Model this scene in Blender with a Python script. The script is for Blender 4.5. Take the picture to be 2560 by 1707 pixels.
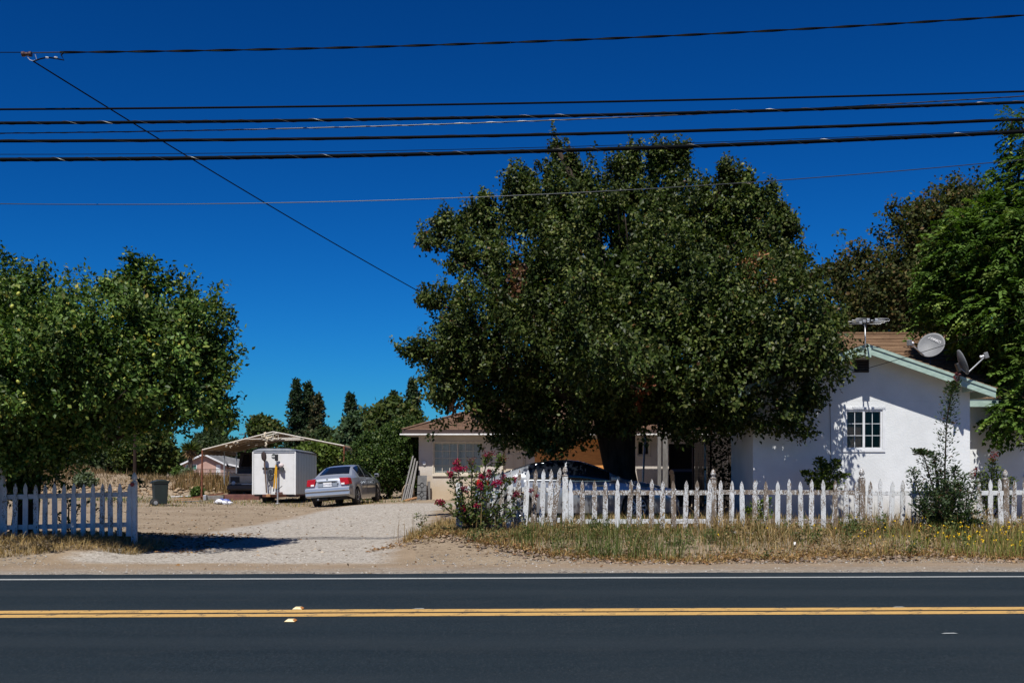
import bpy, math, random
import numpy as np
from mathutils import Vector, Matrix

random.seed(7)
RNG = np.random.default_rng(11)
for o in list(bpy.data.objects):
    bpy.data.objects.remove(o)
SC = bpy.context.scene
COL = SC.collection
R = math.radians

# ------------------------------------------------------------------ camera
F_PX, CX, HOR, EYE = 2700.0, 1280.0, 1155.0, 1.6      # photo is 2560 wide
cam_d = bpy.data.cameras.new('camera')
cam = bpy.data.objects.new('camera', cam_d)
COL.objects.link(cam)
cam.location = (0, 0, EYE)
cam.rotation_euler = (R(90), 0, 0)
cam_d.sensor_width = 36.0
cam_d.lens = 36.0 * F_PX / 2560.0
cam_d.shift_y = (HOR - 853.5) / 2560.0
cam_d.clip_end = 4000
SC.camera = cam

# ------------------------------------------------------------------ sky and sun
SUN_DIR = Vector((-0.15, -0.57, 1.0)).normalized()      # towards the sun
elev = math.asin(SUN_DIR.z)
azim = math.atan2(SUN_DIR.x, SUN_DIR.y)
W = bpy.data.worlds.new('World')
SC.world = W
W.use_nodes = True
wn, wl = W.node_tree.nodes, W.node_tree.links
wn.clear()
sky = wn.new('ShaderNodeTexSky')
sky.sky_type = 'NISHITA'
sky.sun_disc = False
sky.sun_elevation = elev
sky.sun_rotation = azim
sky.altitude = 0
sky.air_density = 1.0
sky.dust_density = 0.0
sky.ozone_density = 3.0
gam = wn.new('ShaderNodeGamma'); gam.inputs['Gamma'].default_value = 1.5
tint = wn.new('ShaderNodeMix'); tint.data_type = 'RGBA'; tint.blend_type = 'MULTIPLY'
tint.inputs['Factor'].default_value = 1.0
tint.inputs['B'].default_value = (0.30 * .075, 0.62 * .075, 1.0 * .075, 1)
bg = wn.new('ShaderNodeBackground')
bg.inputs['Strength'].default_value = 0.1
wo = wn.new('ShaderNodeOutputWorld')
deep = wn.new('ShaderNodeMix'); deep.data_type = 'RGBA'; deep.blend_type = 'MULTIPLY'
deep.inputs['Factor'].default_value = 1.0
deep.inputs['B'].default_value = (30.0, 11.7, 11.2, 1)
wl.new(sky.outputs['Color'], tint.inputs['A'])
wl.new(tint.outputs['Result'], gam.inputs['Color'])
sepw = wn.new('ShaderNodeSeparateColor'); comw = wn.new('ShaderNodeCombineColor')
redp = wn.new('ShaderNodeMath'); redp.operation = 'POWER'; redp.inputs[1].default_value = 2.3
wl.new(tint.outputs['Result'], sepw.inputs[0]); wl.new(sepw.outputs[0], redp.inputs[0])
sepg = wn.new('ShaderNodeSeparateColor'); wl.new(gam.outputs['Color'], sepg.inputs[0])
wl.new(redp.outputs[0], comw.inputs[0]); wl.new(sepg.outputs[1], comw.inputs[1]); wl.new(sepg.outputs[2], comw.inputs[2])
wl.new(comw.outputs[0], deep.inputs['A'])
wl.new(deep.outputs['Result'], bg.inputs['Color'])
wl.new(bg.outputs['Background'], wo.inputs['Surface'])

sun_d = bpy.data.lights.new('sun', 'SUN')
sun_d.energy = 5.0
sun_d.angle = R(0.55)
sun_d.color = (1.0, 0.965, 0.91)
sun = bpy.data.objects.new('sun', sun_d)
COL.objects.link(sun)
sun.rotation_euler = (-SUN_DIR).to_track_quat('-Z', 'Y').to_euler()
sun.location = (-10, -30, 60)

SC.view_settings.view_transform = 'Standard'
SC.view_settings.look = 'None'
SC.view_settings.exposure = 0.4
SC.view_settings.gamma = 1.0
SC.view_settings.use_curve_mapping = False
SC.cycles.max_bounces = 6
SC.cycles.transparent_max_bounces = 6

# ------------------------------------------------------------------ helpers
def P(px, py, d):
    return np.array([(px - CX) / F_PX * d, d, EYE + (HOR - py) / F_PX * d])

def sm(a, b, x):
    t = np.clip((x - a) / (b - a), 0, 1)
    return t * t * (3 - 2 * t)

WORLD = set()
def thing(name, label, cat, loc=(0, 0, 0), rotz=0.0, group=None, local=False):
    o = bpy.data.objects.new(name, None)
    COL.objects.link(o)
    o.empty_display_size = 0.2
    o.location = loc
    o.rotation_euler = (0, 0, rotz)
    o['label'] = label
    o['category'] = cat
    if group: o['group'] = group
    if not local: WORLD.add(o.name)
    return o

def tag(o, label, cat, group=None):
    o['label'] = label
    o['category'] = cat
    if group: o['group'] = group
    return o

def link(name, me, m, parent=None):
    o = bpy.data.objects.new(name, me)
    COL.objects.link(o)
    if m is not None and not me.materials:
        me.materials.append(m)
    if parent is not None:
        o.parent = parent
        top = parent
        while top.parent is not None: top = top.parent
        if top.name in WORLD and parent is top:
            o.matrix_parent_inverse = Matrix.Translation(parent.location).inverted()
    return o

def np_mesh(name, v, tris, col=None, smooth=False):
    v = np.asarray(v, np.float32); tris = np.asarray(tris, np.int32)
    me = bpy.data.meshes.new(name)
    k = tris.shape[1]
    me.vertices.add(len(v)); me.vertices.foreach_set('co', v.ravel())
    me.loops.add(tris.size); me.loops.foreach_set('vertex_index', tris.ravel())
    me.polygons.add(len(tris))
    me.polygons.foreach_set('loop_start', np.arange(0, tris.size, k, dtype=np.int32))
    me.polygons.foreach_set('loop_total', np.full(len(tris), k, np.int32))
    if smooth: me.polygons.foreach_set('use_smooth', np.ones(len(tris), bool))
    if col is not None:
        a = me.color_attributes.new('Col', 'FLOAT_COLOR', 'POINT')
        c = np.ones((len(v), 4), np.float32); c[:, :3] = col
        a.data.foreach_set('color', c.ravel())
    me.update(calc_edges=True)
    return me

class MB:
    def __init__(s): s.v = []; s.f = []
    def add(s, vs, fs):
        n = len(s.v)
        s.v += [tuple(map(float, p)) for p in vs]
        s.f += [tuple(i + n for i in f) for f in fs]
        return s
    def box(s, x0, x1, y0, y1, z0, z1, M=None):
        vs = [(x, y, z) for z in (z0, z1) for y in (y0, y1) for x in (x0, x1)]
        if M is not None: vs = [tuple(M @ Vector(p)) for p in vs]
        return s.add(vs, [(0, 2, 3, 1), (4, 5, 7, 6), (0, 1, 5, 4), (2, 6, 7, 3), (0, 4, 6, 2), (1, 3, 7, 5)])
    def bar(s, p0, p1, w, h):
        p0, p1 = Vector(p0), Vector(p1); d = p1 - p0
        q = d.to_track_quat('X', 'Z').to_matrix().to_4x4()
        return s.box(0, d.length, -w / 2, w / 2, -h / 2, h / 2, Matrix.Translation(p0) @ q)
    def tube(s, pts, rad, n=8, cap=True):
        pts = [Vector(p) for p in pts]
        if not hasattr(rad, '__len__'): rad = [rad] * len(pts)
        vs, fs = [], []
        u = None
        for i, p in enumerate(pts):
            d = (pts[min(i + 1, len(pts) - 1)] - pts[max(i - 1, 0)])
            d = d.normalized() if d.length > 1e-9 else Vector((0, 0, 1))
            if u is None:
                u = d.orthogonal().normalized()
            else:
                u = (u - d * u.dot(d))
                u = u.normalized() if u.length > 1e-6 else d.orthogonal().normalized()
            w = d.cross(u)
            for k in range(n):
                a = 2 * math.pi * k / n
                vs.append(p + (u * math.cos(a) + w * math.sin(a)) * rad[i])
        for i in range(len(pts) - 1):
            for k in range(n):
                a, b = i * n + k, i * n + (k + 1) % n
                fs.append((a, b, b + n, a + n))
        if cap:
            fs.append(tuple(range(n - 1, -1, -1)))
            m = (len(pts) - 1) * n
            fs.append(tuple(range(m, m + n)))
        return s.add(vs, fs)
    def prism(s, poly, ax, a0, a1):
        """poly: 2-D points, extruded along axis ax ('x','y','z') from a0 to a1"""
        def mk(p, a):
            return {'x': (a, p[0], p[1]), 'y': (p[0], a, p[1]), 'z': (p[0], p[1], a)}[ax]
        n = len(poly)
        vs = [mk(p, a0) for p in poly] + [mk(p, a1) for p in poly]
        fs = [tuple(range(n - 1, -1, -1)), tuple(range(n, 2 * n))]
        fs += [(i, (i + 1) % n, (i + 1) % n + n, i + n) for i in range(n)]
        return s.add(vs, fs)
    def lathe(s, prof, M=None, n=20):
        """prof: (r, z) pairs revolved about local z"""
        vs, fs = [], []
        for r, z in prof:
            for k in range(n):
                a = 2 * math.pi * k / n
                p = Vector((r * math.cos(a), r * math.sin(a), z))
                vs.append(M @ p if M is not None else p)
        for i in range(len(prof) - 1):
            for k in range(n):
                a, b = i * n + k, i * n + (k + 1) % n
                fs.append((a, b, b + n, a + n))
        fs.append(tuple(range(n - 1, -1, -1)))
        m = (len(prof) - 1) * n
        fs.append(tuple(range(m, m + n)))
        return s.add(vs, fs)
    def mesh(s, name, smooth=False):
        me = bpy.data.meshes.new(name)
        me.from_pydata(s.v, [], s.f)
        me.update()
        if smooth:
            me.polygons.foreach_set('use_smooth', np.ones(len(me.polygons), bool))
        return me
    def build(s, name, m, parent=None, smooth=False, bevel=0.0, fix=True):
        me = s.mesh(name, smooth)
        if fix:
            import bmesh
            bm = bmesh.new(); bm.from_mesh(me)
            bmesh.ops.recalc_face_normals(bm, faces=bm.faces)
            bm.to_mesh(me); bm.free()
        o = link(name, me, m, parent)
        if bevel > 0:
            b = o.modifiers.new('bevel', 'BEVEL'); b.width = bevel; b.segments = 2
            b.limit_method = 'ANGLE'; b.angle_limit = R(40)
        return o

def box(x0, x1, y0, y1, z0, z1): return MB().box(x0, x1, y0, y1, z0, z1)

# ------------------------------------------------------------------ materials
def C4(c): return (c[0], c[1], c[2], 1.0)

def nodemat(name):
    m = bpy.data.materials.new(name); m.use_nodes = True
    nt = m.node_tree; b = nt.nodes['Principled BSDF']
    return m, nt, nt.nodes, nt.links, b

def noise(nt, vec, scale, detail=4, rough=0.6):
    n = nt.nodes.new('ShaderNodeTexNoise')
    n.inputs['Scale'].default_value = scale
    n.inputs['Detail'].default_value = detail
    n.inputs['Roughness'].default_value = rough
    if vec is not None: nt.links.new(vec, n.inputs['Vector'])
    return n.outputs['Fac']

def ramp(nt, fac, stops):
    r = nt.nodes.new('ShaderNodeValToRGB')
    el = r.color_ramp.elements
    while len(el) < len(stops): el.new(0.5)
    for e, (p, c) in zip(el, stops):
        e.position = p; e.color = C4(c) if len(c) == 3 else c
    nt.links.new(fac, r.inputs['Fac'])
    return r.outputs['Color']

def mixc(nt, fac, a, b, mode='MIX'):
    n = nt.nodes.new('ShaderNodeMix'); n.data_type = 'RGBA'; n.blend_type = mode
    for sock, val in ((n.inputs['Factor'], fac), (n.inputs['A'], a), (n.inputs['B'], b)):
        if isinstance(val, bpy.types.NodeSocket): nt.links.new(val, sock)
        elif isinstance(val, (int, float)): sock.default_value = val
        else: sock.default_value = C4(val)
    return n.outputs['Result']

def mathn(nt, op, a, b=0.5):
    n = nt.nodes.new('ShaderNodeMath'); n.operation = op
    for sock, val in ((n.inputs[0], a), (n.inputs[1], b)):
        if isinstance(val, bpy.types.NodeSocket): nt.links.new(val, sock)
        else: sock.default_value = val
    return n.outputs[0]

def posvec(nt, scale=(1, 1, 1), obj=False, rand=False):
    if obj:
        src = nt.nodes.new('ShaderNodeTexCoord').outputs['Object']
    else:
        src = nt.nodes.new('ShaderNodeNewGeometry').outputs['Position']
    if rand:
        oi = nt.nodes.new('ShaderNodeObjectInfo')
        c = nt.nodes.new('ShaderNodeCombineXYZ')
        k = mathn(nt, 'MULTIPLY', oi.outputs['Random'], 40.0)
        for i in range(3): nt.links.new(k, c.inputs[i])
        ad = nt.nodes.new('ShaderNodeVectorMath'); ad.operation = 'ADD'
        nt.links.new(src, ad.inputs[0]); nt.links.new(c.outputs[0], ad.inputs[1])
        src = ad.outputs[0]
    mp = nt.nodes.new('ShaderNodeMapping')
    mp.inputs['Scale'].default_value = scale
    nt.links.new(src, mp.inputs['Vector'])
    return mp.outputs['Vector']

def bump(nt, b, h, strength=0.3, dist=0.02):
    n = nt.nodes.new('ShaderNodeBump')
    n.inputs['Strength'].default_value = strength
    n.inputs['Distance'].default_value = dist
    nt.links.new(h, n.inputs['Height'])
    nt.links.new(n.outputs['Normal'], b.inputs['Normal'])

def pmat(name, col, rough=0.6, metal=0.0, col2=None, vs=6.0, bs=0, bstr=0.3, bdist=0.01, coat=0.0, spec=0.5, obj=False, vscale=(1, 1, 1), lo=0.35, hi=0.65):
    m, nt, N, L, b = nodemat(name)
    b.inputs['Roughness'].default_value = rough
    b.inputs['Metallic'].default_value = metal
    b.inputs['Specular IOR Level'].default_value = spec
    b.inputs['Coat Weight'].default_value = coat
    if col2 is None: col2 = tuple(c * 0.82 for c in col)
    v = posvec(nt, vscale, obj=obj)
    f = noise(nt, v, vs, 6, 0.65)
    L.new(ramp(nt, f, [(lo, col2), (hi, col)]), b.inputs['Base Color'])
    if bs: bump(nt, b, noise(nt, v, bs, 5, 0.7), bstr, bdist)
    return m

M = {}
def leafmat(name, rough=0.42, trans=0.22, spec=0.5, tcol=(1.3, 1.5, 0.5)):
    m, nt, N, L, b = nodemat(name)
    at = N.new('ShaderNodeAttribute'); at.attribute_name = 'Col'
    b.inputs['Roughness'].default_value = rough
    b.inputs['Specular IOR Level'].default_value = spec
    L.new(at.outputs['Color'], b.inputs['Base Color'])
    tr = N.new('ShaderNodeBsdfTranslucent')
    tc = mixc(nt, 1.0, at.outputs['Color'], tcol, 'MULTIPLY')
    L.new(tc, tr.inputs['Color'])
    mx = N.new('ShaderNodeMixShader'); mx.inputs[0].default_value = trans
    L.new(b.outputs[0], mx.inputs[1]); L.new(tr.outputs[0], mx.inputs[2])
    L.new(mx.outputs[0], N['Material Output'].inputs['Surface'])
    return m
M['leaf'] = leafmat('leaf', 0.55, 0.24, 0.12)
M['gloss_leaf'] = leafmat('gloss_leaf', 0.42, 0.18, 0.12)
M['dry_blade'] = leafmat('dry_blade', 0.7, 0.2, 0.2, (1.15, 1.1, .9))
M['petal'] = leafmat('petal', 0.6, 0.25, 0.15, (1.1, 1.0, 1.1))
M['bark'] = pmat('bark', (0.05, 0.038, 0.03), 0.95, spec=.1, col2=(0.02, 0.015, 0.012), vs=9, bs=14, bstr=0.8, bdist=0.05, vscale=(1, 1, 0.25))
M['far_bark'] = pmat('far_bark', (0.09, 0.065, 0.05), 0.9)

def stucco(name, col, col2, stain=None):
    m, nt, N, L, b = nodemat(name)
    b.inputs['Roughness'].default_value = 0.85
    b.inputs['Specular IOR Level'].default_value = 0.25
    v = posvec(nt)
    c = ramp(nt, noise(nt, v, 1.3, 6, 0.6), [(0.35, col2), (0.62, col)])
    c = mixc(nt, ramp(nt, noise(nt, v, 30, 4, 0.6), [(0.45, (0, 0, 0)), (0.75, (0.35, 0.35, 0.35))]), c, tuple(k * 0.8 for k in col))
    if stain:
        sep = N.new('ShaderNodeSeparateXYZ'); L.new(v, sep.inputs[0])
        h = mathn(nt, 'ADD', sep.outputs['Z'], mathn(nt, 'MULTIPLY', noise(nt, v, 2.5, 4), -0.9))
        c = mixc(nt, ramp(nt, h, [(stain[0], (0.55, 0.55, 0.55)), (stain[1], (0, 0, 0))]), c, stain[2])
    L.new(c, b.inputs['Base Color'])
    vo = N.new('ShaderNodeTexVoronoi'); vo.inputs['Scale'].default_value = 26
    L.new(v, vo.inputs['Vector'])
    h = mathn(nt, 'ADD', noise(nt, v, 45, 6, 0.7), mathn(nt, 'MULTIPLY', vo.outputs['Distance'], 0.5))
    bump(nt, b, h, 0.35, 0.012)
    return m
M['stucco_white'] = stucco('stucco_white', (0.68, 0.695, 0.695), (0.60, 0.615, 0.615), (0.0, 0.55, (0.33, 0.29, 0.22)))
M['stucco_cream'] = stucco('stucco_cream', (0.52, 0.475, 0.42), (0.44, 0.40, 0.35), (0.05, 0.85, (0.40, 0.27, 0.12)))
M['stucco_pink'] = stucco('stucco_pink', (0.45, 0.29, 0.24), (0.36, 0.23, 0.19))
M['mint_trim'] = pmat('mint_trim', (0.36, 0.47, 0.40), 0.6, col2=(0.25, 0.34, 0.29), vs=14, bs=30, vscale=(0.4, 0.4, 1))
M['white_trim'] = pmat('white_trim', (0.74, 0.74, 0.72), 0.5, col2=(0.58, 0.57, 0.54), vs=8)
M['cream_trim'] = pmat('cream_trim', (0.60, 0.54, 0.44), 0.55, col2=(0.48, 0.42, 0.33), vs=8)
M['vinyl'] = pmat('vinyl', (0.68, 0.69, 0.70), 0.35, col2=(0.60, 0.61, 0.62), vs=5)
M['dark_brown_trim'] = pmat('dark_brown_trim', (0.045, 0.025, 0.02), 0.6)
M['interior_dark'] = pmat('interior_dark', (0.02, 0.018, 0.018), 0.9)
M['curtain'] = pmat('curtain', (0.72, 0.71, 0.68), 0.9, col2=(0.48, 0.475, 0.45), vs=4, vscale=(6, 6, 0.1))
M['brown_blind'] = pmat('brown_blind', (0.11, 0.07, 0.055), 0.8, col2=(0.06, 0.04, 0.035), vs=5, vscale=(1, 1, 6))
M['door_cream'] = pmat('door_cream', (0.55, 0.47, 0.36), 0.5, col2=(0.48, 0.41, 0.31), vs=6)
M['plywood'] = pmat('plywood', (0.66, 0.30, 0.08), 0.75, col2=(0.50, 0.20, 0.05), vs=9, vscale=(0.5, 1, 3), bs=40)
M['metal_grey'] = pmat('metal_grey', (0.35, 0.36, 0.37), 0.4, 0.8, vs=10)
M['galv'] = pmat('galv', (0.45, 0.46, 0.47), 0.45, 0.6, vs=12)
M['rust'] = pmat('rust', (0.20, 0.06, 0.025), 0.85, col2=(0.09, 0.03, 0.016), vs=12, bs=40)
M['black'] = pmat('black', (0.012, 0.012, 0.013), 0.5)
M['rubber'] = pmat('rubber', (0.018, 0.018, 0.018), 0.8, col2=(0.035, 0.032, 0.028), vs=8)
M['chrome'] = pmat('chrome', (0.7, 0.7, 0.7), 0.12, 1.0, col2=(0.65, 0.65, 0.66))
M['wood_grey'] = pmat('wood_grey', (0.20, 0.19, 0.18), 0.85, col2=(0.10, 0.092, 0.085), vs=6, vscale=(6, 6, 0.6), bs=20)
M['wood_tan'] = pmat('wood_tan', (0.38, 0.20, 0.09), 0.8, col2=(0.25, 0.12, 0.05), vs=6)
M['wood_red'] = pmat('wood_red', (0.14, 0.055, 0.04), 0.8, col2=(0.08, 0.03, 0.025), vs=5)

def glassmat(name, col=(0.02, 0.022, 0.025), rough=0.04):
    m, nt, N, L, b = nodemat(name)
    b.inputs['Base Color'].default_value = C4(col)
    b.inputs['Roughness'].default_value = rough
    b.inputs['Specular IOR Level'].default_value = 0.6
    return m
M['car_glass'] = glassmat('car_glass', (0.006, 0.008, 0.012))
def clearglass(name):
    m, nt, N, L, b = nodemat(name)
    tr = N.new('ShaderNodeBsdfTransparent'); tr.inputs['Color'].default_value = (0.90, 0.92, 0.92, 1)
    gl = N.new('ShaderNodeBsdfGlossy'); gl.inputs['Roughness'].default_value = 0.03
    fr = N.new('ShaderNodeFresnel'); fr.inputs['IOR'].default_value = 1.38
    mx = N.new('ShaderNodeMixShader')
    L.new(mathn(nt, 'MULTIPLY', fr.outputs[0], 0.6), mx.inputs[0]); L.new(tr.outputs[0], mx.inputs[1]); L.new(gl.outputs[0], mx.inputs[2])
    L.new(mx.outputs[0], N['Material Output'].inputs['Surface'])
    return m
M['pane'] = clearglass('pane')

def shinglemat(name, c1, c2, c3):
    m, nt, N, L, b = nodemat(name)
    b.inputs['Roughness'].default_value = 0.95
    b.inputs['Specular IOR Level'].default_value = 0.15
    v = posvec(nt, (1, 1, 1), rand=True)
    br = N.new('ShaderNodeTexVoronoi'); br.inputs['Scale'].default_value = 3.2
    v2 = posvec(nt, (1, 0.4, 0.4), rand=True)
    L.new(v2, br.inputs['Vector'])
    sep = N.new('ShaderNodeSeparateColor'); L.new(br.outputs['Color'], sep.inputs[0])
    c = ramp(nt, sep.outputs[0], [(0.1, c2), (0.9, c1)])
    c = mixc(nt, ramp(nt, noise(nt, v, 28, 4), [(0.42, (0, 0, 0)), (0.7, (0.8, 0.8, 0.8))]), c, c3)
    L.new(c, b.inputs['Base Color'])
    bump(nt, b, noise(nt, v, 70, 4), 0.5, 0.01)
    return m
M['shingle_brown'] = shinglemat('shingle_brown', (0.225, 0.14, 0.092), (0.165, 0.10, 0.066), (0.10, 0.062, 0.043))
M['shingle_tan'] = shinglemat('shingle_tan', (0.255, 0.165, 0.10), (0.19, 0.12, 0.072), (0.11, 0.068, 0.043))
M['shingle_grey'] = shinglemat('shingle_grey', (0.17, 0.17, 0.17), (0.12, 0.12, 0.125), (0.08, 0.08, 0.085))

def picketmat(name, cover=0.5):
    m, nt, N, L, b = nodemat(name)
    b.inputs['Roughness'].default_value = 0.75
    b.inputs['Specular IOR Level'].default_value = 0.25
    v = posvec(nt, (1, 1, 0.32), obj=True, rand=True)
    v2 = posvec(nt, (1, 1, 0.7), obj=True, rand=True)
    oi = N.new('ShaderNodeObjectInfo')
    big = noise(nt, v, 16, 8, 0.78)
    fine = noise(nt, v2, 60, 4, 0.7)
    f = mathn(nt, 'ADD', mathn(nt, 'MULTIPLY', big, 0.5), mathn(nt, 'MULTIPLY', fine, 0.5))
    f = mathn(nt, 'ADD', f, mathn(nt, 'MULTIPLY', mathn(nt, 'SUBTRACT', oi.outputs['Random'], 0.5), 0.12))
    wood = ramp(nt, noise(nt, v, 40, 5, 0.7), [(0.3, (0.07, 0.05, 0.035)), (0.7, (0.23, 0.18, 0.135))])
    paint = ramp(nt, noise(nt, v2, 7, 4), [(0.3, (0.44, 0.45, 0.44)), (0.7, (0.60, 0.615, 0.625))])
    c = mixc(nt, ramp(nt, f, [(cover, (0, 0, 0)), (cover + 0.03, (1, 1, 1))]), wood, paint)
    L.new(c, b.inputs['Base Color'])
    bump(nt, b, f, 0.5, 0.008)
    return m
M['picket'] = picketmat('picket', 0.475)
M['picket_left'] = picketmat('picket_less_worn', 0.42)  # less of the paint worn off than on the right fence

# ------------------------------------------------------------------ terrain
ROAD_SLOPE = 0.028
def road_y(x, d0): return d0 + ROAD_SLOPE * x

def vn(x, y, s, seed):
    """cheap smooth noise from sines, about -1..1"""
    r = np.random.default_rng(seed)
    t = 0
    for k in range(5):
        a, b, c = r.uniform(-1, 1, 3)
        t = t + np.sin(x * s * (0.6 + k * 0.37) * math.cos(a * 3.1) + y * s * (0.6 + k * 0.37) * math.sin(a * 3.1) + c * 9)
    return t / 3.2

def gz(x, y):
    x = np.asarray(x, float); y = np.asarray(y, float)
    e = y - road_y(x, 15.55)                        # distance behind road edge
    z = np.zeros_like(x + y)
    right = sm(-2.6, -1.2, x)
    left = sm(-6.3, -7.6, x)
    strip = sm(1.6, 4.2, e) * (1 - sm(5.5, 8.5, e))
    z = z + right * (0.20 * sm(1.5, 4.5, e) + 0.16 * strip)
    z = z + left * (0.24 * sm(1.7, 3.6, e) * (1 - sm(5, 9, e)))
    z = z + (1 - right) * 0.19 * sm(-7.6, -3.0, x) * sm(8, 20, e)
    z = z + 0.015 * vn(x, y, 1.7, 3) * sm(0.3, 2.0, e)
    # dirt heaps on the lot
    for hx, hy, rx, ry, h in ((-17.6, 53, 3.2, 2.0, .52), (-15.2, 51.6, 1.6, 1.2, .5), (-21, 55, 3.5, 2.8, .75), (-13.2, 52.5, 1.6, 1.2, .42), (-24, 54, 3, 2, .7)):
        q = ((x - hx) / rx) ** 2 + ((y - hy) / ry) ** 2
        z = z + h * np.exp(-q) * (1 + 0.16 * vn(x, y, 3.5, 5))
    z = z - 0.75 * sm(60, 130, y)
    return z - 0.012 * (e < 0.0)

def grid_sheet(name, xs, ys, zf, m, kind='structure', colf=None):
    X, Y = np.meshgrid(xs, ys)
    Z = zf(X, Y)
    v = np.stack([X, Y, Z], -1).reshape(-1, 3)
    nx, ny = len(xs), len(ys)
    i = (np.arange(ny - 1)[:, None] * nx + np.arange(nx - 1)[None]).ravel()
    q = np.stack([i, i + 1, i + 1 + nx, i + nx], -1)
    me = np_mesh(name, v, q, smooth=True, col=(colf(X, Y).reshape(-1, 3) if colf is not None else None))
    o = link(name, me, m)
    o['kind'] = kind
    return o

def dirtmat():
    m, nt, N, L, b = nodemat('dirt')
    b.inputs['Roughness'].default_value = 0.95
    b.inputs['Specular IOR Level'].default_value = 0.15
    v = posvec(nt)
    v2 = posvec(nt, (0.35, 1.0, 1.0))
    c = ramp(nt, noise(nt, v2, 0.55, 7, 0.62), [(0.32, (0.195, 0.147, 0.098)), (0.5, (0.252, 0.196, 0.134)), (0.68, (0.29, 0.233, 0.167))])
    c = mixc(nt, ramp(nt, noise(nt, posvec(nt, (.5, 1, 1)), 2.6, 7, 0.75), [(0.46, (0, 0, 0)), (0.68, (0.65, 0.65, 0.65))]), c, (0.155, 0.112, 0.075))
    c = mixc(nt, ramp(nt, noise(nt, v, 11, 6, 0.8), [(0.48, (0, 0, 0)), (0.68, (0.75, 0.75, 0.75))]), c, (0.14, 0.10, 0.064))
    c = mixc(nt, ramp(nt, noise(nt, v, 7, 6, 0.8), [(0.36, (.7, .7, .7)), (0.46, (0, 0, 0))]), c, (0.31, 0.255, 0.19))
    c = mixc(nt, ramp(nt, noise(nt, v, 55, 3, 0.7), [(0.6, (0, 0, 0)), (0.7, (0.7, 0.7, 0.7))]), c, (0.33, 0.29, 0.24))
    L.new(c, b.inputs['Base Color'])
    bump(nt, b, noise(nt, v, 14, 8, 0.75), 0.7, 0.05)
    return m
M['dirt'] = dirtmat()

def gravelmat(name, ca, cb, cdark, dirt, mul=1.0):
    m, nt, N, L, b = nodemat(name)
    b.inputs['Roughness'].default_value = 0.92
    b.inputs['Specular IOR Level'].default_value = 0.2
    v = posvec(nt)
    at = N.new('ShaderNodeAttribute'); at.attribute_name = 'Col'
    sep = N.new('ShaderNodeSeparateColor'); L.new(at.outputs['Color'], sep.inputs[0])
    vo = N.new('ShaderNodeTexVoronoi'); vo.inputs['Scale'].default_value = 24
    L.new(v, vo.inputs['Vector'])
    s2 = N.new('ShaderNodeSeparateColor'); L.new(vo.outputs['Color'], s2.inputs[0])
    g = ramp(nt, s2.outputs[0], [(0.0, cdark), (0.18, cb), (0.75, ca), (1.0, tuple(min(1, k * 1.25) for k in ca))])
    d = ramp(nt, noise(nt, v, 1.2, 7, 0.65), [(0.35, tuple(k * 0.8 for k in dirt)), (0.65, dirt)])
    f = mathn(nt, 'ADD', sep.outputs[0], mathn(nt, 'MULTIPLY', mathn(nt, 'SUBTRACT', noise(nt, posvec(nt, (0.4, 1, 1)), 1.6, 7, 0.7), 0.5), 1.5))
    f = ramp(nt, f, [(0.3, (0, 0, 0)), (0.75, (mul, mul, mul))])
    L.new(mixc(nt, f, d, g), b.inputs['Base Color'])
    h = mathn(nt, 'ADD', vo.outputs['Distance'], noise(nt, v, 30, 5, 0.7))
    bump(nt, b, h, 0.7, 0.025)
    return m
M['drive_gravel'] = gravelmat('drive_gravel', (0.345, 0.317, 0.28), (0.275, 0.25, 0.215), (0.10, 0.08, 0.065), (0.25, 0.188, 0.125), 0.9)
M['shoulder_gravel'] = gravelmat('shoulder_gravel', (0.235, 0.21, 0.18), (0.19, 0.168, 0.14), (0.08, 0.072, 0.065), (0.25, 0.188, 0.128), 0.85)

xs = np.concatenate([np.linspace(-900, -60, 24), np.linspace(-55, -32, 14), np.arange(-30, 30.01, 0.3), np.linspace(32, 55, 14), np.linspace(60, 900, 24)])
ys = np.concatenate([np.linspace(-60, -8, 10), np.linspace(-5, 14.5, 24), np.arange(15, 62, 0.3), np.linspace(63, 140, 40), np.linspace(160, 1800, 24)])
ground = grid_sheet('ground', xs, ys, gz, M['dirt'])

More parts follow.
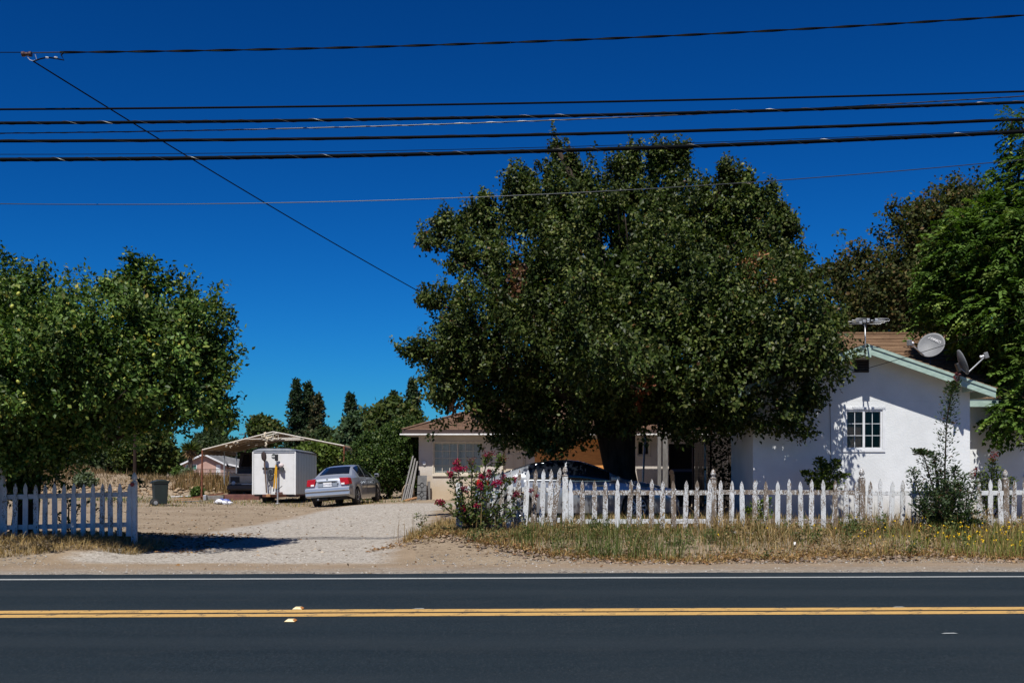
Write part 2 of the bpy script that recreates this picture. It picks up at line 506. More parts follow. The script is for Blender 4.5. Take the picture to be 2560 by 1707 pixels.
def asphaltmat():
    m, nt, N, L, b = nodemat('asphalt')
    b.inputs['Roughness'].default_value = 0.9
    b.inputs['Specular IOR Level'].default_value = 0.12
    v = posvec(nt)
    vl = posvec(nt, (0.05, 1.0, 1.0))
    c = ramp(nt, noise(nt, vl, 0.9, 6, 0.6), [(0.3, (0.0065, 0.0135, 0.0195)), (0.7, (0.0120, 0.0205, 0.0275))])
    c = mixc(nt, ramp(nt, noise(nt, posvec(nt, (.35, 1, 1)), 1.7, 6, 0.7), [(0.5, (0, 0, 0)), (0.72, (0.5, 0.5, 0.5))]), c, (0.022, 0.028, 0.033))
    vg = posvec(nt, (1, .38, 1))
    c = mixc(nt, ramp(nt, noise(nt, vg, 48, 3, 0.85), [(0.50, (0, 0, 0)), (0.66, (0.75, 0.75, 0.75))]), c, (0.028, 0.036, 0.044))
    c = mixc(nt, ramp(nt, noise(nt, vg, 38, 3, 0.85), [(0.34, (.8, .8, .8)), (0.46, (0, 0, 0))]), c, (0.006, 0.010, 0.014))
    c = mixc(nt, ramp(nt, noise(nt, vg, 85, 3, 0.8), [(0.64, (0, 0, 0)), (0.72, (0.8, 0.8, 0.8))]), c, (0.10, 0.105, 0.11))
    sx = N.new('ShaderNodeSeparateXYZ'); L.new(v, sx.inputs[0])
    wt = mathn(nt, 'SINE', mathn(nt, 'MULTIPLY', sx.outputs['Y'], 3.45), 0)
    c = mixc(nt, ramp(nt, mathn(nt, 'ADD', mathn(nt, 'MULTIPLY', wt, .3), noise(nt, vl, 1.3, 5)), [(0.45, (0, 0, 0)), (0.85, (0.5, 0.5, 0.5))]), c, (0.021, 0.029, 0.036))
    c = mixc(nt, ramp(nt, noise(nt, v, 70, 3, 0.8), [(0.30, (.7, .7, .7)), (0.42, (0, 0, 0))]), c, (0.005, 0.006, 0.008))
    c = mixc(nt, ramp(nt, noise(nt, posvec(nt, (0.10, 1.8, 1)), 9, 5, 0.8), [(0.70, (0, 0, 0)), (0.78, (0.5, 0.5, 0.5))]), c, (0.10, 0.095, 0.09))
    L.new(c, b.inputs['Base Color'])
    bump(nt, b, noise(nt, v, 110, 4, 0.8), 0.7, 0.014)
    return m
M['asphalt'] = asphaltmat()

def strip(name, d0, d1, z, m, x0=-120.0, x1=120.0, wob=0.0, kind='structure', n=240):
    xs_ = np.linspace(x0, x1, n)
    r = np.random.default_rng(abs(hash(name)) % 1000 if False else len(name))
    w = np.convolve(r.normal(0, 1, n + 8), np.ones(3) / 3, 'same')[4:4 + n] * wob
    a = np.stack([xs_, road_y(xs_, d0), np.full(n, z)], -1)
    bb = np.stack([xs_, road_y(xs_, d1) + w, np.full(n, z)], -1)
    v = np.concatenate([a, bb]); i = np.arange(n - 1)
    me = np_mesh(name, v, np.stack([i, i + 1, i + 1 + n, i + n], -1))
    o = link(name, me, m); o['kind'] = kind
    return o
strip('road', 2.2, 15.55, 0.004, M['asphalt'], wob=0.035, n=1600)

def paintmat(name, c, worn, crack=True):
    m, nt, N, L, b = nodemat(name)
    b.inputs['Roughness'].default_value = 0.7
    v = posvec(nt)
    col = ramp(nt, noise(nt, v, 35, 5, 0.7), [(0.35, worn), (0.6, c)])
    col = mixc(nt, ramp(nt, noise(nt, posvec(nt, (.5, 1, 1)), 26, 6, .8), [(0.60, (0, 0, 0)), (0.68, (.75, .75, .75))]), col, (0.045, 0.045, 0.045))
    if crack:
        sp = N.new('ShaderNodeSeparateXYZ'); L.new(v, sp.inputs[0])
        ph = mathn(nt, 'ADD', mathn(nt, 'MULTIPLY', sp.outputs['X'], 1.9), mathn(nt, 'MULTIPLY', sp.outputs['Y'], -1.5))
        ph = mathn(nt, 'ADD', ph, mathn(nt, 'MULTIPLY', noise(nt, posvec(nt, (1, 2.5, 1)), 1.6, 6, .7), 2.2))
        fr_ = mathn(nt, 'FRACT', ph, 0)
        col = mixc(nt, ramp(nt, fr_, [(0.045, (.9, .9, .9)), (0.075, (0, 0, 0))]), col, (0.05, 0.045, 0.04))
    L.new(col, b.inputs['Base Color'])
    bump(nt, b, noise(nt, v, 110, 4, 0.8), 0.4, 0.008)
    return m
M['yellow_paint'] = paintmat('yellow_paint', (0.47, 0.285, 0.085), (0.38, 0.225, 0.07))
M['white_paint'] = paintmat('white_paint', (0.33, 0.345, 0.34), (0.22, 0.23, 0.23), crack=False)
strip('yellow_line', 11.22, 11.44, 0.0085, M['yellow_paint'], wob=0.006, n=1200)
strip('yellow_line', 11.525, 11.745, 0.0085, M['yellow_paint'], wob=0.006, n=1200)
strip('edge_line', 14.80, 14.93, 0.0085, M['white_paint'], wob=0.012, n=1200)

def sh_col(X, Y):
    e = Y - road_y(X, 15.55)
    k = (1 - sm(-0.2, 1.6, e)) * .85
    return np.stack([k, k, k], -1)
def sheet_along(name, x0, x1, e0, e1, nx, ne, zf, m, colf):
    xs_ = np.linspace(x0, x1, nx); es = np.linspace(e0, e1, ne)
    X, E = np.meshgrid(xs_, es); Y = road_y(X, 15.55) + E
    v = np.stack([X, Y, zf(X, Y)], -1).reshape(-1, 3)
    i = (np.arange(ne - 1)[:, None] * nx + np.arange(nx - 1)[None]).ravel()
    me = np_mesh(name, v, np.stack([i, i + 1, i + 1 + nx, i + nx], -1), smooth=True, col=colf(X, Y).reshape(-1, 3))
    o = link(name, me, m); o['kind'] = 'structure'
    return o
sheet_along('road_shoulder', -40, 40, -0.02, 1.75, 320, 8, lambda X, Y: gz(X, Y) + 0.012 - 0.03 * sm(1.2, 1.75, Y - road_y(X, 15.55)) , M['shoulder_gravel'], sh_col)
def dr_col(X, Y):
    c = -4.15 + 0.25 * np.sin(Y * 0.2) - .35 * sm(22, 17, Y)
    w = 2.35 + 0.25 * vn(X * 0, Y, 0.6, 9) + 0.5 * sm(21, 17, Y)
    k = 1 - sm(w - 0.9, w + 0.5, np.abs(X - c))
    k = k * sm(16.3, 17.6, Y) * (1 - sm(36.0, 38.4, Y))
    return np.stack([k, k, k], -1)
grid_sheet('driveway', np.linspace(-9.2, -0.6, 50), np.linspace(16.3, 38.6, 96), lambda X, Y: gz(X, Y) - 0.02 + 0.034 * sm(0, .2, dr_col(X, Y)[..., 0]), M['drive_gravel'], colf=dr_col)

for (pa, pb, py) in ((2349, 2393, 1584), (1030, 1062, 1522), (2228, 2262, 1518)):
    d = EYE * F_PX / (py - HOR)
    q = MB().add([(P(pa, 0, d)[0], d - .03, .0092), (P(pb, 0, d)[0], d - .02, .0092), (P(pb, 0, d)[0] - .02, d + .025, .0092), (P(pa, 0, d)[0] + .05, d + .015, .0092)], [(0, 1, 2, 3)])
    o = q.build('road_scrape', M['white_paint'], None); o['kind'] = 'structure'
for px, py in ((745, 1521), (726, 1552)):
    q = MB()
    d = EYE * F_PX / (py + 2 - HOR)
    x = (px - CX) / F_PX * d
    for z0, z1, a, b_ in ((0.004, 0.022, 0.058, 0.03),):
        q.add([(x - .055, d - .055, .009), (x + .055, d - .055, .009), (x + .055, d + .055, .009), (x - .055, d + .055, .009),
               (x - .03, d - .045, .028), (x + .03, d - .045, .028), (x + .03, d + .045, .028), (x - .03, d + .045, .028)],
              [(3, 2, 1, 0), (4, 5, 6, 7), (0, 1, 5, 4), (1, 2, 6, 5), (2, 3, 7, 6), (3, 0, 4, 7)])
    M.setdefault('marker', pmat('marker', (0.72, 0.62, 0.38), 0.5, col2=(0.6, 0.45, 0.2), vs=20))
    M.setdefault('marker_amber', pmat('marker_amber', (0.55, 0.22, 0.05), 0.25))
    far = py < 1540
    t = thing('road_marker', 'raised yellow road reflector just beyond the double yellow line' if far else 'raised yellow road reflector just in front of the double yellow line', 'road marker', (x, d, 0.009), group='reflectors by the centre line')
    q.build('marker_body', M['marker'], t, bevel=0.004)
    lens = MB().add([(x + .0305, d - .046, .0281), (x + .0555, d - .053, .0111), (x + .0555, d + .053, .0111), (x + .0305, d + .046, .0281)], [(0, 1, 2, 3)])
    lens.v = lens.v + [(a + .003, b_, c + .002) for a, b_, c in lens.v]
    lens.f = [(0, 1, 2, 3), (7, 6, 5, 4), (0, 4, 5, 1), (1, 5, 6, 2), (2, 6, 7, 3), (3, 7, 4, 0)]
    lens.build('reflector_lens', M['marker_amber'], t)

# ================================================================== houses
def courses(parent, e0, e1, r1, r0, exposure, m, name='shingle_course', thick=0.022, lift=0.0):
    """overlapping shingle courses on the slope eave e0-e1, ridge r0-r1"""
    e0, e1, r0, r1 = (Vector(p) for p in (e0, e1, r0, r1))
    nrm = (e1 - e0).cross(((r0 + r1) - (e0 + e1)) / 2).normalized()
    if nrm.z < 0: nrm = -nrm
    up = ((r0 + r1) - (e0 + e1)) / 2
    n = max(2, int(up.length / exposure))
    rr = random.Random(n)
    for i in range(n):
        t0, t1 = i / n, min(1.0, (i + 1.25) / n)
        a, b = e0.lerp(r0, t0), e1.lerp(r1, t0)
        c, d = e1.lerp(r1, t1), e0.lerp(r0, t1)
        k = thick * rr.uniform(0.8, 1.3)
        lo, hi = nrm * (lift + 0.004), nrm * (lift + 0.004 + k)
        q = MB()
        seg = max(2, int((b - a).length / 0.9))
        vs, fs = [], []
        for j in range(seg + 1):
            u = j / seg
            p, w = a.lerp(b, u), d.lerp(c, u)
            jit = nrm * rr.uniform(-0.003, 0.004)
            vs += [p + lo, p + hi + jit, w + lo * 1.0 + nrm * 0.003, w + lo * 1.0]
        for j in range(seg):
            o_ = j * 4; p_ = o_ + 4
            fs += [(o_, p_, p_ + 1, o_ + 1), (o_ + 1, p_ + 1, p_ + 2, o_ + 2), (o_ + 2, p_ + 2, p_ + 3, o_ + 3), (o_ + 3, p_ + 3, p_, o_)]
        fs += [(0, 1, 2, 3), (seg * 4 + 3, seg * 4 + 2, seg * 4 + 1, seg * 4)]
        q.add(vs, fs)
        q.build(name, m, parent, fix=False)

def wall_open(x0, x1, z0, z1, yf, th, holes):
    """front wall (facing -y) with rectangular openings as one solid mesh"""
    xs_ = sorted({x0, x1, *[h[0] for h in holes], *[h[1] for h in holes]})
    zs_ = sorted({z0, z1, *[h[2] for h in holes], *[h[3] for h in holes]})
    q = MB()
    def hole(i, j):
        cx, cz = (xs_[i] + xs_[i + 1]) / 2, (zs_[j] + zs_[j + 1]) / 2
        return any(h[0] < cx < h[1] and h[2] < cz < h[3] for h in holes)
    nx, nz = len(xs_), len(zs_)
    idx = lambda i, j, k: (k * nz + j) * nx + i
    vs = [(x, yf + k * th, z) for k in (0, 1) for z in zs_ for x in xs_]
    fs = []
    for i in range(nx - 1):
        for j in range(nz - 1):
            if hole(i, j): continue
            fs.append((idx(i, j, 0), idx(i + 1, j, 0), idx(i + 1, j + 1, 0), idx(i, j + 1, 0)))
            fs.append((idx(i, j + 1, 1), idx(i + 1, j + 1, 1), idx(i + 1, j, 1), idx(i, j, 1)))
            for di, dj, e in ((-1, 0, ((i, j), (i, j + 1))), (1, 0, ((i + 1, j), (i + 1, j + 1))), (0, -1, ((i, j), (i + 1, j))), (0, 1, ((i, j + 1), (i + 1, j + 1)))):
                a, b = i + di, j + dj
                if a < 0 or b < 0 or a >= nx - 1 or b >= nz - 1 or hole(a, b):
                    (p, q1), (r_, s_) = e
                    fs.append((idx(p, q1, 0), idx(r_, s_, 0), idx(r_, s_, 1), idx(p, q1, 1)))
    return q.add(vs, fs)

def window(parent, x0, x1, z0, z1, yf, fw, m, lites=(2, 3), recess=0.05, sill=True, back=None, sashes=2, trim=0.0, mw=.006, bd=.24):
    """slider window in the opening x0..x1, z0..z1 of a wall whose face is at yf"""
    if trim:
        t = MB()
        t.box(x0 - trim, x1 + trim, yf - 0.022, yf - 0.002, z1, z1 + trim)
        t.box(x0 - trim, x1 + trim, yf - 0.022, yf - 0.002, z0 - trim, z0)
        t.box(x0 - trim, x0, yf - 0.022, yf - 0.002, z0, z1)
        t.box(x1, x1 + trim, yf - 0.022, yf - 0.002, z0, z1)
        t.build('window_trim', m, parent, bevel=0.004)
    y0, y1 = yf + recess - 0.03, yf + recess + 0.03
    f = MB()
    f.box(x0, x1, y0, y1, z1 - fw, z1 - .001); f.box(x0, x1, y0, y1, z0 + .001, z0 + fw)
    f.box(x0 + .001, x0 + fw, y0, y1, z0 + fw, z1 - fw); f.box(x1 - fw, x1 - .001, y0, y1, z0 + fw, z1 - fw)
    fr = f.build('window_frame', m, parent, bevel=0.004)
    xm = (x0 + x1) / 2
    box(xm - fw * 0.55, xm + fw * 0.55, y0 - 0.004, y1 - 0.01, z0 + fw, z1 - fw).build('meeting_rail', m, fr)
    for s in range(sashes):
        a = x0 + fw if s == 0 else xm + fw * 0.55
        b = xm - fw * 0.55 if s == 0 else x1 - fw
        yy = yf + recess + (0.006 if s else -0.006)
        g = box(a, b, yy - 0.003, yy + 0.003, z0 + fw, z1 - fw).build('window_pane', M['pane'], parent)
        mb = MB()
        for i in range(1, lites[0]):
            xx = a + (b - a) * i / lites[0]
            mb.box(xx - mw, xx + mw, yy - 0.009, yy - 0.0035, z0 + fw, z1 - fw)
        if lites[0] > 1: mb.build('muntin', m, g)
        for j in range(1, lites[1]):
            zz = z0 + fw + (z1 - z0 - 2 * fw) * j / lites[1]
            box(a, b, yy - 0.0095, yy - 0.004, zz - mw, zz + mw).build('muntin', m, g)
    if sill:
        box(x0 - 0.04, x1 + 0.04, yf - 0.05, yf + recess - 0.03, z0 - 0.04 - trim, z0 - 0.001 - trim).build('window_sill', m, parent, bevel=0.004)
    if back is not None:
        box(x0 - .05, x1 + .05, yf + bd, yf + bd + .02, z0 - .05, z1 + .05).build('curtain', back, parent)

# ---- white gabled house on the right -------------------------------------
DW = 25.0
XL, XR = 5.58, 10.60
XC = 8.05
G0 = 0.12
house = thing('stucco_house', 'white stucco house with mint green gable trim behind the right picket fence', 'house', (XC, DW, G0))
SL = 0.345
ZP = 4.30                         # roof peak top
def wing_z(x, top=ZP): return top - abs(x - XC) * SL
w0, w1, wz0, wz1 = P(2113, 0, DW)[0], P(2206, 0, DW)[0], P(0, 1123, DW)[2], P(0, 1024, DW)[2]
v0, v1, vz0, vz1 = P(2135, 0, DW)[0], P(2172, 0, DW)[0], P(0, 931, DW)[2], P(0, 899, DW)[2]
wall_open(XL, XR, G0 - .1, 3.02, DW, 0.18, [(w0, w1, wz0, wz1)]).build('wall', M['stucco_white'], house)
gt = ZP - 0.13
gl = [(XL, 3.022), (XR, 3.022), (XR, gt - abs(XR - XC) * SL), (XC, gt), (XL, gt - abs(XL - XC) * SL)]
MB().prism([p for p in gl], 'y', DW, DW + 0.18).build('gable_wall', M['stucco_white'], house)
box(XL, XL + 0.18, DW + 0.182, 27.5, G0 - .1, gt - abs(XL - XC) * SL).build('side_wall', M['stucco_white'], house)
box(XR - 0.18, XR, DW + 0.182, 27.5, G0 - .1, gt - abs(XR - XC) * SL).build('side_wall', M['stucco_white'], house)
window(house, w0, w1, wz0, wz1, DW, 0.045, M['vinyl'], (2, 3), sill=False, trim=0.062, recess=0.03)
# one sash shows a brown blind, the other a dark room
box(w0, (w0 + w1) / 2, DW + .2, DW + .215, wz0 - .05, wz1 + .05).build('window_blind', M['brown_blind'], house)
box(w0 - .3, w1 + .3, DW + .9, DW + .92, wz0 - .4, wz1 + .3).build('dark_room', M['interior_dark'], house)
# gable vent with louvres
vb = box(v0, v1, DW - 0.012, DW - 0.002, vz0, vz1).build('gable_vent', M['interior_dark'], house)
for i in range(5):
    z = vz0 + (vz1 - vz0) * (i + .5) / 5
    MB().bar((v0, DW - .025, z), (v1, DW - .025, z), 0.035, 0.012).build('louvre', M['dark_brown_trim'], vb)
# wing roof slabs + courses, front overhang 0.5
YF = DW - 0.5
EX = 2.92
for s in (-1, 1):
    sl = MB()
    a = (XC, ZP); b = (XC + s * EX, ZP - EX * SL)
    sl.prism([(a[0], a[1] - .07), (b[0], b[1] - .07), (b[0], b[1] - 0.02), (a[0], a[1] - .02)], 'y', YF + .026, 31.0)
    sl.build('roof_deck', M['white_trim'], house)
    e0, e1 = (XC + s * (EX + .03), YF - .02, ZP - (EX + .03) * SL - .02), (XC + s * (EX + .03), 31.5, ZP - (EX + .03) * SL - .02)
    courses(house, e0, e1, (XC, 31.5, ZP - .02), (XC, YF - .02, ZP - .02), 0.16, M['shingle_tan'])
    fb = MB().prism([(a[0] + s * .001, a[1] - .24), (b[0], b[1] - .24), (b[0], b[1] - 0.025), (a[0] + s * .001, a[1] - .025)], 'y', YF - .02, YF + .025)
    fb.build('bargeboard', M['mint_trim'], house, bevel=0.004)
    tb = MB().prism([(a[0] + s * .001, a[1] - .09), (b[0], b[1] - .09), (b[0], b[1] - 0.022), (a[0] + s * .001, a[1] - .022)], 'y', YF - .042, YF - .021)
    tb.build('bargeboard_trim', M['mint_trim'], house, bevel=0.003)
    box(XC + s * (EX - .06) - .02, XC + s * (EX - .06) + .02, YF + .03, 27.0, ZP - EX * SL - .20, ZP - EX * SL - .045).build('eave_fascia', M['mint_trim'], house)
    lk = MB(); xx = XC + s * 2.42
    lk.box(xx - .05, xx + .05, YF + .03, DW, ZP - 2.42 * SL - .25, ZP - 2.42 * SL - .1); lk.build('lookout_beam', M['mint_trim'], house)
box(XC - .085, XC + .085, YF - .05, YF - .043, ZP - .33, ZP - .10).build('peak_block', M['mint_trim'], house)
# main body behind
MX0, MX1, MY0, MYR, MY1 = 7.0, 16.5, 27.5, 33.0, 38.5
ME = 3.1
wall_open(MX0, MX1, G0 - .1, ME, MY0, 0.18, [(13.05, 14.2, 1.25, 2.25)]).build('wall', M['stucco_white'], house)
window(house, 13.05, 14.2, 1.25, 2.25, MY0, 0.05, M['vinyl'], (2, 2))
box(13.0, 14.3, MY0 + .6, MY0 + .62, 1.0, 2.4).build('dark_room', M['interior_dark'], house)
for xg in (MX0, MX1 - .18):
    MB().prism([(MY0 + .181, G0 - .1), (MY1, G0 - .1), (MY1, ME), (MYR, 5.25), (MY0 + .181, ME)], 'x', xg, xg + .18).build('side_wall', M['stucco_white'], house)
box(MX0 + .181, MX1 - .181, MY1 - .18, MY1, G0 - .1, ME).build('back_wall', M['stucco_white'], house)
RZ = P(0, 833, MYR)[2]
ps = (RZ - 3.2) / (MYR - 26.95)
for s in (-1, 1):
    ye = MYR + s * (MYR - 26.95)
    MB().add([(MX0 - .4, MYR, RZ - .03), (MX1 + .4, MYR, RZ - .03), (MX1 + .4, ye, 3.17), (MX0 - .4, ye, 3.17), (MX0 - .4, MYR, RZ - .1), (MX1 + .4, MYR, RZ - .1), (MX1 + .4, ye, 3.10), (MX0 - .4, ye, 3.10)],
             [(0, 1, 2, 3), (7, 6, 5, 4), (0, 4, 5, 1), (1, 5, 6, 2), (2, 6, 7, 3), (3, 7, 4, 0)]).build('roof_deck', M['white_trim'], house)
    if s < 0:
        courses(house, (MX0 - .45, ye - .03, 3.17), (MX1 + .45, ye - .03, 3.17), (MX1 + .45, MYR, RZ - .03), (MX0 - .45, MYR, RZ - .03), 0.165, M['shingle_tan'], thick=0.03)
box(MX0 - .4, MX1 + .4, 26.9, 26.93, 2.98, 3.13).build('eave_fascia', M['mint_trim'], house)
box(MX0 - .45, MX1 + .45, MYR - .12, MYR + .12, RZ - .03, RZ + .02).build('ridge_cap', M['shingle_tan'], house)
# cable drooping on the wall, in front of the gable
cb = MB().tube([(P(1890 + 183, 0, DW)[0], DW - .02, 3.35), (P(2075, 0, DW)[0], DW - .02, 2.6), (P(2077, 0, DW)[0], DW - .02, 1.3)], 0.006, 5)
cb.build('wall_cable', M['black'], house)

# ---- tv antenna ----------------------------------------------------------
ax, ay = P(2163, 0, YF - .12)[0], YF - .12
ant = thing('tv_antenna', 'rod tv antenna on a mast above the gable peak', 'antenna', (ax, ay, 3.9))
zt = P(0, 806, ay)[2]
MB().tube([(ax, ay, P(0, 893, ay)[2]), (ax, ay, zt - .03)], 0.017, 8).build('mast', M['galv'], ant, smooth=True)
MB().bar((ax, ay + .12, zt - .04), (ax, ay - .62, zt - .04), .03, .03).build('boom', M['black'], ant)
for k, dy in enumerate((0.04, -0.22, -0.48)):
    for s in (-1, 1):
        zz = zt - .005
        loop = [(ax + s * .05, ay + dy, zz + .028), (ax + s * .36, ay + dy, zz + .028), (ax + s * .385, ay + dy, zz), (ax + s * .36, ay + dy, zz - .028), (ax + s * .05, ay + dy, zz - .028)]
        MB().tube(loop, 0.006, 6).build('dipole', M['galv'], ant, smooth=True)
        box(ax + s * .09 - .03, ax + s * .09 + .03, ay + dy - .015, ay + dy + .015, zz - .03, zz + .03).build('insulator', M['galv'], ant, bevel=.008)

# ---- satellite dishes ----------------------------------------------------
def text_mesh(s, size, name, m, parent, mat4, align='CENTER'):
    cu = bpy.data.curves.new('lettering', 'FONT')
    cu.body = s; cu.size = size; cu.align_x = align; cu.align_y = 'CENTER'; cu.extrude = size * 0.01
    t = bpy.data.objects.new('lettering', cu); COL.objects.link(t)
    dg = bpy.context.evaluated_depsgraph_get()
    me = bpy.data.meshes.new_from_object(t.evaluated_get(dg))
    bpy.data.objects.remove(t); bpy.data.curves.remove(cu)
    me.materials.clear()
    me.transform(mat4)
    return link(name, me, m, parent)

M['dish_grey'] = pmat('dish_grey', (0.15, 0.155, 0.16), 0.6, col2=(0.115, 0.12, 0.125), vs=30, bs=90, bstr=.15)
M['print_white'] = pmat('print_white', (0.7, 0.7, 0.7), 0.5)
def frame_from(n, up):
    n = Vector(n).normalized(); x = Vector(up).cross(n).normalized(); y = n.cross(x)
    m = Matrix.Identity(4)
    for i in range(3): m[i][0], m[i][1], m[i][2] = x[i], y[i], n[i]
    return m
def dish(name, label, c, n, a, b, roll, foot, arm_dir, brand):
    t = thing(name, label, 'satellite dish', foot, group='satellite dishes on the roof')
    F = Matrix.Translation(Vector(c)) @ frame_from(n, (0, 0, 1)) @ Matrix.Rotation(roll, 4, 'Z')
    nr, na = 9, 40
    vs, fs = [], []
    for side in (0, 1):
        for i in range(nr):
            r = i / (nr - 1)
            for k in range(na):
                th = 2 * math.pi * k / na
                vs.append(F @ Vector((a * r * math.cos(th), b * r * math.sin(th), 0.075 * (r * r - 1) - 0.010 * side)))
    for side in (0, 1):
        o_ = side * nr * na
        for i in range(nr - 1):
            for k in range(na):
                p, q = o_ + i * na + k, o_ + i * na + (k + 1) % na
                fs.append((p, q, q + na, p + na) if side == 0 else (p + na, q + na, q, p))
    e = (nr - 1) * na
    fs += [(e + k, e + (k + 1) % na, e + nr * na + (k + 1) % na, e + nr * na + k) for k in range(na)]
    MB().add(vs, fs).build('reflector', M['dish_grey'], t, smooth=True, fix=False)
    bk = F @ Vector((0, -b * .25, -.12)); lo = F @ Vector((0, -b * .92, -.02))
    ar = Vector(arm_dir)
    MB().tube([bk, Vector((bk.x, bk.y, foot[2] + .25)), Vector(foot)], [.026, .026, .026], 8).build('mast', M['black'], t, smooth=True)
    MB().box(-.08, .08, -.1, .1, -.06, .0, Matrix.Translation(bk) @ frame_from(n, (0, 0, 1))).build('bracket', M['black'], t, bevel=.01)
    MB().tube([bk, lo, ar], [.016, .018, .016], 8).build('feed_arm', M['galv'], t, smooth=True)
    H = Matrix.Translation(ar) @ frame_from(Vector(c) - ar, (0, 0, 1))
    MB().box(-.045, .045, -.07, .07, -.04, .05, H).build('feed_housing', M['dish_grey'], t, bevel=.012)
    MB().lathe([(.028, .05), (.03, .08), (.022, .085), (.022, .1), (.034, .105), (.034, .14)], H, 14).build('feed_horn', M['vinyl'], t, smooth=True)
    if brand:
        S = F @ Matrix.Rotation(-roll, 4, 'Z')
        def put(dx, dy, dz=-.018): return F @ Matrix.Translation((dx, dy, dz))
        text_mesh('DIRECTV', 0.082, 'lettering', M['print_white'], t, put(.045, b * .50, -.035))
        sq = MB()
        poly = [(-.035, -.03), (-.035, .03), (.005, .03), (.02, .02), (.027, 0), (.02, -.02), (.005, -.03)]
        vs = [put(-.185, b * .50, -.034) @ Vector((p[0], p[1], 0)) for p in poly]
        vs += [put(-.185, b * .50, -.037) @ Vector((p[0], p[1], 0)) for p in poly]
        k = len(poly)
        sq.add(vs, [tuple(range(k)), tuple(range(2 * k - 1, k - 1, -1))] + [(i, (i + 1) % k, (i + 1) % k + k, i + k) for i in range(k)])
        sq.build('emblem', M['print_white'], t)
        arc = [put(-.185, b * .50, -.032) @ Vector((.03 * math.cos(x_) + .012, .034 * math.sin(x_), 0)) for x_ in np.linspace(-1.2, 1.2, 8)]
        MB().tube(arc, .005, 5).build('emblem', M['print_white'], t)
    return t
c1 = P(2328, 862, 25.6)
dish('satellite_dish', 'grey satellite dish facing the street, lettered in white', c1, (-.42, -.78, .40), .30, .33, R(-30), (P(2340, 0, 25.8)[0], 25.8, 3.45), P(2273, 857, 25.15), True)
c2 = P(2408, 905, 24.35)
dish('satellite_dish', 'dark satellite dish seen edge-on at the lower end of the gable roof', c2, (.93, -.10, .36), .23, .30, R(0), (P(2395, 0, 24.4)[0], 24.4, P(0, 966, 24.4)[2]), P(2466, 888, 24.25), False)

# ---- cream house at the back ---------------------------------------------
DB = 41.0
BX0, BX1 = P(1047, 0, DB)[0], 8.6
GB = 0.17
ZE = 2.62
back = thing('cream_house', 'cream stucco house with brown shingle roof and a boarded-up window behind the big tree', 'house', ((BX0 + BX1) / 2, DB, GB))
bw0, bw1, bz0, bz1 = P(1084, 0, DB)[0], P(1204, 0, DB)[0], P(0, 1184, DB)[2], P(0, 1106, DB)[2]
dx0, dx1, dz1 = P(1254, 0, DB)[0], P(1319, 0, DB)[0], P(0, 1102, DB)[2]
px0, px1, pz0, pz1 = P(1340, 0, DB)[0], P(1509, 0, DB)[0], P(0, 1196, DB)[2], P(0, 1101, DB)[2]
sx0, sx1, sz0, sz1 = P(1594, 0, DB)[0], P(1623, 0, DB)[0], P(0, 1137, DB)[2], P(0, 1102, DB)[2]
hx0, hx1 = P(1672, 0, DB)[0], P(1732, 0, DB)[0]
wall_open(BX0, BX1, GB - .12, ZE, DB, .18, [(bw0, bw1, bz0, bz1), (dx0, dx1, GB, dz1), (px0, px1, pz0, pz1), (sx0, sx1, sz0, sz1), (hx0, hx1, GB, 2.3)]).build('wall', M['stucco_cream'], back)
box(BX0, BX0 + .18, DB + .181, DB + 8, GB - .1, ZE).build('side_wall', M['stucco_cream'], back)
box(BX1 - .18, BX1, DB + .181, DB + 8, GB - .1, ZE).build('side_wall', M['stucco_cream'], back)
box(BX0 + .181, BX1 - .181, DB + 7.8, DB + 8, GB - .1, ZE).build('back_wall', M['stucco_cream'], back)
window(back, bw0, bw1, bz0, bz1, DB, .045, M['cream_trim'], (3, 4), trim=.05, back=M['curtain'], mw=.012, bd=.10)
window(back, sx0, sx1, sz0, sz1, DB, .035, M['cream_trim'], (1, 1), trim=.04, back=M['interior_dark'])
# six panel double-width door
dr = box(dx0 + .075, dx1 - .075, DB + .08, DB + .12, GB, dz1 - .075).build('door', M['door_cream'], back)
box(dx0, dx0 + .058, DB - .02, DB + .1, GB, dz1).build('door_frame', M['cream_trim'], back)
box(dx1 - .058, dx1, DB - .02, DB + .1, GB, dz1).build('door_frame', M['cream_trim'], back)
box(dx0 + .059, dx1 - .059, DB - .019, DB + .1, dz1 - .058, dz1).build('door_frame', M['cream_trim'], back)
dw = (dx1 - dx0 - .12)
for i in range(2):
    for (za, zb) in ((.12, .38), (.46, .80), (.86, .96)):
        H_ = dz1 - .06 - GB
        x_a = dx0 + .06 + dw * (.12 + .44 * i); x_b = x_a + dw * .32
        MB().box(x_a, x_b, DB + .055, DB + .08, GB + za * H_, GB + zb * H_).build('door_panel', M['door_cream'], dr, bevel=.01)
MB().lathe([(.03, 0), (.03, .03), (.02, .05)], Matrix.Translation((dx1 - .12, DB + .05, 1.1)) @ Matrix.Rotation(R(90), 4, 'X'), 10).build('door_knob', M['chrome'], dr)
# plywood sheets over the picture window
xm = px0 + (px1 - px0) * .48
zm = pz0 + (pz1 - pz0) * .38
for (a, b, c, d) in ((px0 - .05, xm - .003, zm, pz1 + .05), (xm + .003, px1 + .02, zm, pz1 + .05), (px0 - .05, px1 + .02, pz0 - .1, zm - .006)):
    box(a, b, DB - .022, DB - .003, c, d).build('plywood_sheet', M['plywood'], back)
box(hx0 - .1, hx1 + .1, DB + .7, DB + .75, GB, 2.5).build('recess_door_shade', M['interior_dark'], back)  # door sheet in near black, the shade of the recess in its colour
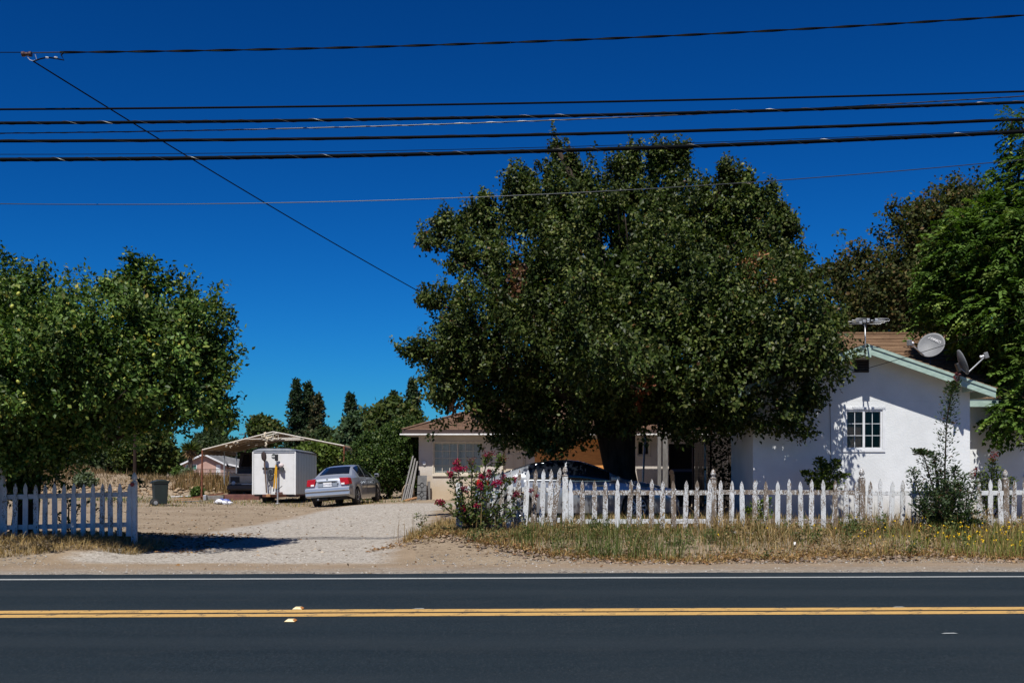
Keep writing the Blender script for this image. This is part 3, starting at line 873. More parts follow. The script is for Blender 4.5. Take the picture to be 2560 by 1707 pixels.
# hip roof
OV = .56
ex0, ex1, ey0, ey1 = BX0 - OV, BX1 + OV, DB - OV, DB + 8 + OV
PT = .335
hr = (ey1 - ey0) / 2
ZR = ZE + .18 + hr * PT
rz0 = ZE + .18
E = [(ex0, ey0, rz0), (ex1, ey0, rz0), (ex1, ey1, rz0), (ex0, ey1, rz0)]
Rg = [(ex0 + hr, (ey0 + ey1) / 2, ZR), (ex1 - hr, (ey0 + ey1) / 2, ZR)]
MB().add(E + Rg + [(p[0], p[1], p[2] - .05) for p in E], [(0, 1, 5, 4), (1, 2, 5), (2, 3, 4, 5), (3, 0, 4), (6, 7, 1, 0), (7, 8, 2, 1), (8, 9, 3, 2), (9, 6, 0, 3), (9, 8, 7, 6)]).build('roof_deck', M['shingle_brown'], back)
courses(back, E[0], E[1], Rg[1], Rg[0], .16, M['shingle_brown'], thick=.03)
courses(back, E[3], E[0], Rg[0], Rg[0], .16, M['shingle_brown'], thick=.03)
# hip cap
q = MB(); a, b = Vector(E[0]), Vector(Rg[0])
for i in range(22):
    p, r_ = a.lerp(b, i / 22), a.lerp(b, (i + 1.1) / 22)
    MB().bar(p + Vector((0, 0, .055)), r_ + Vector((0, 0, .04)), .2, .02).build('hip_cap', M['shingle_brown'], back)
for (x0, x1, y0, y1) in ((ex0, ex1, ey0 - .02, ey0), (ex0 - .02, ex0, ey0 - .02, ey1), (ex1, ex1 + .02, ey0 - .02, ey1)):
    box(x0, x1, y0, y1, ZE + .04, ZE + .19).build('fascia', M['dark_brown_trim'], back)
box(ex0 - .1, ex1 + .1, ey0 - .11, ey0 - .022, ZE - .01, ZE + .045).build('gutter', M['white_trim'], back, bevel=.01)
box(ex0, ex1, ey0 + .001, DB - .001, ZE - .005, ZE + .015).build('soffit', M['stucco_cream'], back)
box(ex0, BX0 - .001, DB, ey1, ZE - .005, ZE + .015).build('soffit', M['stucco_cream'], back)
# oval wall lamp / plaque
MB().lathe([(.001, .0), (.05, .01), (.07, .03), (.07, .05)], Matrix.Translation((P(1061, 0, DB)[0], DB - .001, P(0, 1157, DB)[2])) @ Matrix.Rotation(R(90), 4, 'X'), 18).build('wall_plaque', M['vinyl'], back)

# ---- posts between the two houses, with a roof added to darken the gap -----------------------------------
pat = thing('patio_shade_roof', 'weathered grey posts between the two stucco houses, with a roof added to shade the gap', 'patio cover', (5.8, 36, .2))
for (a, b) in ((1644, 1652), (1657, 1669)):
    x0, x1 = P(a, 0, 35)[0], P(b, 0, 35)[0]
    box(x0, x1, 35 - .05, 35 + .05, .15, 2.82).build('post', M['wood_grey'], pat)
box(4.55, 7.0, 34.9, 35.1, 2.821, 2.98).build('beam', M['wood_grey'], pat)
for i in range(9):
    box(4.55 + i * .29, 4.6 + i * .29, 34.8, 39.9, 2.981, 3.08).build('rafter', M['wood_grey'], pat)
box(4.45, 7.1, 34.7, 40.0, 3.081, 3.11).build('shade_sheet', M['galv'], pat)  # unseen roof, added to keep sun out of the gap
# lattice screen
lt = thing('lattice_screen', 'dark wooden lattice screen near the patio posts by the white house', 'lattice', (6.2, 31.5, .2))
lx0, lx1, lz0, lz1 = P(1735, 0, 31.5)[0], P(1775, 0, 31.5)[0], .2, 2.2
for i in range(9):
    t_ = i / 8
    MB().bar((lx0 + t_ * (lx1 - lx0), 31.5, lz0), (lx0 + t_ * (lx1 - lx0), 31.5, lz1), .012, .03).build('lattice_slat', M['wood_red'], lt)
for i in range(24):
    z = lz0 + (lz1 - lz0) * i / 23
    MB().bar((lx0, 31.515, z), (lx1, 31.515, z), .03, .012).build('lattice_slat', M['wood_red'], lt)
box(lx0 - .05, lx0 - .008, 31.47, 31.53, .1, 2.3).build('lattice_post', M['wood_red'], lt)
box(lx1 + .008, lx1 + .05, 31.47, 31.53, .1, 2.3).build('lattice_post', M['wood_red'], lt)

gt_ = thing('shade_boards', 'dark brown boards added between the two houses to stand for the shade in the gap', 'shade screen', (6.4, 33.8, .15))  # boards added to cover the sunlit wall and keep the gap dark
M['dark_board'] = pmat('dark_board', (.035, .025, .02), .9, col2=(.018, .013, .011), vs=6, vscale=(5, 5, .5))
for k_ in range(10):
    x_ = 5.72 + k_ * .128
    box(x_, x_ + .12, 33.78, 33.805, .12, 2.45 + .02 * (k_ % 3)).build('shade_board', M['dark_board'], gt_)
for z_ in (.5, 1.8): box(5.7, 7.0, 33.81, 33.85, z_, z_ + .09).build('shade_rail', M['dark_board'], gt_)

# ================================================================== vegetation
def unit(a): return a / np.maximum(np.linalg.norm(a, axis=-1, keepdims=True), 1e-9)

def leaves(base, dirs, nrm, L, Wd, fold=0.25):
    """diamond leaves folded along the midrib: 4 verts and 2 triangles each"""
    side = unit(np.cross(dirs, nrm)); nn = unit(np.cross(side, dirs))
    L = np.asarray(L).reshape(-1, 1); Wd = np.asarray(Wd).reshape(-1, 1)
    mid = base + dirs * L * 0.42 + nn * Wd * fold
    v = np.stack([base, mid + side * Wd, base + dirs * L, mid - side * Wd], 1).reshape(-1, 3)
    i = np.arange(len(base)) * 4
    t = np.concatenate([np.stack([i, i + 1, i + 2], -1), np.stack([i, i + 2, i + 3], -1)])
    return v, t

def pick(rng, n, pal, wts):
    pal = np.array(pal); k = rng.choice(len(pal), n, p=np.array(wts) / np.sum(wts))
    return pal[k] * rng.uniform(0.75, 1.25, (n, 1))

def sample_lobes(lobes, n, rng, core=0.6, keep=0.15, shell=0.5, size=False, wmin=0.0):
    lb = np.array(lobes, float)
    wt = (lb[:, 3] * lb[:, 4] * lb[:, 5]) ** (2 / 3); wt = wt + wmin; wt /= wt.sum()
    out, ax, sz = [], [], []
    tot = 0
    while tot < n:
        k = rng.choice(len(lb), n, p=wt)
        u = unit(rng.normal(size=(n, 3)))
        r = 1 - shell * rng.random(n) ** 1.6
        p = lb[k, :3] + u * lb[k, 3:] * r[:, None]
        dmin = np.full(n, 9.0)
        for j in range(len(lb)):
            dd = np.linalg.norm((p - lb[j, :3]) / lb[j, 3:], axis=1)
            dd = np.where(k == j, 9.0, dd)
            dmin = np.minimum(dmin, dd)
        ok = (dmin > core) | (rng.random(n) < keep)
        sz.append(lb[k[ok], 3:].min(-1)); out.append(p[ok]); ax.append(unit(u[ok] / lb[k[ok], 3:] ))
        tot += ok.sum()
    if size: return np.concatenate(out)[:n], np.concatenate(ax)[:n], np.concatenate(sz)[:n]
    return np.concatenate(out)[:n], np.concatenate(ax)[:n]

def crown_mesh(name, lobes, ncl, per, L, Wd, spread, pal, wts, seed, up=0.5, droop=0.3, twig=0.35, tone=0.35, core=.6, keep=.15, shell=.5, dead=None, zmin=None, fill=0, bough=0, brad=.4, nofill_y=-1e9, wmin=0.0, thin=None):
    rng = np.random.default_rng(seed)
    if bough:
        nb = ncl // bough
        bc, bax, bs = sample_lobes(lobes, nb, rng, core, keep, shell, True, wmin)
        bc = bc - bax * np.minimum(brad, bs * .5)[:, None] * .5
        bi = np.repeat(np.arange(nb), bough); ncl = nb * bough
        el = np.clip(rng.normal(0, 1, (ncl, 3)), -1.5, 1.5) * (np.minimum(brad, bs * .45)[:, None] * rng.uniform(.6, 1.25, (nb, 1)))[bi]
        dd_ = unit(bax + np.array([0, 0, up]))[bi]
        el = el * .8 + dd_ * (el * dd_).sum(-1, keepdims=True) * .9
        c = bc[bi] + el; ax = unit(bax[bi] * .8 + el / brad * .6)
        btone = rng.uniform(.72, 1.28, (nb, 1))[bi]
    else:
        c, ax = sample_lobes(lobes, ncl, rng, core, keep, shell); btone = 1.0
    ax = unit(ax + np.array([0, 0, up]) + rng.normal(0, .35, c.shape))
    n = ncl * per
    ci = np.repeat(np.arange(ncl), per)
    t = rng.random((n, 1)) * twig
    base = c[ci] + ax[ci] * (t - twig * .4) + rng.normal(0, 1, (n, 3)) * spread * (1.1 - t / twig * .6)
    d = unit(ax[ci] * .5 + rng.normal(0, .75, (n, 3)) + np.array([0, 0, -droop]))
    nr = unit(ax[ci] * 1.0 + rng.normal(0, .5, (n, 3)) + np.array([0, -.2, .45]))
    ls = L * rng.uniform(.65, 1.25, n)
    col = pick(rng, n, pal, wts) * ((1 + tone * rng.uniform(-1, 1, (ncl, 1))) * btone)[ci]
    if fill:
        lb = np.array(lobes, float)
        wt = lb[:, 3] * lb[:, 4] * lb[:, 5] * np.where(lb[:, 1] < nofill_y, .15, 1.0); k = rng.choice(len(lb), fill, p=wt / wt.sum())
        fb = lb[k, :3] + unit(rng.normal(size=(fill, 3))) * lb[k, 3:] * (rng.random((fill, 1)) ** .4) * .66
        base = np.concatenate([base, fb]); d = np.concatenate([d, unit(rng.normal(size=(fill, 3)))])
        nr = np.concatenate([nr, unit(rng.normal(size=(fill, 3)))]); ls = np.concatenate([ls, L * rng.uniform(1.1, 1.9, fill)])
        col = np.concatenate([col, pick(rng, fill, pal[:2], (1, 1))]); n = len(base)
    if dead is not None:
        for (p, r, dc) in dead:
            m = np.linalg.norm((base - np.array(p)) / np.array(r), axis=1) < 1
            m &= rng.random(n) < .8
            col[m] = np.array(dc) * rng.uniform(.6, 1.4, (m.sum(), 1))
    if thin is not None:
        ok = ~((base[:, 1] < thin[0]) & (base[:, 0] > thin[1]) & (rng.random(len(base)) < thin[2]))
        base, d, nr, ls, col = base[ok], d[ok], nr[ok], ls[ok], col[ok]
    if zmin is not None:
        ok = base[:, 2] > zmin
        base, d, nr, ls, col = base[ok], d[ok], nr[ok], ls[ok], col[ok]
    v, tr = leaves(base, d, nr, ls, ls * Wd / L)
    return np_mesh(name, v, tr, np.repeat(np.clip(col, 0, 1), 4, axis=0)), c

def pinnate_mesh(name, lobes, n, rl, nl, L, Wd, pal, wts, seed, core=.6, keep=.1, shell=.5):
    rng = np.random.default_rng(seed)
    c, ax = sample_lobes(lobes, n, rng, core, keep, shell)
    d = unit(ax * .9 + rng.normal(0, .55, c.shape) + np.array([0, 0, -.25]))
    col0 = pick(rng, n, pal, wts)
    bs, ds, ns, ls, cs = [], [], [], [], []
    s = unit(np.cross(d, np.array([0, 0, 1.0]) + rng.normal(0, .2, d.shape)))
    for k in range(nl):
        t = (k + .5) / nl
        p = c + d * (rl * t) + np.array([0, 0, -.30]) * (rl * t * t)
        for sg in (-1, 1):
            bs.append(p)
            ds.append(unit(s * sg + d * .6 + np.array([0, 0, -.45]) + rng.normal(0, .15, d.shape)))
            ns.append(unit(np.array([0, -.2, 1.0]) + rng.normal(0, .3, d.shape)))
            ls.append(L * rng.uniform(.7, 1.2, n) * (1 - .4 * abs(t - .5))); cs.append(col0 * rng.uniform(.8, 1.2, (n, 1)))
    b, dd, nn, ll, cc = (np.concatenate(x) for x in (bs, ds, ns, ls, cs))
    v, tr = leaves(b, dd, nn, ll, ll * Wd / L)
    return np_mesh(name, v, tr, np.repeat(np.clip(cc, 0, 1), 4, axis=0)), c

def limb(q, a, b, r0, r1, bend=.15, n=6, rng=None, sides=7):
    a, b = np.array(a, float), np.array(b, float)
    ts = np.linspace(0, 1, n)
    off = rng.normal(0, 1, 3) * bend * np.linalg.norm(b - a) * .5
    pts = [a + (b - a) * t + off * math.sin(math.pi * t) + np.array([0, 0, bend * np.linalg.norm(b - a) * .4]) * math.sin(math.pi * t) * .5 for t in ts]
    q.tube(pts, list(np.linspace(r0, r1, n)), sides)
    return pts

def branches(lobes, root, fork, r_fork, seed, per=5, r_min=.02):
    rng = np.random.default_rng(seed)
    q = MB()
    for lb in lobes:
        c = np.array(lb[:3]); r = np.array(lb[3:])
        pts = limb(q, fork, c, r_fork * rng.uniform(.5, .8), .05, .12, 7, rng)
        for _ in range(per):
            u = unit(rng.normal(size=3)); s = pts[rng.integers(3, 7)]
            limb(q, s, c + u * r * .85, .045, r_min * .5, .12, 5, rng, 5)
    return q

GREEN_A = [(0.028, 0.048, 0.012), (0.045, 0.068, 0.018), (0.075, 0.095, 0.032), (0.10, 0.10, 0.025), (0.10, 0.055, 0.02)]

# ---- the big tree in the middle --------------------------------------------
DT = 28.2
def lobe(px, py, rx, ry, dd=0.0, dep=None, D=DT):
    d = D + dd
    c = P(px, py, d); s = d / F_PX
    return (c[0], c[1], c[2], rx * s, (dep if dep is not None else min(rx * s, 3.2)), ry * s)
big_l = [lobe(1500, 790, 290, 250, -.6, 4.4), lobe(1310, 750, 150, 170, -1.2, 2.6), lobe(1740, 760, 200, 190, -1.6, 3.2), lobe(1880, 840, 150, 160, -3.2, 2.4),
         lobe(1200, 880, 100, 130, -.2, 1.8), lobe(1330, 960, 150, 105, .4, 1.9), lobe(1560, 910, 230, 130, -3.4, 2.4), lobe(1740, 960, 175, 100, -3.0, 2.2),
         lobe(1950, 930, 85, 100, -3.8, 1.5), lobe(2025, 880, 70, 95, -4.4, 1.2), lobe(1995, 780, 65, 80, -4.2, 1.3), lobe(1110, 870, 55, 38, -.9, .8), lobe(1145, 800, 60, 55, -.8, 1.0),
         lobe(1160, 630, 50, 50, -.2, .8), lobe(1112, 563, 48, 24, 0, .5), lobe(1085, 600, 34, 16, 0, .35), lobe(1215, 560, 40, 50, .2, .5), lobe(1206, 520, 18, 30, .2, .3), lobe(1240, 640, 60, 60, -.3, .9), lobe(1295, 530, 48, 62, 0, .8), lobe(1300, 470, 22, 34, 0, .35), lobe(1350, 520, 50, 60, 0, .9),
         lobe(1398, 470, 40, 60, -.2, .8), lobe(1400, 380, 26, 45, -.2, .4), lobe(1384, 325, 10, 32, -.2, .16), lobe(1425, 370, 12, 28, -.2, .2), lobe(1440, 560, 90, 100, -.5, 1.4), lobe(1475, 460, 40, 55, 0, .7), lobe(1455, 410, 16, 30, 0, .25),
         lobe(1530, 510, 52, 68, .2, 1.0), lobe(1540, 410, 26, 45, .2, .4), lobe(1576, 375, 16, 34, .2, .25), lobe(1575, 450, 30, 40, .2, .6), lobe(1590, 570, 110, 100, -.5, 1.6), lobe(1650, 475, 50, 68, -.2, 1.0), lobe(1640, 385, 22, 42, -.2, .3), lobe(1690, 420, 24, 40, -.2, .4), lobe(1697, 358, 12, 24, -.2, .2),
         lobe(1720, 530, 70, 80, -.2, 1.1), lobe(1745, 460, 22, 42, 0, .35), lobe(1780, 600, 80, 80, -.3, 1.2), lobe(1812, 500, 30, 60, -.4, .6), lobe(1814, 410, 16, 34, -.4, .25), lobe(1850, 440, 16, 40, -.4, .28), lobe(1840, 560, 55, 70, -.4, .9), lobe(1900, 595, 46, 72, -.6, .9), lobe(1932, 505, 20, 44, -.6, .3), lobe(1890, 500, 20, 40, -.6, .3), lobe(1970, 590, 24, 70, -.6, .4), lobe(1962, 540, 10, 28, -.6, .18), lobe(1950, 690, 65, 70, -1.5, 1.1), lobe(2015, 690, 24, 34, -1.5, .4), lobe(1370, 640, 90, 80, -.5, 1.3), lobe(1860, 680, 90, 80, -1.0, 1.4),
         lobe(1420, 1065, 95, 45, -.6, 1.3), lobe(1270, 1060, 80, 52, .3, 1.1), lobe(1215, 1010, 62, 60, .2, .9), lobe(1870, 1020, 70, 48, -3.4, 1.0), lobe(1955, 1045, 50, 34, -4.0, .7), lobe(1690, 1050, 55, 42, -1.5, 1.2), lobe(2010, 1010, 20, 38, -4.4, .35),
         lobe(1112, 960, 38, 60, -.9, .7), lobe(1045, 880, 40, 14, -.7, .3), lobe(1085, 745, 28, 14, -.6, .3), lobe(1560, 1000, 140, 70, -1.5, 1.8), lobe(1340, 1090, 60, 30, .2, .8), lobe(1420, 1105, 45, 22, -.6, .6), lobe(1900, 1060, 50, 26, -3.4, .7), lobe(1800, 1050, 60, 36, -3.0, .9), lobe(1990, 1060, 26, 36, -4.2, .4), lobe(2070, 850, 40, 50, -4.4, .7), lobe(1080, 930, 20, 30, -.8, .3)]
SHOOTS = [(1384, 308), (1413, 338), (1440, 392), (1475, 375), (1518, 392), (1548, 362), (1576, 338), (1606, 378), (1640, 334), (1665, 350), (1697, 334), (1722, 392), (1745, 420), (1775, 450), (1812, 380), (1850, 400), (1880, 445), (1925, 462), (1965, 512), (2000, 580), (2040, 660),
          (1205, 480), (1235, 500), (1262, 468), (1300, 440), (1338, 432), (1365, 400), (1150, 530), (1395, 350), (1558, 400), (1625, 380), (1682, 380), (1830, 440), (1940, 520), (1980, 560), (1285, 480), (1320, 470), (1500, 420)]
SIDE = [(1070, 548), (1062, 600), (1085, 650), (1075, 712), (1062, 765), (1005, 880), (1050, 905), (1065, 990), (1040, 850), (1085, 575), (2075, 720), (2108, 860), (2105, 800), (2060, 1010)]
zlim = P(0, 420, DT)[2]
big_l = [(l[0], l[1], l[2] - .30, l[3], l[4], l[5] * .85) if l[2] + l[5] > zlim else l for l in big_l]
big = thing('broadleaf_tree', 'huge dark green tree with a thick trunk in front of the houses', 'tree', (P(1550, 0, DT)[0], DT, .2))
PAL_BIG = [(0.019, 0.033, 0.007), (0.035, 0.052, 0.011), (0.064, 0.080, 0.020), (0.11, 0.118, 0.035), (0.09, 0.05, 0.02)]
deadA = [(tuple(P(1885, 672, DT - 1.8)), (.45, 1.6, .35), (.30, .15, .075)), (tuple(P(1910, 715, DT - 1.8)), (.35, 1.6, .2), (.28, .13, .06)), (tuple(P(1290, 690, DT - 2.6)), (.25, 1.5, .5), (.085, .04, .02)),
         (tuple(P(1240, 1030, DT - 2)), (.35, 1.5, .5), (.11, .05, .022)), (tuple(P(1595, 980, DT - 3)), (.12, 2.5, .45), (.13, .042, .018)), (tuple(P(1985, 990, DT - 2)), (.2, 2, .25), (.11, .03, .02)), (tuple(P(1140, 1020, DT - 1)), (.2, 2, .25), (.20, .1, .045))]
me, cl = crown_mesh('crown', big_l, 8600, 25, .102, .035, .09, PAL_BIG, (3, 4, 3, 1, .12), 21, up=.7, droop=.75, twig=.38, tone=.4, dead=deadA, fill=26000, bough=10, brad=.34, nofill_y=24.8, wmin=.32, thin=(25.2, 5.0, .15))
link('crown', me, M['gloss_leaf'], big)
rg = np.random.default_rng(5)
q = MB()
tb, tf = P(1563, 1290, DT), P(1535, 1040, DT)
tb[2] = .1
q.tube([tb + [0, 0, 0], tb + [-.02, 0, .35], (tb * .55 + tf * .45), tf, tf + [-.1, 0, .9]], [.62, .47, .40, .55, .35], 14)
fk = tf + np.array([0, 0, -.15])
for lb in big_l[:14] + big_l[18:50:3]:
    limb(q, fk, np.array(lb[:3]), .26, .05, .1, 7, rg, 8)
    for _ in range(4):
        u = unit(rg.normal(size=3)); limb(q, np.array(fk) * .4 + np.array(lb[:3]) * .6, np.array(lb[:3]) + u * np.array(lb[3:]) * .9, .05, .012, .12, 5, rg, 5)
q.build('trunk', M['bark'], big, smooth=True)
# leafy upright shoots along the top and arms at the sides
rg = np.random.default_rng(91)
bs_, ds_, ls_ = [], [], []
for k_, (tx_, ty_) in enumerate(SHOOTS + SIDE):
    up_ = k_ < len(SHOOTS)
    tip = P(tx_, ty_, DT - .3 + .3 * (k_ % 3))
    ax_ = unit(np.array([rg.normal(0, .1), rg.normal(0, .1), 1.0])) if up_ else unit(np.array([-1.0 if tx_ < 1500 else 1.0, -.2, rg.uniform(-.25, .35)]))
    if not up_: tip = P(tx_, ty_, DT - (.6 if tx_ < 1500 else 4.0))
    ln_ = rg.uniform(.9, 1.5); n_ = int(170 * ln_)
    u_ = rg.random((n_, 1)) ** .8
    rad_ = .05 + .15 * u_
    bs_.append(tip - ax_ * ln_ * u_ + rg.normal(0, 1, (n_, 3)) * rad_ * .6)
    ds_.append(unit(ax_ * .3 + rg.normal(0, .7, (n_, 3)) + [0, 0, -.6])); ls_.append(.10 * rg.uniform(.6, 1.2, n_))
bs_, ds_, ls_ = np.concatenate(bs_), np.concatenate(ds_), np.concatenate(ls_)
v, t = leaves(bs_, ds_, unit(rg.normal(0, .6, bs_.shape) + [0, -.6, .6]), ls_, ls_ * .34)
link('leafy_shoots', np_mesh('leafy_shoots', v, t, np.repeat(pick(rg, len(bs_), PAL_BIG[:4], (3, 4, 3, 1)), 4, 0)), M['gloss_leaf'], big)
# bare twigs poking out of the crown
tw = MB()
for (a, b) in (((1310, 490), (1265, 433)), ((1312, 480), (1284, 436)), ((1320, 470), (1319, 460)), ((1213, 560), (1200, 498)), ((1290, 500), (1260, 480)), ((2000, 640), (2030, 640)), ((2010, 690), (2035, 680)), ((2000, 620), (2012, 575))):
    p0, p1 = P(*a, DT - .3), P(*b, DT - .3)
    tw.tube([p0, (p0 + p1) / 2 + [.03, 0, .05], p1], [.012, .009, .004], 5)
tw.build('bare_twigs', M['bark'], big)

# ---- citrus tree on the left -----------------------------------------------
DC = 19.3
L_ = lambda *a: lobe(*a, D=DC)
cit_l = [L_(70, 850, 172, 122, 0, 2.4), L_(250, 882, 160, 122, -.2, 2.4), L_(395, 800, 90, 80, .2, 1.4), L_(455, 900, 88, 105, 0, 1.5), L_(330, 985, 180, 62, -.5, 1.9), L_(90, 1005, 190, 110, -.4, 2.2),
         L_(40, 730, 60, 45, 0, .8), L_(12, 680, 12, 40, 0, .2), L_(100, 705, 22, 22, 0, .3), L_(150, 765, 28, 18, 0, .4), L_(380, 712, 36, 26, .2, .5), L_(388, 662, 8, 20, .2, .12), L_(353, 662, 8, 20, .2, .12), L_(320, 700, 14, 16, .2, .2), L_(270, 715, 12, 28, .2, .2), L_(225, 775, 14, 16, .2, .25), L_(315, 752, 45, 30, 0, .6),
         L_(528, 850, 36, 60, 0, .6), L_(555, 790, 18, 10, .1, .2), L_(515, 765, 7, 18, .1, .1), L_(480, 780, 20, 16, .1, .25), L_(548, 955, 26, 50, 0, .4), L_(590, 1035, 22, 8, 0, .15), L_(500, 1015, 75, 34, -.2, 1.0), L_(-140, 860, 200, 200, 0, 2.4), L_(-120, 1040, 160, 120, 0, 2),
         L_(70, 1125, 110, 55, .3, 1.4), L_(200, 1085, 110, 38, .0, 1.5), L_(40, 1200, 55, 65, 1.2, .6), L_(320, 1055, 60, 24, -.3, .6), L_(560, 1050, 22, 10, 0, .2)]
cit = thing('citrus_tree', 'round lemon tree with glossy leaves overhanging the left picket fence', 'tree', (P(60, 0, 21)[0], 21, .1))
PAL_C = [(0.028, 0.058, 0.010), (0.055, 0.096, 0.018), (0.092, 0.140, 0.034), (0.16, 0.19, 0.042), (0.24, 0.20, 0.035)]
me, cl2 = crown_mesh('crown', cit_l, 5000, 24, .088, .027, .085, PAL_C, (3, 4, 3, 1.2, .25), 33, up=.6, droop=.15, twig=.4, tone=.4, fill=8000, bough=9, brad=.22, wmin=.015)
link('crown', me, M['gloss_leaf'], cit)
q = MB(); rg = np.random.default_rng(8)
cb_, cf = np.array([P(62, 0, 21)[0], 21.0, .05]), np.array([P(75, 0, 20.8)[0], 20.8, 1.35])
q.tube([cb_, cb_ + [0, 0, .3], cf, cf + [.1, 0, .5]], [.34, .25, .21, .14], 12)
for lb in cit_l[:6] + cit_l[23:26]:
    limb(q, cf + np.array([0, 0, .35]), np.array(lb[:3]) + np.array([0, .2, .25]), .085, .02, .12, 6, rg, 7)
    for _ in range(6):
        u = unit(rg.normal(size=3)); limb(q, cf * .35 + np.array(lb[:3]) * .65, np.array(lb[:3]) + u * np.array(lb[3:]) * .92, .03, .008, .12, 5, rg, 5)
q.build('trunk', M['bark'], cit, smooth=True)
M['lemon'] = pmat('lemon', (0.45, 0.42, 0.06), 0.45, col2=(0.30, 0.34, 0.05), vs=20)
lm = MB().lathe([(.002, -.036), (.018, -.03), (.028, -.012), (.028, .01), (.02, .026), (.006, .036)], None, 10).mesh('lemon', True)
lm.materials.append(M['lemon'])
rg = np.random.default_rng(77)
front = cl2[cl2[:, 1] < DC - .3]
for k in rg.choice(len(front), 34, replace=False):
    o = bpy.data.objects.new('lemon', lm); COL.objects.link(o); o.parent = cit
    o.matrix_parent_inverse = Matrix.Translation(cit.location).inverted()
    o.location = front[k] + np.array([0, -.22, -.05]); o.rotation_euler = rg.uniform(-.5, .5, 3)

# ---- trees on the right -----------------------------------------------------
DR = 28.6
A_ = lambda *a: lobe(*a, D=DR)
ash_l = [A_(2500, 640, 150, 150, 0, 2.4), A_(2395, 620, 65, 75, 0, 1.3), A_(2470, 770, 120, 105, -.3, 2.0), A_(2360, 745, 52, 60, .4, 1.0), A_(2420, 700, 100, 100, .6, 1.8), A_(2545, 480, 55, 110, 0, 1.2), A_(2560, 350, 30, 55, 0, .7), A_(2530, 296, 14, 14, 0, .25),
         A_(2570, 950, 62, 120, -1.8, 1.2), A_(2520, 1035, 36, 55, -2.0, .7), A_(2490, 545, 60, 50, 0, 1.0), A_(2640, 700, 140, 280, 0, 2.5), A_(2335, 690, 34, 36, .3, .6), A_(2455, 880, 45, 42, .8, .8), A_(2300, 815, 22, 12, .8, .3), A_(2540, 860, 60, 60, -.6, 1.2)]
ash = thing('ash_tree', 'bright green tree with feathery drooping leaves at the right edge of the photo', 'tree', (13.4, DR + .6, .1))
PAL_R = [(0.026, 0.055, 0.008), (0.048, 0.090, 0.013), (0.080, 0.135, 0.025), (0.15, 0.20, 0.05)]
me, _ = pinnate_mesh('crown', ash_l, 6200, .40, 5, .165, .046, PAL_R, (2, 4, 4, 1.5), 44, core=.55, keep=.15, shell=.55)
link('crown', me, M['leaf'], ash)
q = MB(); rg = np.random.default_rng(12)
q.tube([(13.4, DR + .6, 0), (13.35, DR + .6, 1.8), (13.2, DR + .5, 3.6)], [.3, .24, .2], 10)
for lb in ash_l[:12]: limb(q, (13.25, DR + .5, 2.8), lb[:3], .13, .02, .1, 6, rg, 6)
q.build('trunk', M['bark'], ash, smooth=True)

DO = 46.0
O_ = lambda *a: lobe(*a, D=DO)
oak_l = [O_(2190, 740, 95, 90, 0, 2.2), O_(2275, 680, 90, 105, 0, 2.2), O_(2350, 610, 75, 100, .5, 2.0), O_(2110, 715, 40, 48, 0, 1.1), O_(2088, 675, 20, 25, 0, .5), O_(2160, 635, 34, 34, 0, .8), O_(2250, 555, 32, 34, 0, .8), O_(2310, 520, 36, 34, 0, .9), O_(2400, 490, 50, 36, 1, 1.2), O_(2140, 795, 85, 50, -.5, 1.7), O_(2260, 785, 110, 60, 0, 2.0), O_(2062, 775, 34, 34, 0, .9), O_(2100, 840, 80, 35, 0, 1.5), O_(2480, 640, 130, 150, 1, 2.4)]
oak = thing('bronze_tree', 'brownish green tree behind the white house between the two greener trees', 'tree', (P(2230, 0, DO)[0], DO, -.1))
PAL_O = [(0.026, 0.036, 0.010), (0.050, 0.058, 0.016), (0.078, 0.066, 0.021), (0.105, 0.065, 0.026)]
me, _ = crown_mesh('crown', oak_l, 2600, 20, .16, .065, .17, PAL_O, (3, 4, 2, 1), 55, up=.6, droop=.2, twig=.6, tone=.35, fill=5000, bough=8, brad=.4)
link('crown', me, M['leaf'], oak)
q = MB(); rg = np.random.default_rng(13)
bx = P(2230, 0, DO)[0]
q.tube([(bx, DO, -.2), (bx, DO, 2.5), (bx + .2, DO, 4.4)], [.4, .32, .25], 9)
for lb in oak_l: limb(q, (bx + .1, DO, 3.6), lb[:3], .15, .03, .1, 6, rg, 6)
q.build('trunk', M['bark'], oak, smooth=True)

# ---- dark glossy shrub by the cream house ------------------------------------
DS = 44.5
S_ = lambda *a: lobe(*a, D=DS)
sh_l = [S_(960, 1160, 75, 75, 0, 1.6), S_(1010, 1120, 60, 70, .2, 1.3), S_(905, 1170, 45, 60, 0, 1.0), S_(1000, 1090, 42, 34, .3, .9), S_(935, 1120, 40, 36, 0, .9), S_(1030, 1180, 45, 60, 0, .9)]
shr = thing('evergreen_shrub', 'tall dark glossy evergreen shrub between the silver car and the cream house', 'shrub', (P(960, 0, DS)[0], DS, .1))
me, _ = crown_mesh('foliage', sh_l, 1500, 22, .10, .036, .12, [tuple(.62 * q_ for q_ in c_) for c_ in PAL_C], (4, 4, 2, .5, .05), 66, up=.5, droop=.1, twig=.3, zmin=.15)
link('foliage', me, M['gloss_leaf'], shr)
q = MB(); rg = np.random.default_rng(14)
for lb in sh_l: limb(q, (P(960, 0, DS)[0] + rg.uniform(-.5, .5), DS, .05), lb[:3], .05, .015, .1, 5, rg, 6)
q.build('stems', M['bark'], shr)

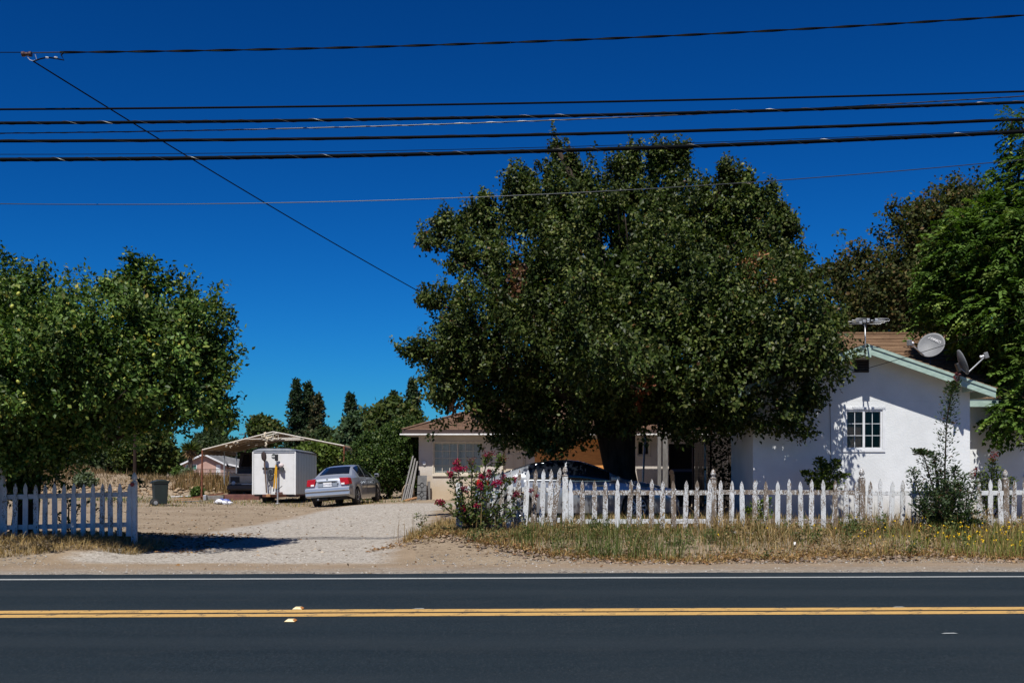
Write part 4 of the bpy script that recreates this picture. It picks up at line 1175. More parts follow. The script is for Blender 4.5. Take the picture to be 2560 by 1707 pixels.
# ---- background trees ----------------------------------------------------------
def conifer(px, ptop, pbase, wpx, D, seed, label, lean=0, pal=None, gap=1.0):
    x = P(px, 0, D)[0]; zt = P(0, ptop, D)[2]; zb = -.75; R0 = wpx * D / F_PX / 2
    rng = np.random.default_rng(seed)
    H = zt - zb
    lobes = []
    n = int(46 * gap)
    for k in range(n):
        t = .10 + .88 * (k + rng.random()) / n
        rr = R0 * ((1 - t) ** .95 * 1.35 + .02) * rng.uniform(.55, 1.2)
        a = rng.uniform(0, 2 * math.pi)
        lobes.append((x + math.cos(a) * rr * .55, D + math.sin(a) * rr * .55, zb + H * t - .12 * rr, max(rr * .5, .25), max(rr * .5, .25), max(.32, rr * .22)))
    for k in range(6): lobes.append((x, D, zt - H * .03 * k - .35, .12 + .12 * k, .12 + .12 * k, .4))
    t_ = thing('redwood_tree', label, 'tree', (x, D, zb), group='tall conifers on the skyline')
    pal = pal or [(0.014, 0.030, 0.014), (0.024, 0.045, 0.020), (0.042, 0.062, 0.028), (0.06, 0.055, 0.03)]
    me, _ = crown_mesh('crown', lobes, 2000, 9, .42, .13, .16, pal, (3, 4, 2, .8), seed, up=.5, droop=.2, twig=.6, core=.3, keep=.5, shell=.6, fill=900)
    link('crown', me, M['leaf'], t_)
    MB().tube([(x, D, zb), (x, D, zb + H * .5), (x, D, zt - .3)], [R0 * .12, R0 * .08, .04], 8).build('trunk', M['far_bark'], t_)
conifer(741, 948, 1130, 90, 150, 101, 'left of the twin pointed conifers above the carport roof', gap=1.3)
conifer(770, 955, 1130, 78, 152, 102, 'right of the twin pointed conifers above the carport roof', gap=1.2)
conifer(795, 985, 1130, 88, 146, 103, 'broad brownish conifer in front of the twin pointed conifers', gap=1.3, pal=[(0.022, 0.032, 0.014), (0.036, 0.046, 0.02), (0.065, 0.055, 0.026), (0.08, 0.06, 0.03)])
conifer(877, 984, 1130, 62, 155, 104, 'slim lone conifer standing apart in the middle of the skyline', gap=1.0)
conifer(1032, 948, 1130, 76, 140, 105, 'tall conifer on the skyline just left of the big tree', gap=1.2)
conifer(985, 980, 1130, 60, 160, 106, 'thin conifer half hidden by round trees left of the tallest conifer', gap=.8)

def round_tree(name, label, pts, D, seed, pal, wts=(3, 4, 2, 1), ncl=700, L=.38, group='round trees in the background'):
    lobes = [lobe(a, b, c, d_, 0, None, D) for a, b, c, d_ in pts]
    x = lobes[0][0]
    t_ = thing(name, label, 'tree', (x, D, -.75), group=group)
    me, _ = crown_mesh('crown', lobes, ncl, 16, L, L * .4, L * .9, pal, wts, seed, up=.5, droop=.2, twig=L * 2, zmin=-.6)
    link('crown', me, M['leaf'], t_)
    q = MB(); rg = np.random.default_rng(seed)
    q.tube([(x, D, -.9), (x, D, lobes[0][2])], [.3, .15], 8)
    for lb in lobes: limb(q, (x, D, lobes[0][2] * .4), lb[:3], .12, .03, .1, 5, rg, 5)
    q.build('trunk', M['far_bark'], t_)
PB1_HAZE = [(0.028, 0.052, 0.026), (0.042, 0.072, 0.034), (0.062, 0.095, 0.044), (0.085, 0.105, 0.05)]  # leaf colours lightened and blued to stand for haze over distance
PB2 = [(0.028, 0.046, 0.012), (0.045, 0.066, 0.016), (0.07, 0.085, 0.02), (0.10, 0.09, 0.025)]
PB3 = [(0.018, 0.032, 0.012), (0.028, 0.046, 0.016), (0.045, 0.06, 0.02), (0.06, 0.065, 0.03)]
PB4 = [(0.05, 0.075, 0.015), (0.075, 0.11, 0.02), (0.09, 0.13, 0.025), (0.12, 0.13, 0.03)]
round_tree('pepper_tree', 'soft rounded green tree behind the right end of the carport', [(915, 1075, 55, 40), (900, 1110, 50, 35), (940, 1095, 40, 40)], 95, 201, PB1_HAZE)
round_tree('round_tree', 'yellowish green round tree below the tallest conifer', [(985, 1035, 30, 30), (970, 1062, 44, 40), (1010, 1062, 36, 40)], 90, 202, PB2)
round_tree('round_tree', 'small rounded tree rising behind the carport peak', [(660, 1075, 28, 22), (645, 1070, 14, 22), (680, 1085, 25, 18)], 120, 203, PB2)
round_tree('low_tree', 'bright green low bushy tree behind the trailer', [(805, 1140, 45, 22), (775, 1150, 40, 22), (830, 1150, 30, 25)], 75, 204, PB4, L=.28)
round_tree('round_tree', 'dark round tree between the carport and the slim conifer', [(850, 1125, 45, 40), (815, 1115, 40, 35), (870, 1150, 40, 30)], 105, 205, PB3)
round_tree('dark_tree', 'dark leafy tree beyond the fence left of the pink house', [(375, 1120, 50, 40), (340, 1140, 45, 38), (400, 1145, 36, 28)], 100, 206, PB2, ncl=900)
round_tree('dark_tree', 'tall dark tree behind the lemon tree', [(300, 1060, 80, 80), (240, 1100, 80, 70), (340, 1080, 70, 60), (300, 1140, 90, 40)], 110, 207, PB3, ncl=900)
round_tree('dark_tree', 'dark pointed tree just left of the far utility pole', [(540, 1085, 22, 28), (520, 1103, 36, 20), (550, 1108, 30, 20)], 230, 208, PB3)
round_tree('dark_tree', 'low dark tree behind the pink house roof', [(600, 1130, 50, 25), (570, 1135, 40, 25), (640, 1135, 40, 25), (520, 1130, 40, 22)], 205, 209, PB3, L=.6)
round_tree('dark_tree', 'dark shrubby tree behind the left picket fence and lemon trunk', [(60, 1120, 90, 60), (150, 1140, 80, 40), (200, 1150, 60, 35)], 90, 210, PB3)
# palm
xp, Dp = P(476, 0, 160)[0], 160.0
pl = thing('palm_tree', 'shaggy fan palm beside the dark trees behind the pink house', 'tree', (xp, Dp, -.75))
MB().tube([(xp, Dp, -.75), (xp, Dp, 3.3)], [.35, .3], 9).build('trunk', M['far_bark'], pl)
rng = np.random.default_rng(9)
n = 260
u = unit(rng.normal(size=(n, 3))); u[:, 2] = np.abs(u[:, 2]) * .8 - .15; u = unit(u)
b0 = np.tile(np.array([xp, Dp, 3.5]), (n, 1)) + u * .2
v, t = leaves(b0, u, unit(rng.normal(size=(n, 3)) + [0, 0, 1]), rng.uniform(1.0, 1.7, n), np.full(n, .10))
link('fronds', np_mesh('fronds', v, t, np.repeat(pick(rng, n, PB2, (3, 4, 2, 1)), 4, 0)), M['leaf'], pl)
n = 200
u = unit(rng.normal(size=(n, 3)) * [1, 1, .2] + [0, 0, -1.2])
b0 = np.array([xp, Dp, 3.2]) + rng.normal(0, .25, (n, 3))
v, t = leaves(b0, u, unit(rng.normal(size=(n, 3))), rng.uniform(.7, 1.3, n), np.full(n, .09))
link('dead_skirt', np_mesh('dead_skirt', v, t, np.repeat(pick(rng, n, [(.22, .14, .07)], [1]), 4, 0)), M['dry_blade'], pl)

# ================================================================== picket fences
def picket_mesh(h, w=.09, th=.022):
    """gothic picket standing on z=0, front face towards -y"""
    a = w / 2
    n = [(a, 0), (a, h - .30), (a * .98, h - .275), (a * .62, h - .215), (a * .60, h - .205), (a * .80, h - .15), (a * .78, h - .10), (a * .45, h - .045), (0, h)]
    poly = [(-x, z) for x, z in n[::-1]][:-1] if False else None
    right = n; left = [(-x, z) for x, z in n[:-1]][::-1]
    poly = right + left
    return MB().prism(poly, 'y', -th / 2, th / 2)

PK = {}
def picket(parent, x, y, z, h, lean=0.0, m='picket', w=.09):
    key = (round(h, 2), round(w, 3), m)
    if key not in PK:
        q = picket_mesh(key[0], w)
        import bmesh
        me = q.mesh('picket'); bm = bmesh.new(); bm.from_mesh(me); bmesh.ops.recalc_face_normals(bm, faces=bm.faces); bm.to_mesh(me); bm.free()
        me.materials.append(M[m]); PK[key] = me
    o = bpy.data.objects.new('picket', PK[key]); COL.objects.link(o)
    o.parent = parent; o.matrix_parent_inverse = Matrix.Translation(parent.location).inverted()
    o.location = (x, y, z); o.rotation_euler = (random.uniform(-.03, .03), lean, random.uniform(-.08, .08))
    return o

def fence_post(parent, x, y, z0, z1, w=.105, m='picket', cap=True):
    o = MB().box(x - w / 2, x + w / 2, y - w / 2, y + w / 2, z0, z1 - (.2 if cap else 0)).build('post', M[m], parent, bevel=.006)
    if cap:
        k = .035 if cap else 0
        pr = [(.04, z1 - .2), (.056, z1 - .19), (.056, z1 - .17), (.03, z1 - .16), (.028, z1 - .145), (.048, z1 - .12), (.05, z1 - .09), (.034, z1 - .04), (.003, z1)]
        MB().lathe([(r, zz) for r, zz in pr], Matrix.Translation((x, y, 0)), 14).build('post_cap', M[m], o, smooth=True)
    return o

DF = 20.0
fy = lambda x: DF + .028 * x
fr = thing('picket_fence', 'long weathered white picket fence in front of the houses on the right', 'fence', (5, DF, .33))
posts = [(1413, 1164), (1786, 1171), (2163, 1169), (2530, 1173), (2905, 1173)]
px_list = []
for i in range(len(posts) - 1):
    a, b = posts[i][0], posts[i + 1][0]
    n = 13
    for k in range(n):
        px_list.append(a + 15 + (b - a - 30) * k / (n - 1) + random.uniform(-1.5, 1.5))
for px, py in posts:
    x = P(px, 0, DF)[0]
    fence_post(fr, x, fy(x) + .01, .12, P(0, py, fy(x))[2])
rr = random.Random(3)
for px in px_list:
    if 2255 < px < 2262 or 2395 < px < 2410 or px > 2870: continue
    x = P(px, 0, DF)[0]; y = fy(x) - .075
    top = P(0, 1197 + rr.uniform(-2, 6), y)[2]
    lean = rr.gauss(.004, .016)
    if 1742 < px < 1770: lean = .07; px += 4
    picket(fr, x, y, top - .98, .98, lean)
for i in range(len(posts) - 1):
    x0, x1 = P(posts[i][0], 0, DF)[0] + .055, P(posts[i + 1][0], 0, DF)[0] - .055
    for z in (1.03, .50):
        MB().bar((x0, fy(x0) - .025, z + rr.uniform(-.015, .015)), (x1, fy(x1) - .025, z + rr.uniform(-.015, .015)), .04, .085).build('rail', M['picket'], fr, bevel=.004)
# leaning raised end section by the crape myrtle
for k, (px, pyt, lean) in enumerate([(1211, 1175, .03), (1234, 1174, .03), (1257, 1174, .045), (1278, 1174, .05), (1299, 1173, .06), (1320, 1173, .06), (1340, 1172, .05), (1359, 1172, .04), (1378, 1172, .03), (1400, 1168, .13)]):
    top = P(px, pyt, DF - .03)
    h = 1.12
    picket(fr, top[0] - math.sin(lean) * h, DF - .1, top[2] - math.cos(lean) * h, h, lean, w=.095)
x0, x1 = P(1150, 0, DF)[0], P(1400, 0, DF)[0]
for z0, z1 in ((1.12, 1.08), (.55, .53)):
    MB().bar((x0, DF - .01, z0), (x1, DF - .03, z1), .04, .085).build('rail', M['picket'], fr, bevel=.004)
fence_post(fr, P(1148, 0, DF)[0], DF + .03, .1, 1.22, w=.12, cap=False)

fl = thing('picket_fence', 'short shaded white picket fence under the lemon tree on the left', 'fence', (-8.3, 19.5, .25))
ly = lambda x: 19.6 + .05 * (x + 8)
for px in (12, 37.5, 63, 89.5, 111, 135.5, 158, 181.6, 205, 228.6, 251, 272.5, 294.4, 317, -14, -40, -66, -92, -118, -144):
    x = P(px, 0, 19.5)[0]; y = ly(x)
    top = P(0, 1207 + random.uniform(-1, 3), y)[2]
    picket(fl, x, y - .06, top - .96, .96, random.uniform(-.01, .025), 'picket_left')
for px, py in ((2, 1165), (328, 1180), (-170, 1170)):
    x = P(px, 0, 19.5)[0]
    fence_post(fl, x, ly(x) + .01, .05, P(0, py, 19.5)[2], w=.09, m='picket_left')
xa, xb, xc = (P(p, 0, 19.5)[0] for p in (-170, 2, 328))
for a, b in ((xa, xb), (xb, xc)):
    for z in (1.0, .45):
        MB().bar((a + .055, ly(a) - .01, z - .03), (b - .055, ly(b) - .01, z + .02), .04, .085).build('rail', M['picket_left'], fl, bevel=.004)
M['red_plastic'] = pmat('red_plastic', (.25, .012, .01), .4)
rx, ry = P(326, 0, 19.5)[0], ly(P(326, 0, 19.5)[0]) - .085
MB().lathe([(.001, .0), (.036, .0), (.038, .012), (.03, .02)], Matrix.Translation((rx, ry + .03, P(0, 1211, 19.5)[2])) @ Matrix.Rotation(R(90), 4, 'X'), 14).build('red_reflector', M['red_plastic'], fl)

# ================================================================== cars
def paint(name, c, c2, rough=.28, metal=.55):
    m = pmat(name, c, rough, metal, col2=c2, vs=2.0, coat=.6)
    return m
M['silver_paint'] = paint('silver_paint', (.40, .43, .48), (.37, .40, .45))
M['grey_paint'] = paint('grey_paint', (.24, .255, .275), (.21, .225, .245), .22, .35)
M['tail_red'] = pmat('tail_red', (.42, .01, .008), .15, col2=(.22, .004, .004), vs=30)
M['lamp_clear'] = pmat('lamp_clear', (.75, .75, .75), .12)
M['plate_white'] = pmat('plate_white', (.75, .76, .78), .4)
M['plate_blue'] = pmat('plate_blue', (.02, .035, .12), .5)
M['rim'] = pmat('rim', (.45, .46, .48), .3, .9)

def wheel(parent, x, y, r, side, spokes=5, wide=.2):
    """side=+1: outer face towards +y"""
    T = Matrix.Translation((x, y, r)) @ Matrix.Rotation(R(-90 * side), 4, 'X')
    prof = [(r * .64, -wide / 2), (r * .93, -wide / 2), (r, -wide * .33), (r, wide * .33), (r * .93, wide / 2), (r * .66, wide / 2), (r * .64, wide * .3)]
    ty = MB().lathe(prof, T, 30).build('tyre', M['rubber'], parent, smooth=False)
    rm = MB().lathe([(r * .635, -wide * .3), (r * .645, wide * .44), (r * .60, wide * .45), (r * .57, wide * .2), (.001, wide * .12)], T, 30).build('rim', M['rim'], ty, smooth=True)
    for k in range(spokes):
        a = 2 * math.pi * k / spokes + .3
        q = MB(); c, s_ = math.cos(a), math.sin(a)
        p0 = T @ Vector((c * .03, s_ * .03, wide * .42)); p1 = T @ Vector((c * r * .6, s_ * r * .6, wide * .43))
        q.bar(p0, p1, .035, .035).build('spoke', M['rim'], ty)
    MB().lathe([(.05, wide * .2), (.05, wide * .47), (.03, wide * .49)], T, 12).build('hub_cap', M['rim'], ty)
    return ty

def sedan(name, label, loc, rotz, Lc, Wc, top, belt_pts, wheels_s, wr_, m, roof_w=.66, tilt=(0, 0), glass_rng=None, spokes=5):
    t = thing(name, label, 'car', loc, rotz, local=True)
    t.rotation_euler = (tilt[0], tilt[1], rotz)
    NS = 112
    s = np.linspace(0, Lc, NS)
    tp = np.interp(s, [p[0] for p in top], [p[1] for p in top])
    ker = np.array([1, 2, 3, 2, 1.]) / 9
    tps = np.convolve(np.pad(tp, 2, 'edge'), ker, 'valid')
    bl = np.interp(s, [p[0] for p in belt_pts], [p[1] for p in belt_pts])
    bl = np.minimum(bl, tps - .035)
    hw = Wc / 2 * (1 - .15 * np.clip(np.abs(s - Lc / 2) / (Lc / 2), 0, 1) ** 5 - .05 * np.clip(1 - s / .06, 0, 1) - .06 * np.clip((s - Lc + .1) / .1, 0, 1))
    zb = np.full(NS, .20)
    zb = np.maximum(zb, .20 + .14 * np.clip(1 - s / .6, 0, 1)); zb = np.maximum(zb, .20 + .04 * np.clip((s - Lc + .4) / .4, 0, 1))
    for c in wheels_s:
        ra = wr_ + .055
        dz = ra * ra - (s - c) ** 2
        zb = np.where(dz > 0, np.maximum(zb, wr_ + np.sqrt(np.maximum(dz, 0))), zb)
    g = np.clip((tps - bl - .03) / .36, 0, 1)
    wr = hw * (.88 - (.88 - roof_w) * g)
    pts = np.zeros((NS, 12, 2))
    z1 = np.maximum(.34, zb + .03); z2 = np.maximum(.56, zb + .06); z3 = np.maximum(bl - .13, zb + .09); 
    pts[:, 0] = np.stack([hw * .95, zb], -1)
    pts[:, 1] = np.stack([hw * .99, z1], -1)
    pts[:, 2] = np.stack([hw * 1.0, np.minimum(z2, z3 - .01)], -1)
    pts[:, 3] = np.stack([hw * .99, z3], -1)
    pts[:, 4] = np.stack([hw * .955, bl], -1)
    for k, f in ((5, .06), (6, .36), (7, .68), (8, 1.0)):
        bow = math.sin(math.pi * f) * .02
        pts[:, k] = np.stack([hw * .94 + (wr - hw * .94) * f + bow * g, bl + (tps - .045 * (.4 + .6 * g) - bl) * f], -1)
    pts[:, 9] = np.stack([wr * .84, tps - .018], -1); pts[:, 10] = np.stack([wr * .45, tps - .003], -1); pts[:, 11] = np.stack([wr * 0, tps], -1)
    full = np.zeros((NS, 23, 3))
    full[:, :12, 1] = -pts[:, :, 0]; full[:, :12, 2] = pts[:, :, 1]
    full[:, 12:, 1] = pts[:, 10::-1, 0]; full[:, 12:, 2] = pts[:, 10::-1, 1]
    full[:, :, 0] = (s - Lc / 2)[:, None]
    V = full.reshape(-1, 3)
    fs = [(i * 23 + j, (i + 1) * 23 + j, (i + 1) * 23 + j + 1, i * 23 + j + 1) for i in range(NS - 1) for j in range(22)]
    fs += [tuple(range(22, -1, -1)), tuple(range((NS - 1) * 23, NS * 23))]
    bo = MB().add(V, fs).build('body', m, t, smooth=True)
    mdf = bo.modifiers.new('split', 'EDGE_SPLIT'); mdf.split_angle = R(38)
    # glass: patches of the same surface lifted 4 mm
    cen = np.array([0, 0, .7])
    def patch(nm, s0, s1, j0, j1, mat, lift=.004, par=t):
        i0, i1 = np.searchsorted(s, s0), np.searchsorted(s, s1)
        jj = np.arange(j0, j1 + 1)
        pv = full[i0:i1 + 1][:, jj].copy()
        du = np.gradient(pv, axis=0); dv = np.gradient(pv, axis=1)
        nn = unit(np.cross(du, dv)); sgn = np.sign((nn * (pv - np.array([0, 0, .6]))).sum(-1, keepdims=True)); nn = nn * np.where(sgn == 0, 1, sgn)
        pv = pv + nn * lift
        a, b = pv.shape[:2]
        back_ = pv - nn * .003
        vs = np.concatenate([pv.reshape(-1, 3), back_.reshape(-1, 3)])
        f = [(i * b + j, (i + 1) * b + j, (i + 1) * b + j + 1, i * b + j + 1) for i in range(a - 1) for j in range(b - 1)]
        n_ = a * b
        rim_ = [i * b for i in range(a)] + [(a - 1) * b + j for j in range(1, b)] + [i * b + b - 1 for i in range(a - 2, -1, -1)] + [j for j in range(b - 2, 0, -1)]
        f += [(rim_[k], rim_[(k + 1) % len(rim_)], rim_[(k + 1) % len(rim_)] + n_, rim_[k] + n_) for k in range(len(rim_))]
        return MB().add(vs, f).build(nm, mat, par, smooth=True)
    G = glass_rng
    patch('rear_window', *G['rear'], 9, 13, M['car_glass'])
    patch('windscreen', *G['front'], 9, 13, M['car_glass'])
    for (a, b) in G['side']:
        patch('side_window', a, b, 5, 8, M['car_glass'])
        patch('side_window', a, b, 14, 17, M['car_glass'])
    for (a, b) in G.get('trim', []):
        patch('door_moulding', a, b, 2, 3, m, .012); patch('door_moulding', a, b, 19, 20, m, .012)
    # underbody
    MB().box(-Lc / 2 + .35, Lc / 2 - .2, -Wc / 2 + .22, Wc / 2 - .22, .21, .62).build('underbody', M['black'], t)
    for c in wheels_s:
        for sd in (-1, 1):
            wheel(t, c - Lc / 2, sd * (Wc / 2 - .115), wr_, sd, spokes)
    return t, patch, full, s

# silver sedan seen from behind
ctop = [(0, .60), (.03, .62), (.05, .93), (.10, 1.0), (.55, 1.03), (.70, 1.05), (1.02, 1.22), (1.38, 1.375), (1.75, 1.43), (2.3, 1.44), (2.7, 1.37), (3.45, 1.0), (3.9, .90), (4.25, .78), (4.40, .60), (4.44, .5)]
cbelt = [(0, .93), (1.0, .96), (2.5, .92), (3.4, .88), (4.44, .7)]
car, patch, full, ss = sedan('silver_car', 'silver four-door sedan parked by the white trailer, seen from behind', (-6.05, 39.75, .055), R(82), 4.40, 1.66, ctop, cbelt, (.92, 3.54), .30, M['silver_paint'],
             glass_rng={'rear': (.80, 1.40), 'front': (2.62, 3.32), 'side': [(1.30, 1.98), (2.04, 3.0)], 'trim': [(1.3, 3.1)]}, tilt=(R(-4.2), 0))
x0 = -2.22
def cpart(nm, a, b, c, d, e, f, m, bev=.01, par=None): return MB().box(a, b, c, d, e, f).build(nm, m, par or car, bevel=bev)
for sd in (-1, 1):
    y0, y1 = (.43, .80) if sd > 0 else (-.80, -.43)
    q = MB()
    o, i = sd * .765, sd * .42
    q.add([(x0 - .0, i + sd * .06, .72), (x0 - .0, o - sd * .0, .74), (x0 + .03, o - sd * .03, .97), (x0 + .025, i, .985), (x0 + .1, i + sd * .06, .72), (x0 + .28, o + sd * .045, .74), (x0 + .28, o + sd * .005, .96), (x0 + .1, i, .985)],
          [(0, 1, 2, 3), (4, 7, 6, 5), (0, 4, 5, 1), (1, 5, 6, 2), (2, 6, 7, 3), (3, 7, 4, 0)])
    tl = q.build('tail_light', M['tail_red'], car, bevel=.015)
    MB().box(x0 - .006, x0 + .04, sd * .55 - .06, sd * .55 + .06, .735, .80).build('reverse_lamp', M['lamp_clear'], tl, bevel=.01)
bm_ = MB().prism([(x0 - .07, .36), (x0 - .09, .43), (x0 - .085, .52), (x0 - .11, .55), (x0 - .10, .66), (x0 + .05, .69), (x0 + .35, .68), (x0 + .35, .34)], 'y', -.80, .80)
bm_.build('rear_bumper', M['silver_paint'], car, bevel=.02)
cpart('bumper_moulding', x0 - .118, x0 - .10, -.78, .78, .545, .57, M['silver_paint'], .006)
cpart('bumper_lip', x0 - .10, x0 - .08, -.77, .77, .40, .425, M['silver_paint'], .006)
cpart('plate_recess', x0 - .004, x0 + .03, -.36, .36, .70, .86, M['silver_paint'], .006)
cpart('chrome_strip', x0 - .035, x0 + .02, -.38, .38, .865, .895, M['chrome'], .008)
cpart('plate_shadow_panel', x0 - .006, x0 + .02, -.30, .30, .83, .862, M['black'], .004)
pt = cpart('licence_plate', x0 - .016, x0 - .006, -.155, .155, .70, .845, M['plate_white'], .004)
Tp = Matrix.Translation((x0 - .0165, 0, .765)) @ Matrix.Rotation(R(-90), 4, 'Z') @ Matrix.Rotation(R(90), 4, 'X')
text_mesh('5NTX829', .088, 'plate_lettering', M['plate_blue'], pt, Tp)
em = MB().lathe([(.034, 0), (.034, .006), (.028, .006), (.028, 0)], Matrix.Translation((x0 - .01, 0, .945)) @ Matrix.Rotation(R(-90), 4, 'Y'), 18).build('emblem', M['chrome'], car)
text_mesh('H', .05, 'emblem_letter', M['chrome'], em, Matrix.Translation((x0 - .012, 0, .945)) @ Matrix.Rotation(R(-90), 4, 'Z') @ Matrix.Rotation(R(90), 4, 'X'))
cpart('trunk_lock', x0 - .012, x0 + .01, -.37, -.34, .74, .765, M['black'], .004)
for sd in (-1, 1):
    q = MB().box(.80, .98, sd * .86 - .0 if sd > 0 else -1.02, 1.02 if sd > 0 else -.86, .93, 1.06)
    q.build('wing_mirror', M['silver_paint'], car, bevel=.03)
    cpart('mirror_glass', .788, .80, .88 if sd > 0 else -1.0, 1.0 if sd > 0 else -.88, .95, 1.04, M['car_glass'], .01)
    for xh in (-.42, .62):
        cpart('door_handle', xh, xh + .16, sd * .845 - .012, sd * .845 + .012, .80, .83, M['silver_paint'], .008)
    for xs_ in (-.72, -.18, .95):
        cpart('door_seam', xs_, xs_ + .008, sd * .85 - .006, sd * .85 + .004, .36, .86, M['black'], 0)
MB().tube([(x0 - .1, .35, .27), (x0 + .3, .35, .27)], .03, 10).build('tailpipe', M['metal_grey'], car)
cpart('muffler', x0 + .1, x0 + .35, .05, .50, .20, .33, M['black'], .04)
cpart('mud_panel', x0 + .25, x0 + .35, -.6, .6, .26, .38, M['black'], .02)

# grey sedan side-on behind the fence
btop = [(0, .62), (.03, .66), (.06, 1.0), (.12, 1.06), (.40, 1.10), (.62, 1.13), (.95, 1.25), (1.35, 1.38), (1.8, 1.455), (2.2, 1.47), (2.6, 1.43), (3.05, 1.28), (3.55, 1.03), (3.8, .97), (4.3, .90), (4.7, .76), (4.86, .58), (4.9, .48)]
bbelt = [(0, .98), (1.0, .99), (2.5, .95), (3.5, .92), (4.9, .7)]
DB2 = 26.6
car2, patch2, full2, s2 = sedan('grey_car', 'silver sedan parked sideways behind the picket fence under the big tree', (1.56, DB2, .19), 0.0, 4.9, 1.82, btop, bbelt, (1.02, 3.88), .335, M['grey_paint'], roof_w=.68,
             glass_rng={'rear': (.72, 1.62), 'front': (2.62, 3.46), 'side': [(1.25, 2.12), (2.20, 3.22)], 'trim': []}, spokes=10)
patch2('roof_reflection', 1.30, 2.60, 8, 14, M['car_glass'], .006)  # near-black patch stands for the tree's dark reflection on the silver roof
def c2part(nm, a, b, c, d, e, f, m, bev=.01): return MB().box(a, b, c, d, e, f).build(nm, m, car2, bevel=bev)
for sd in (-1, 1):
    for xh in (-.55, .45):
        c2part('door_handle', xh, xh + .2, sd * .91 - .014, sd * .91 + .014, .84, .87, M['chrome'], .008)
    for xs_ in (-1.02, -.28, .88):
        c2part('door_seam', xs_, xs_ + .01, sd * .912 - .006, sd * .912 + .004, .36, .9, M['black'], 0)
    c2part('wing_mirror', .78, 1.0, .92 if sd > 0 else -1.08, 1.08 if sd > 0 else -.92, .96, 1.08, M['grey_paint'], .03)
    c2part('tail_light', -2.44, -2.1, sd * .72 - .12, sd * .72 + .12, .84, .98, M['tail_red'], .03)
    c2part('headlight', 2.05, 2.38, sd * .68 - .14, sd * .68 + .14, .66, .78, M['lamp_clear'], .03)
    c2part('chrome_belt', -1.15, .9, sd * .885 - .006, sd * .885 + .006, .955, .975, M['chrome'], .004)
c2part('grille', 2.38, 2.45, -.5, .5, .45, .62, M['black'], .01)
c2part('rear_plate', -2.462, -2.45, -.15, .15, .68, .82, M['plate_white'], .004)

# ================================================================== far lot
# tree line closing the horizon
rng = np.random.default_rng(501)
tl_l = []
for k in range(34):
    x = -75 + k * 3.2 + rng.uniform(-1, 1)
    tl_l.append((x, 215 + rng.uniform(-4, 4), rng.uniform(.2, 1.8), 2.8, 2.2, rng.uniform(1.8, 3.6)))
me, _ = crown_mesh('tree_line', tl_l, 2200, 12, .8, .32, .5, PB3, (3, 4, 2, 1), 502, zmin=-1.0, fill=2500)
o = link('tree_line', me, M['leaf']); o['kind'] = 'stuff'; o['label'] = 'dark line of distant trees along the horizon'
tl_l = [(-30 + k * 2.4 + rng.uniform(-.6, .6), 66 + rng.uniform(-2, 2), rng.uniform(.4, 1.2), 1.6, 1.3, rng.uniform(.8, 1.7)) for k in range(4)]

# pink house
DPk = 170.0
pk0, pk1 = P(452, 0, DPk)[0], P(568, 0, DPk)[0]
pkc = P(511, 0, DPk)[0]
zpk, zev = P(0, 1133, DPk)[2], P(0, 1159, DPk)[2]
pink = thing('pink_house', 'small pink house with white gable trim and grey roof beyond the dirt lot', 'house', (pkc, DPk, -.75))
pw = (P(466, 0, DPk)[0], P(491, 0, DPk)[0], P(0, 1173, DPk)[2], P(0, 1162, DPk)[2])
pd = (P(540, 0, DPk)[0], P(551, 0, DPk)[0], -.7, P(0, 1161, DPk)[2])
zz = P(0, 1160, DPk)[2]
wall_open(pk0 + .3, pk1 - .3, -.8, zz + .15, DPk, .2, [pw, pd]).build('wall', M['stucco_pink'], pink)
MB().prism([(pk0 + .3, zz + .152), (pk1 - .3, zz + .152), (pkc, zpk - .12)], 'y', DPk, DPk + .2).build('gable_wall', M['stucco_pink'], pink)
box(pk1 - .5, pk1 - .3, DPk + .201, DPk + 9, -.8, zz + .1).build('side_wall', M['stucco_pink'], pink)
M['green_glass'] = glassmat('green_glass', (.06, .16, .12), .15)
box(pw[0], pw[1], DPk + .05, DPk + .07, pw[2], pw[3]).build('window_pane', M['green_glass'], pink)
for (a, b, c, d) in ((pw[0] - .1, pw[1] + .1, pw[3], pw[3] + .1), (pw[0] - .1, pw[1] + .1, pw[2] - .1, pw[2]), (pw[0] - .1, pw[0], pw[2], pw[3]), (pw[1], pw[1] + .1, pw[2], pw[3]), ((pw[0] + pw[1]) / 2 - .05, (pw[0] + pw[1]) / 2 + .05, pw[2], pw[3])):
    box(a, b, DPk - .04, DPk + .04, c, d).build('window_frame', M['vinyl'], pink)
box(pd[0], pd[1], DPk + .03, DPk + .08, pd[2], pd[3]).build('door', M['vinyl'], pink)
for s in (-1, 1):
    xe = pk0 if s < 0 else pk1
    dz = -.25
    MB().add([(pkc, DPk - .5, zpk), (xe, DPk - .5, zz), (xe, DPk + 10, zz), (pkc, DPk + 10, zpk), (pkc, DPk - .5, zpk - .12), (xe, DPk - .5, zz - .12), (xe, DPk + 10, zz - .12), (pkc, DPk + 10, zpk - .12)],
             [(0, 1, 2, 3), (7, 6, 5, 4), (0, 4, 5, 1), (1, 5, 6, 2), (2, 6, 7, 3), (3, 7, 4, 0)]).build('roof', M['shingle_grey'], pink)
    MB().prism([(pkc, zpk - .25), (xe, zz - .25), (xe, zz + .02), (pkc, zpk + .02)], 'y', DPk - .58, DPk - .501).build('bargeboard', M['vinyl'], pink)
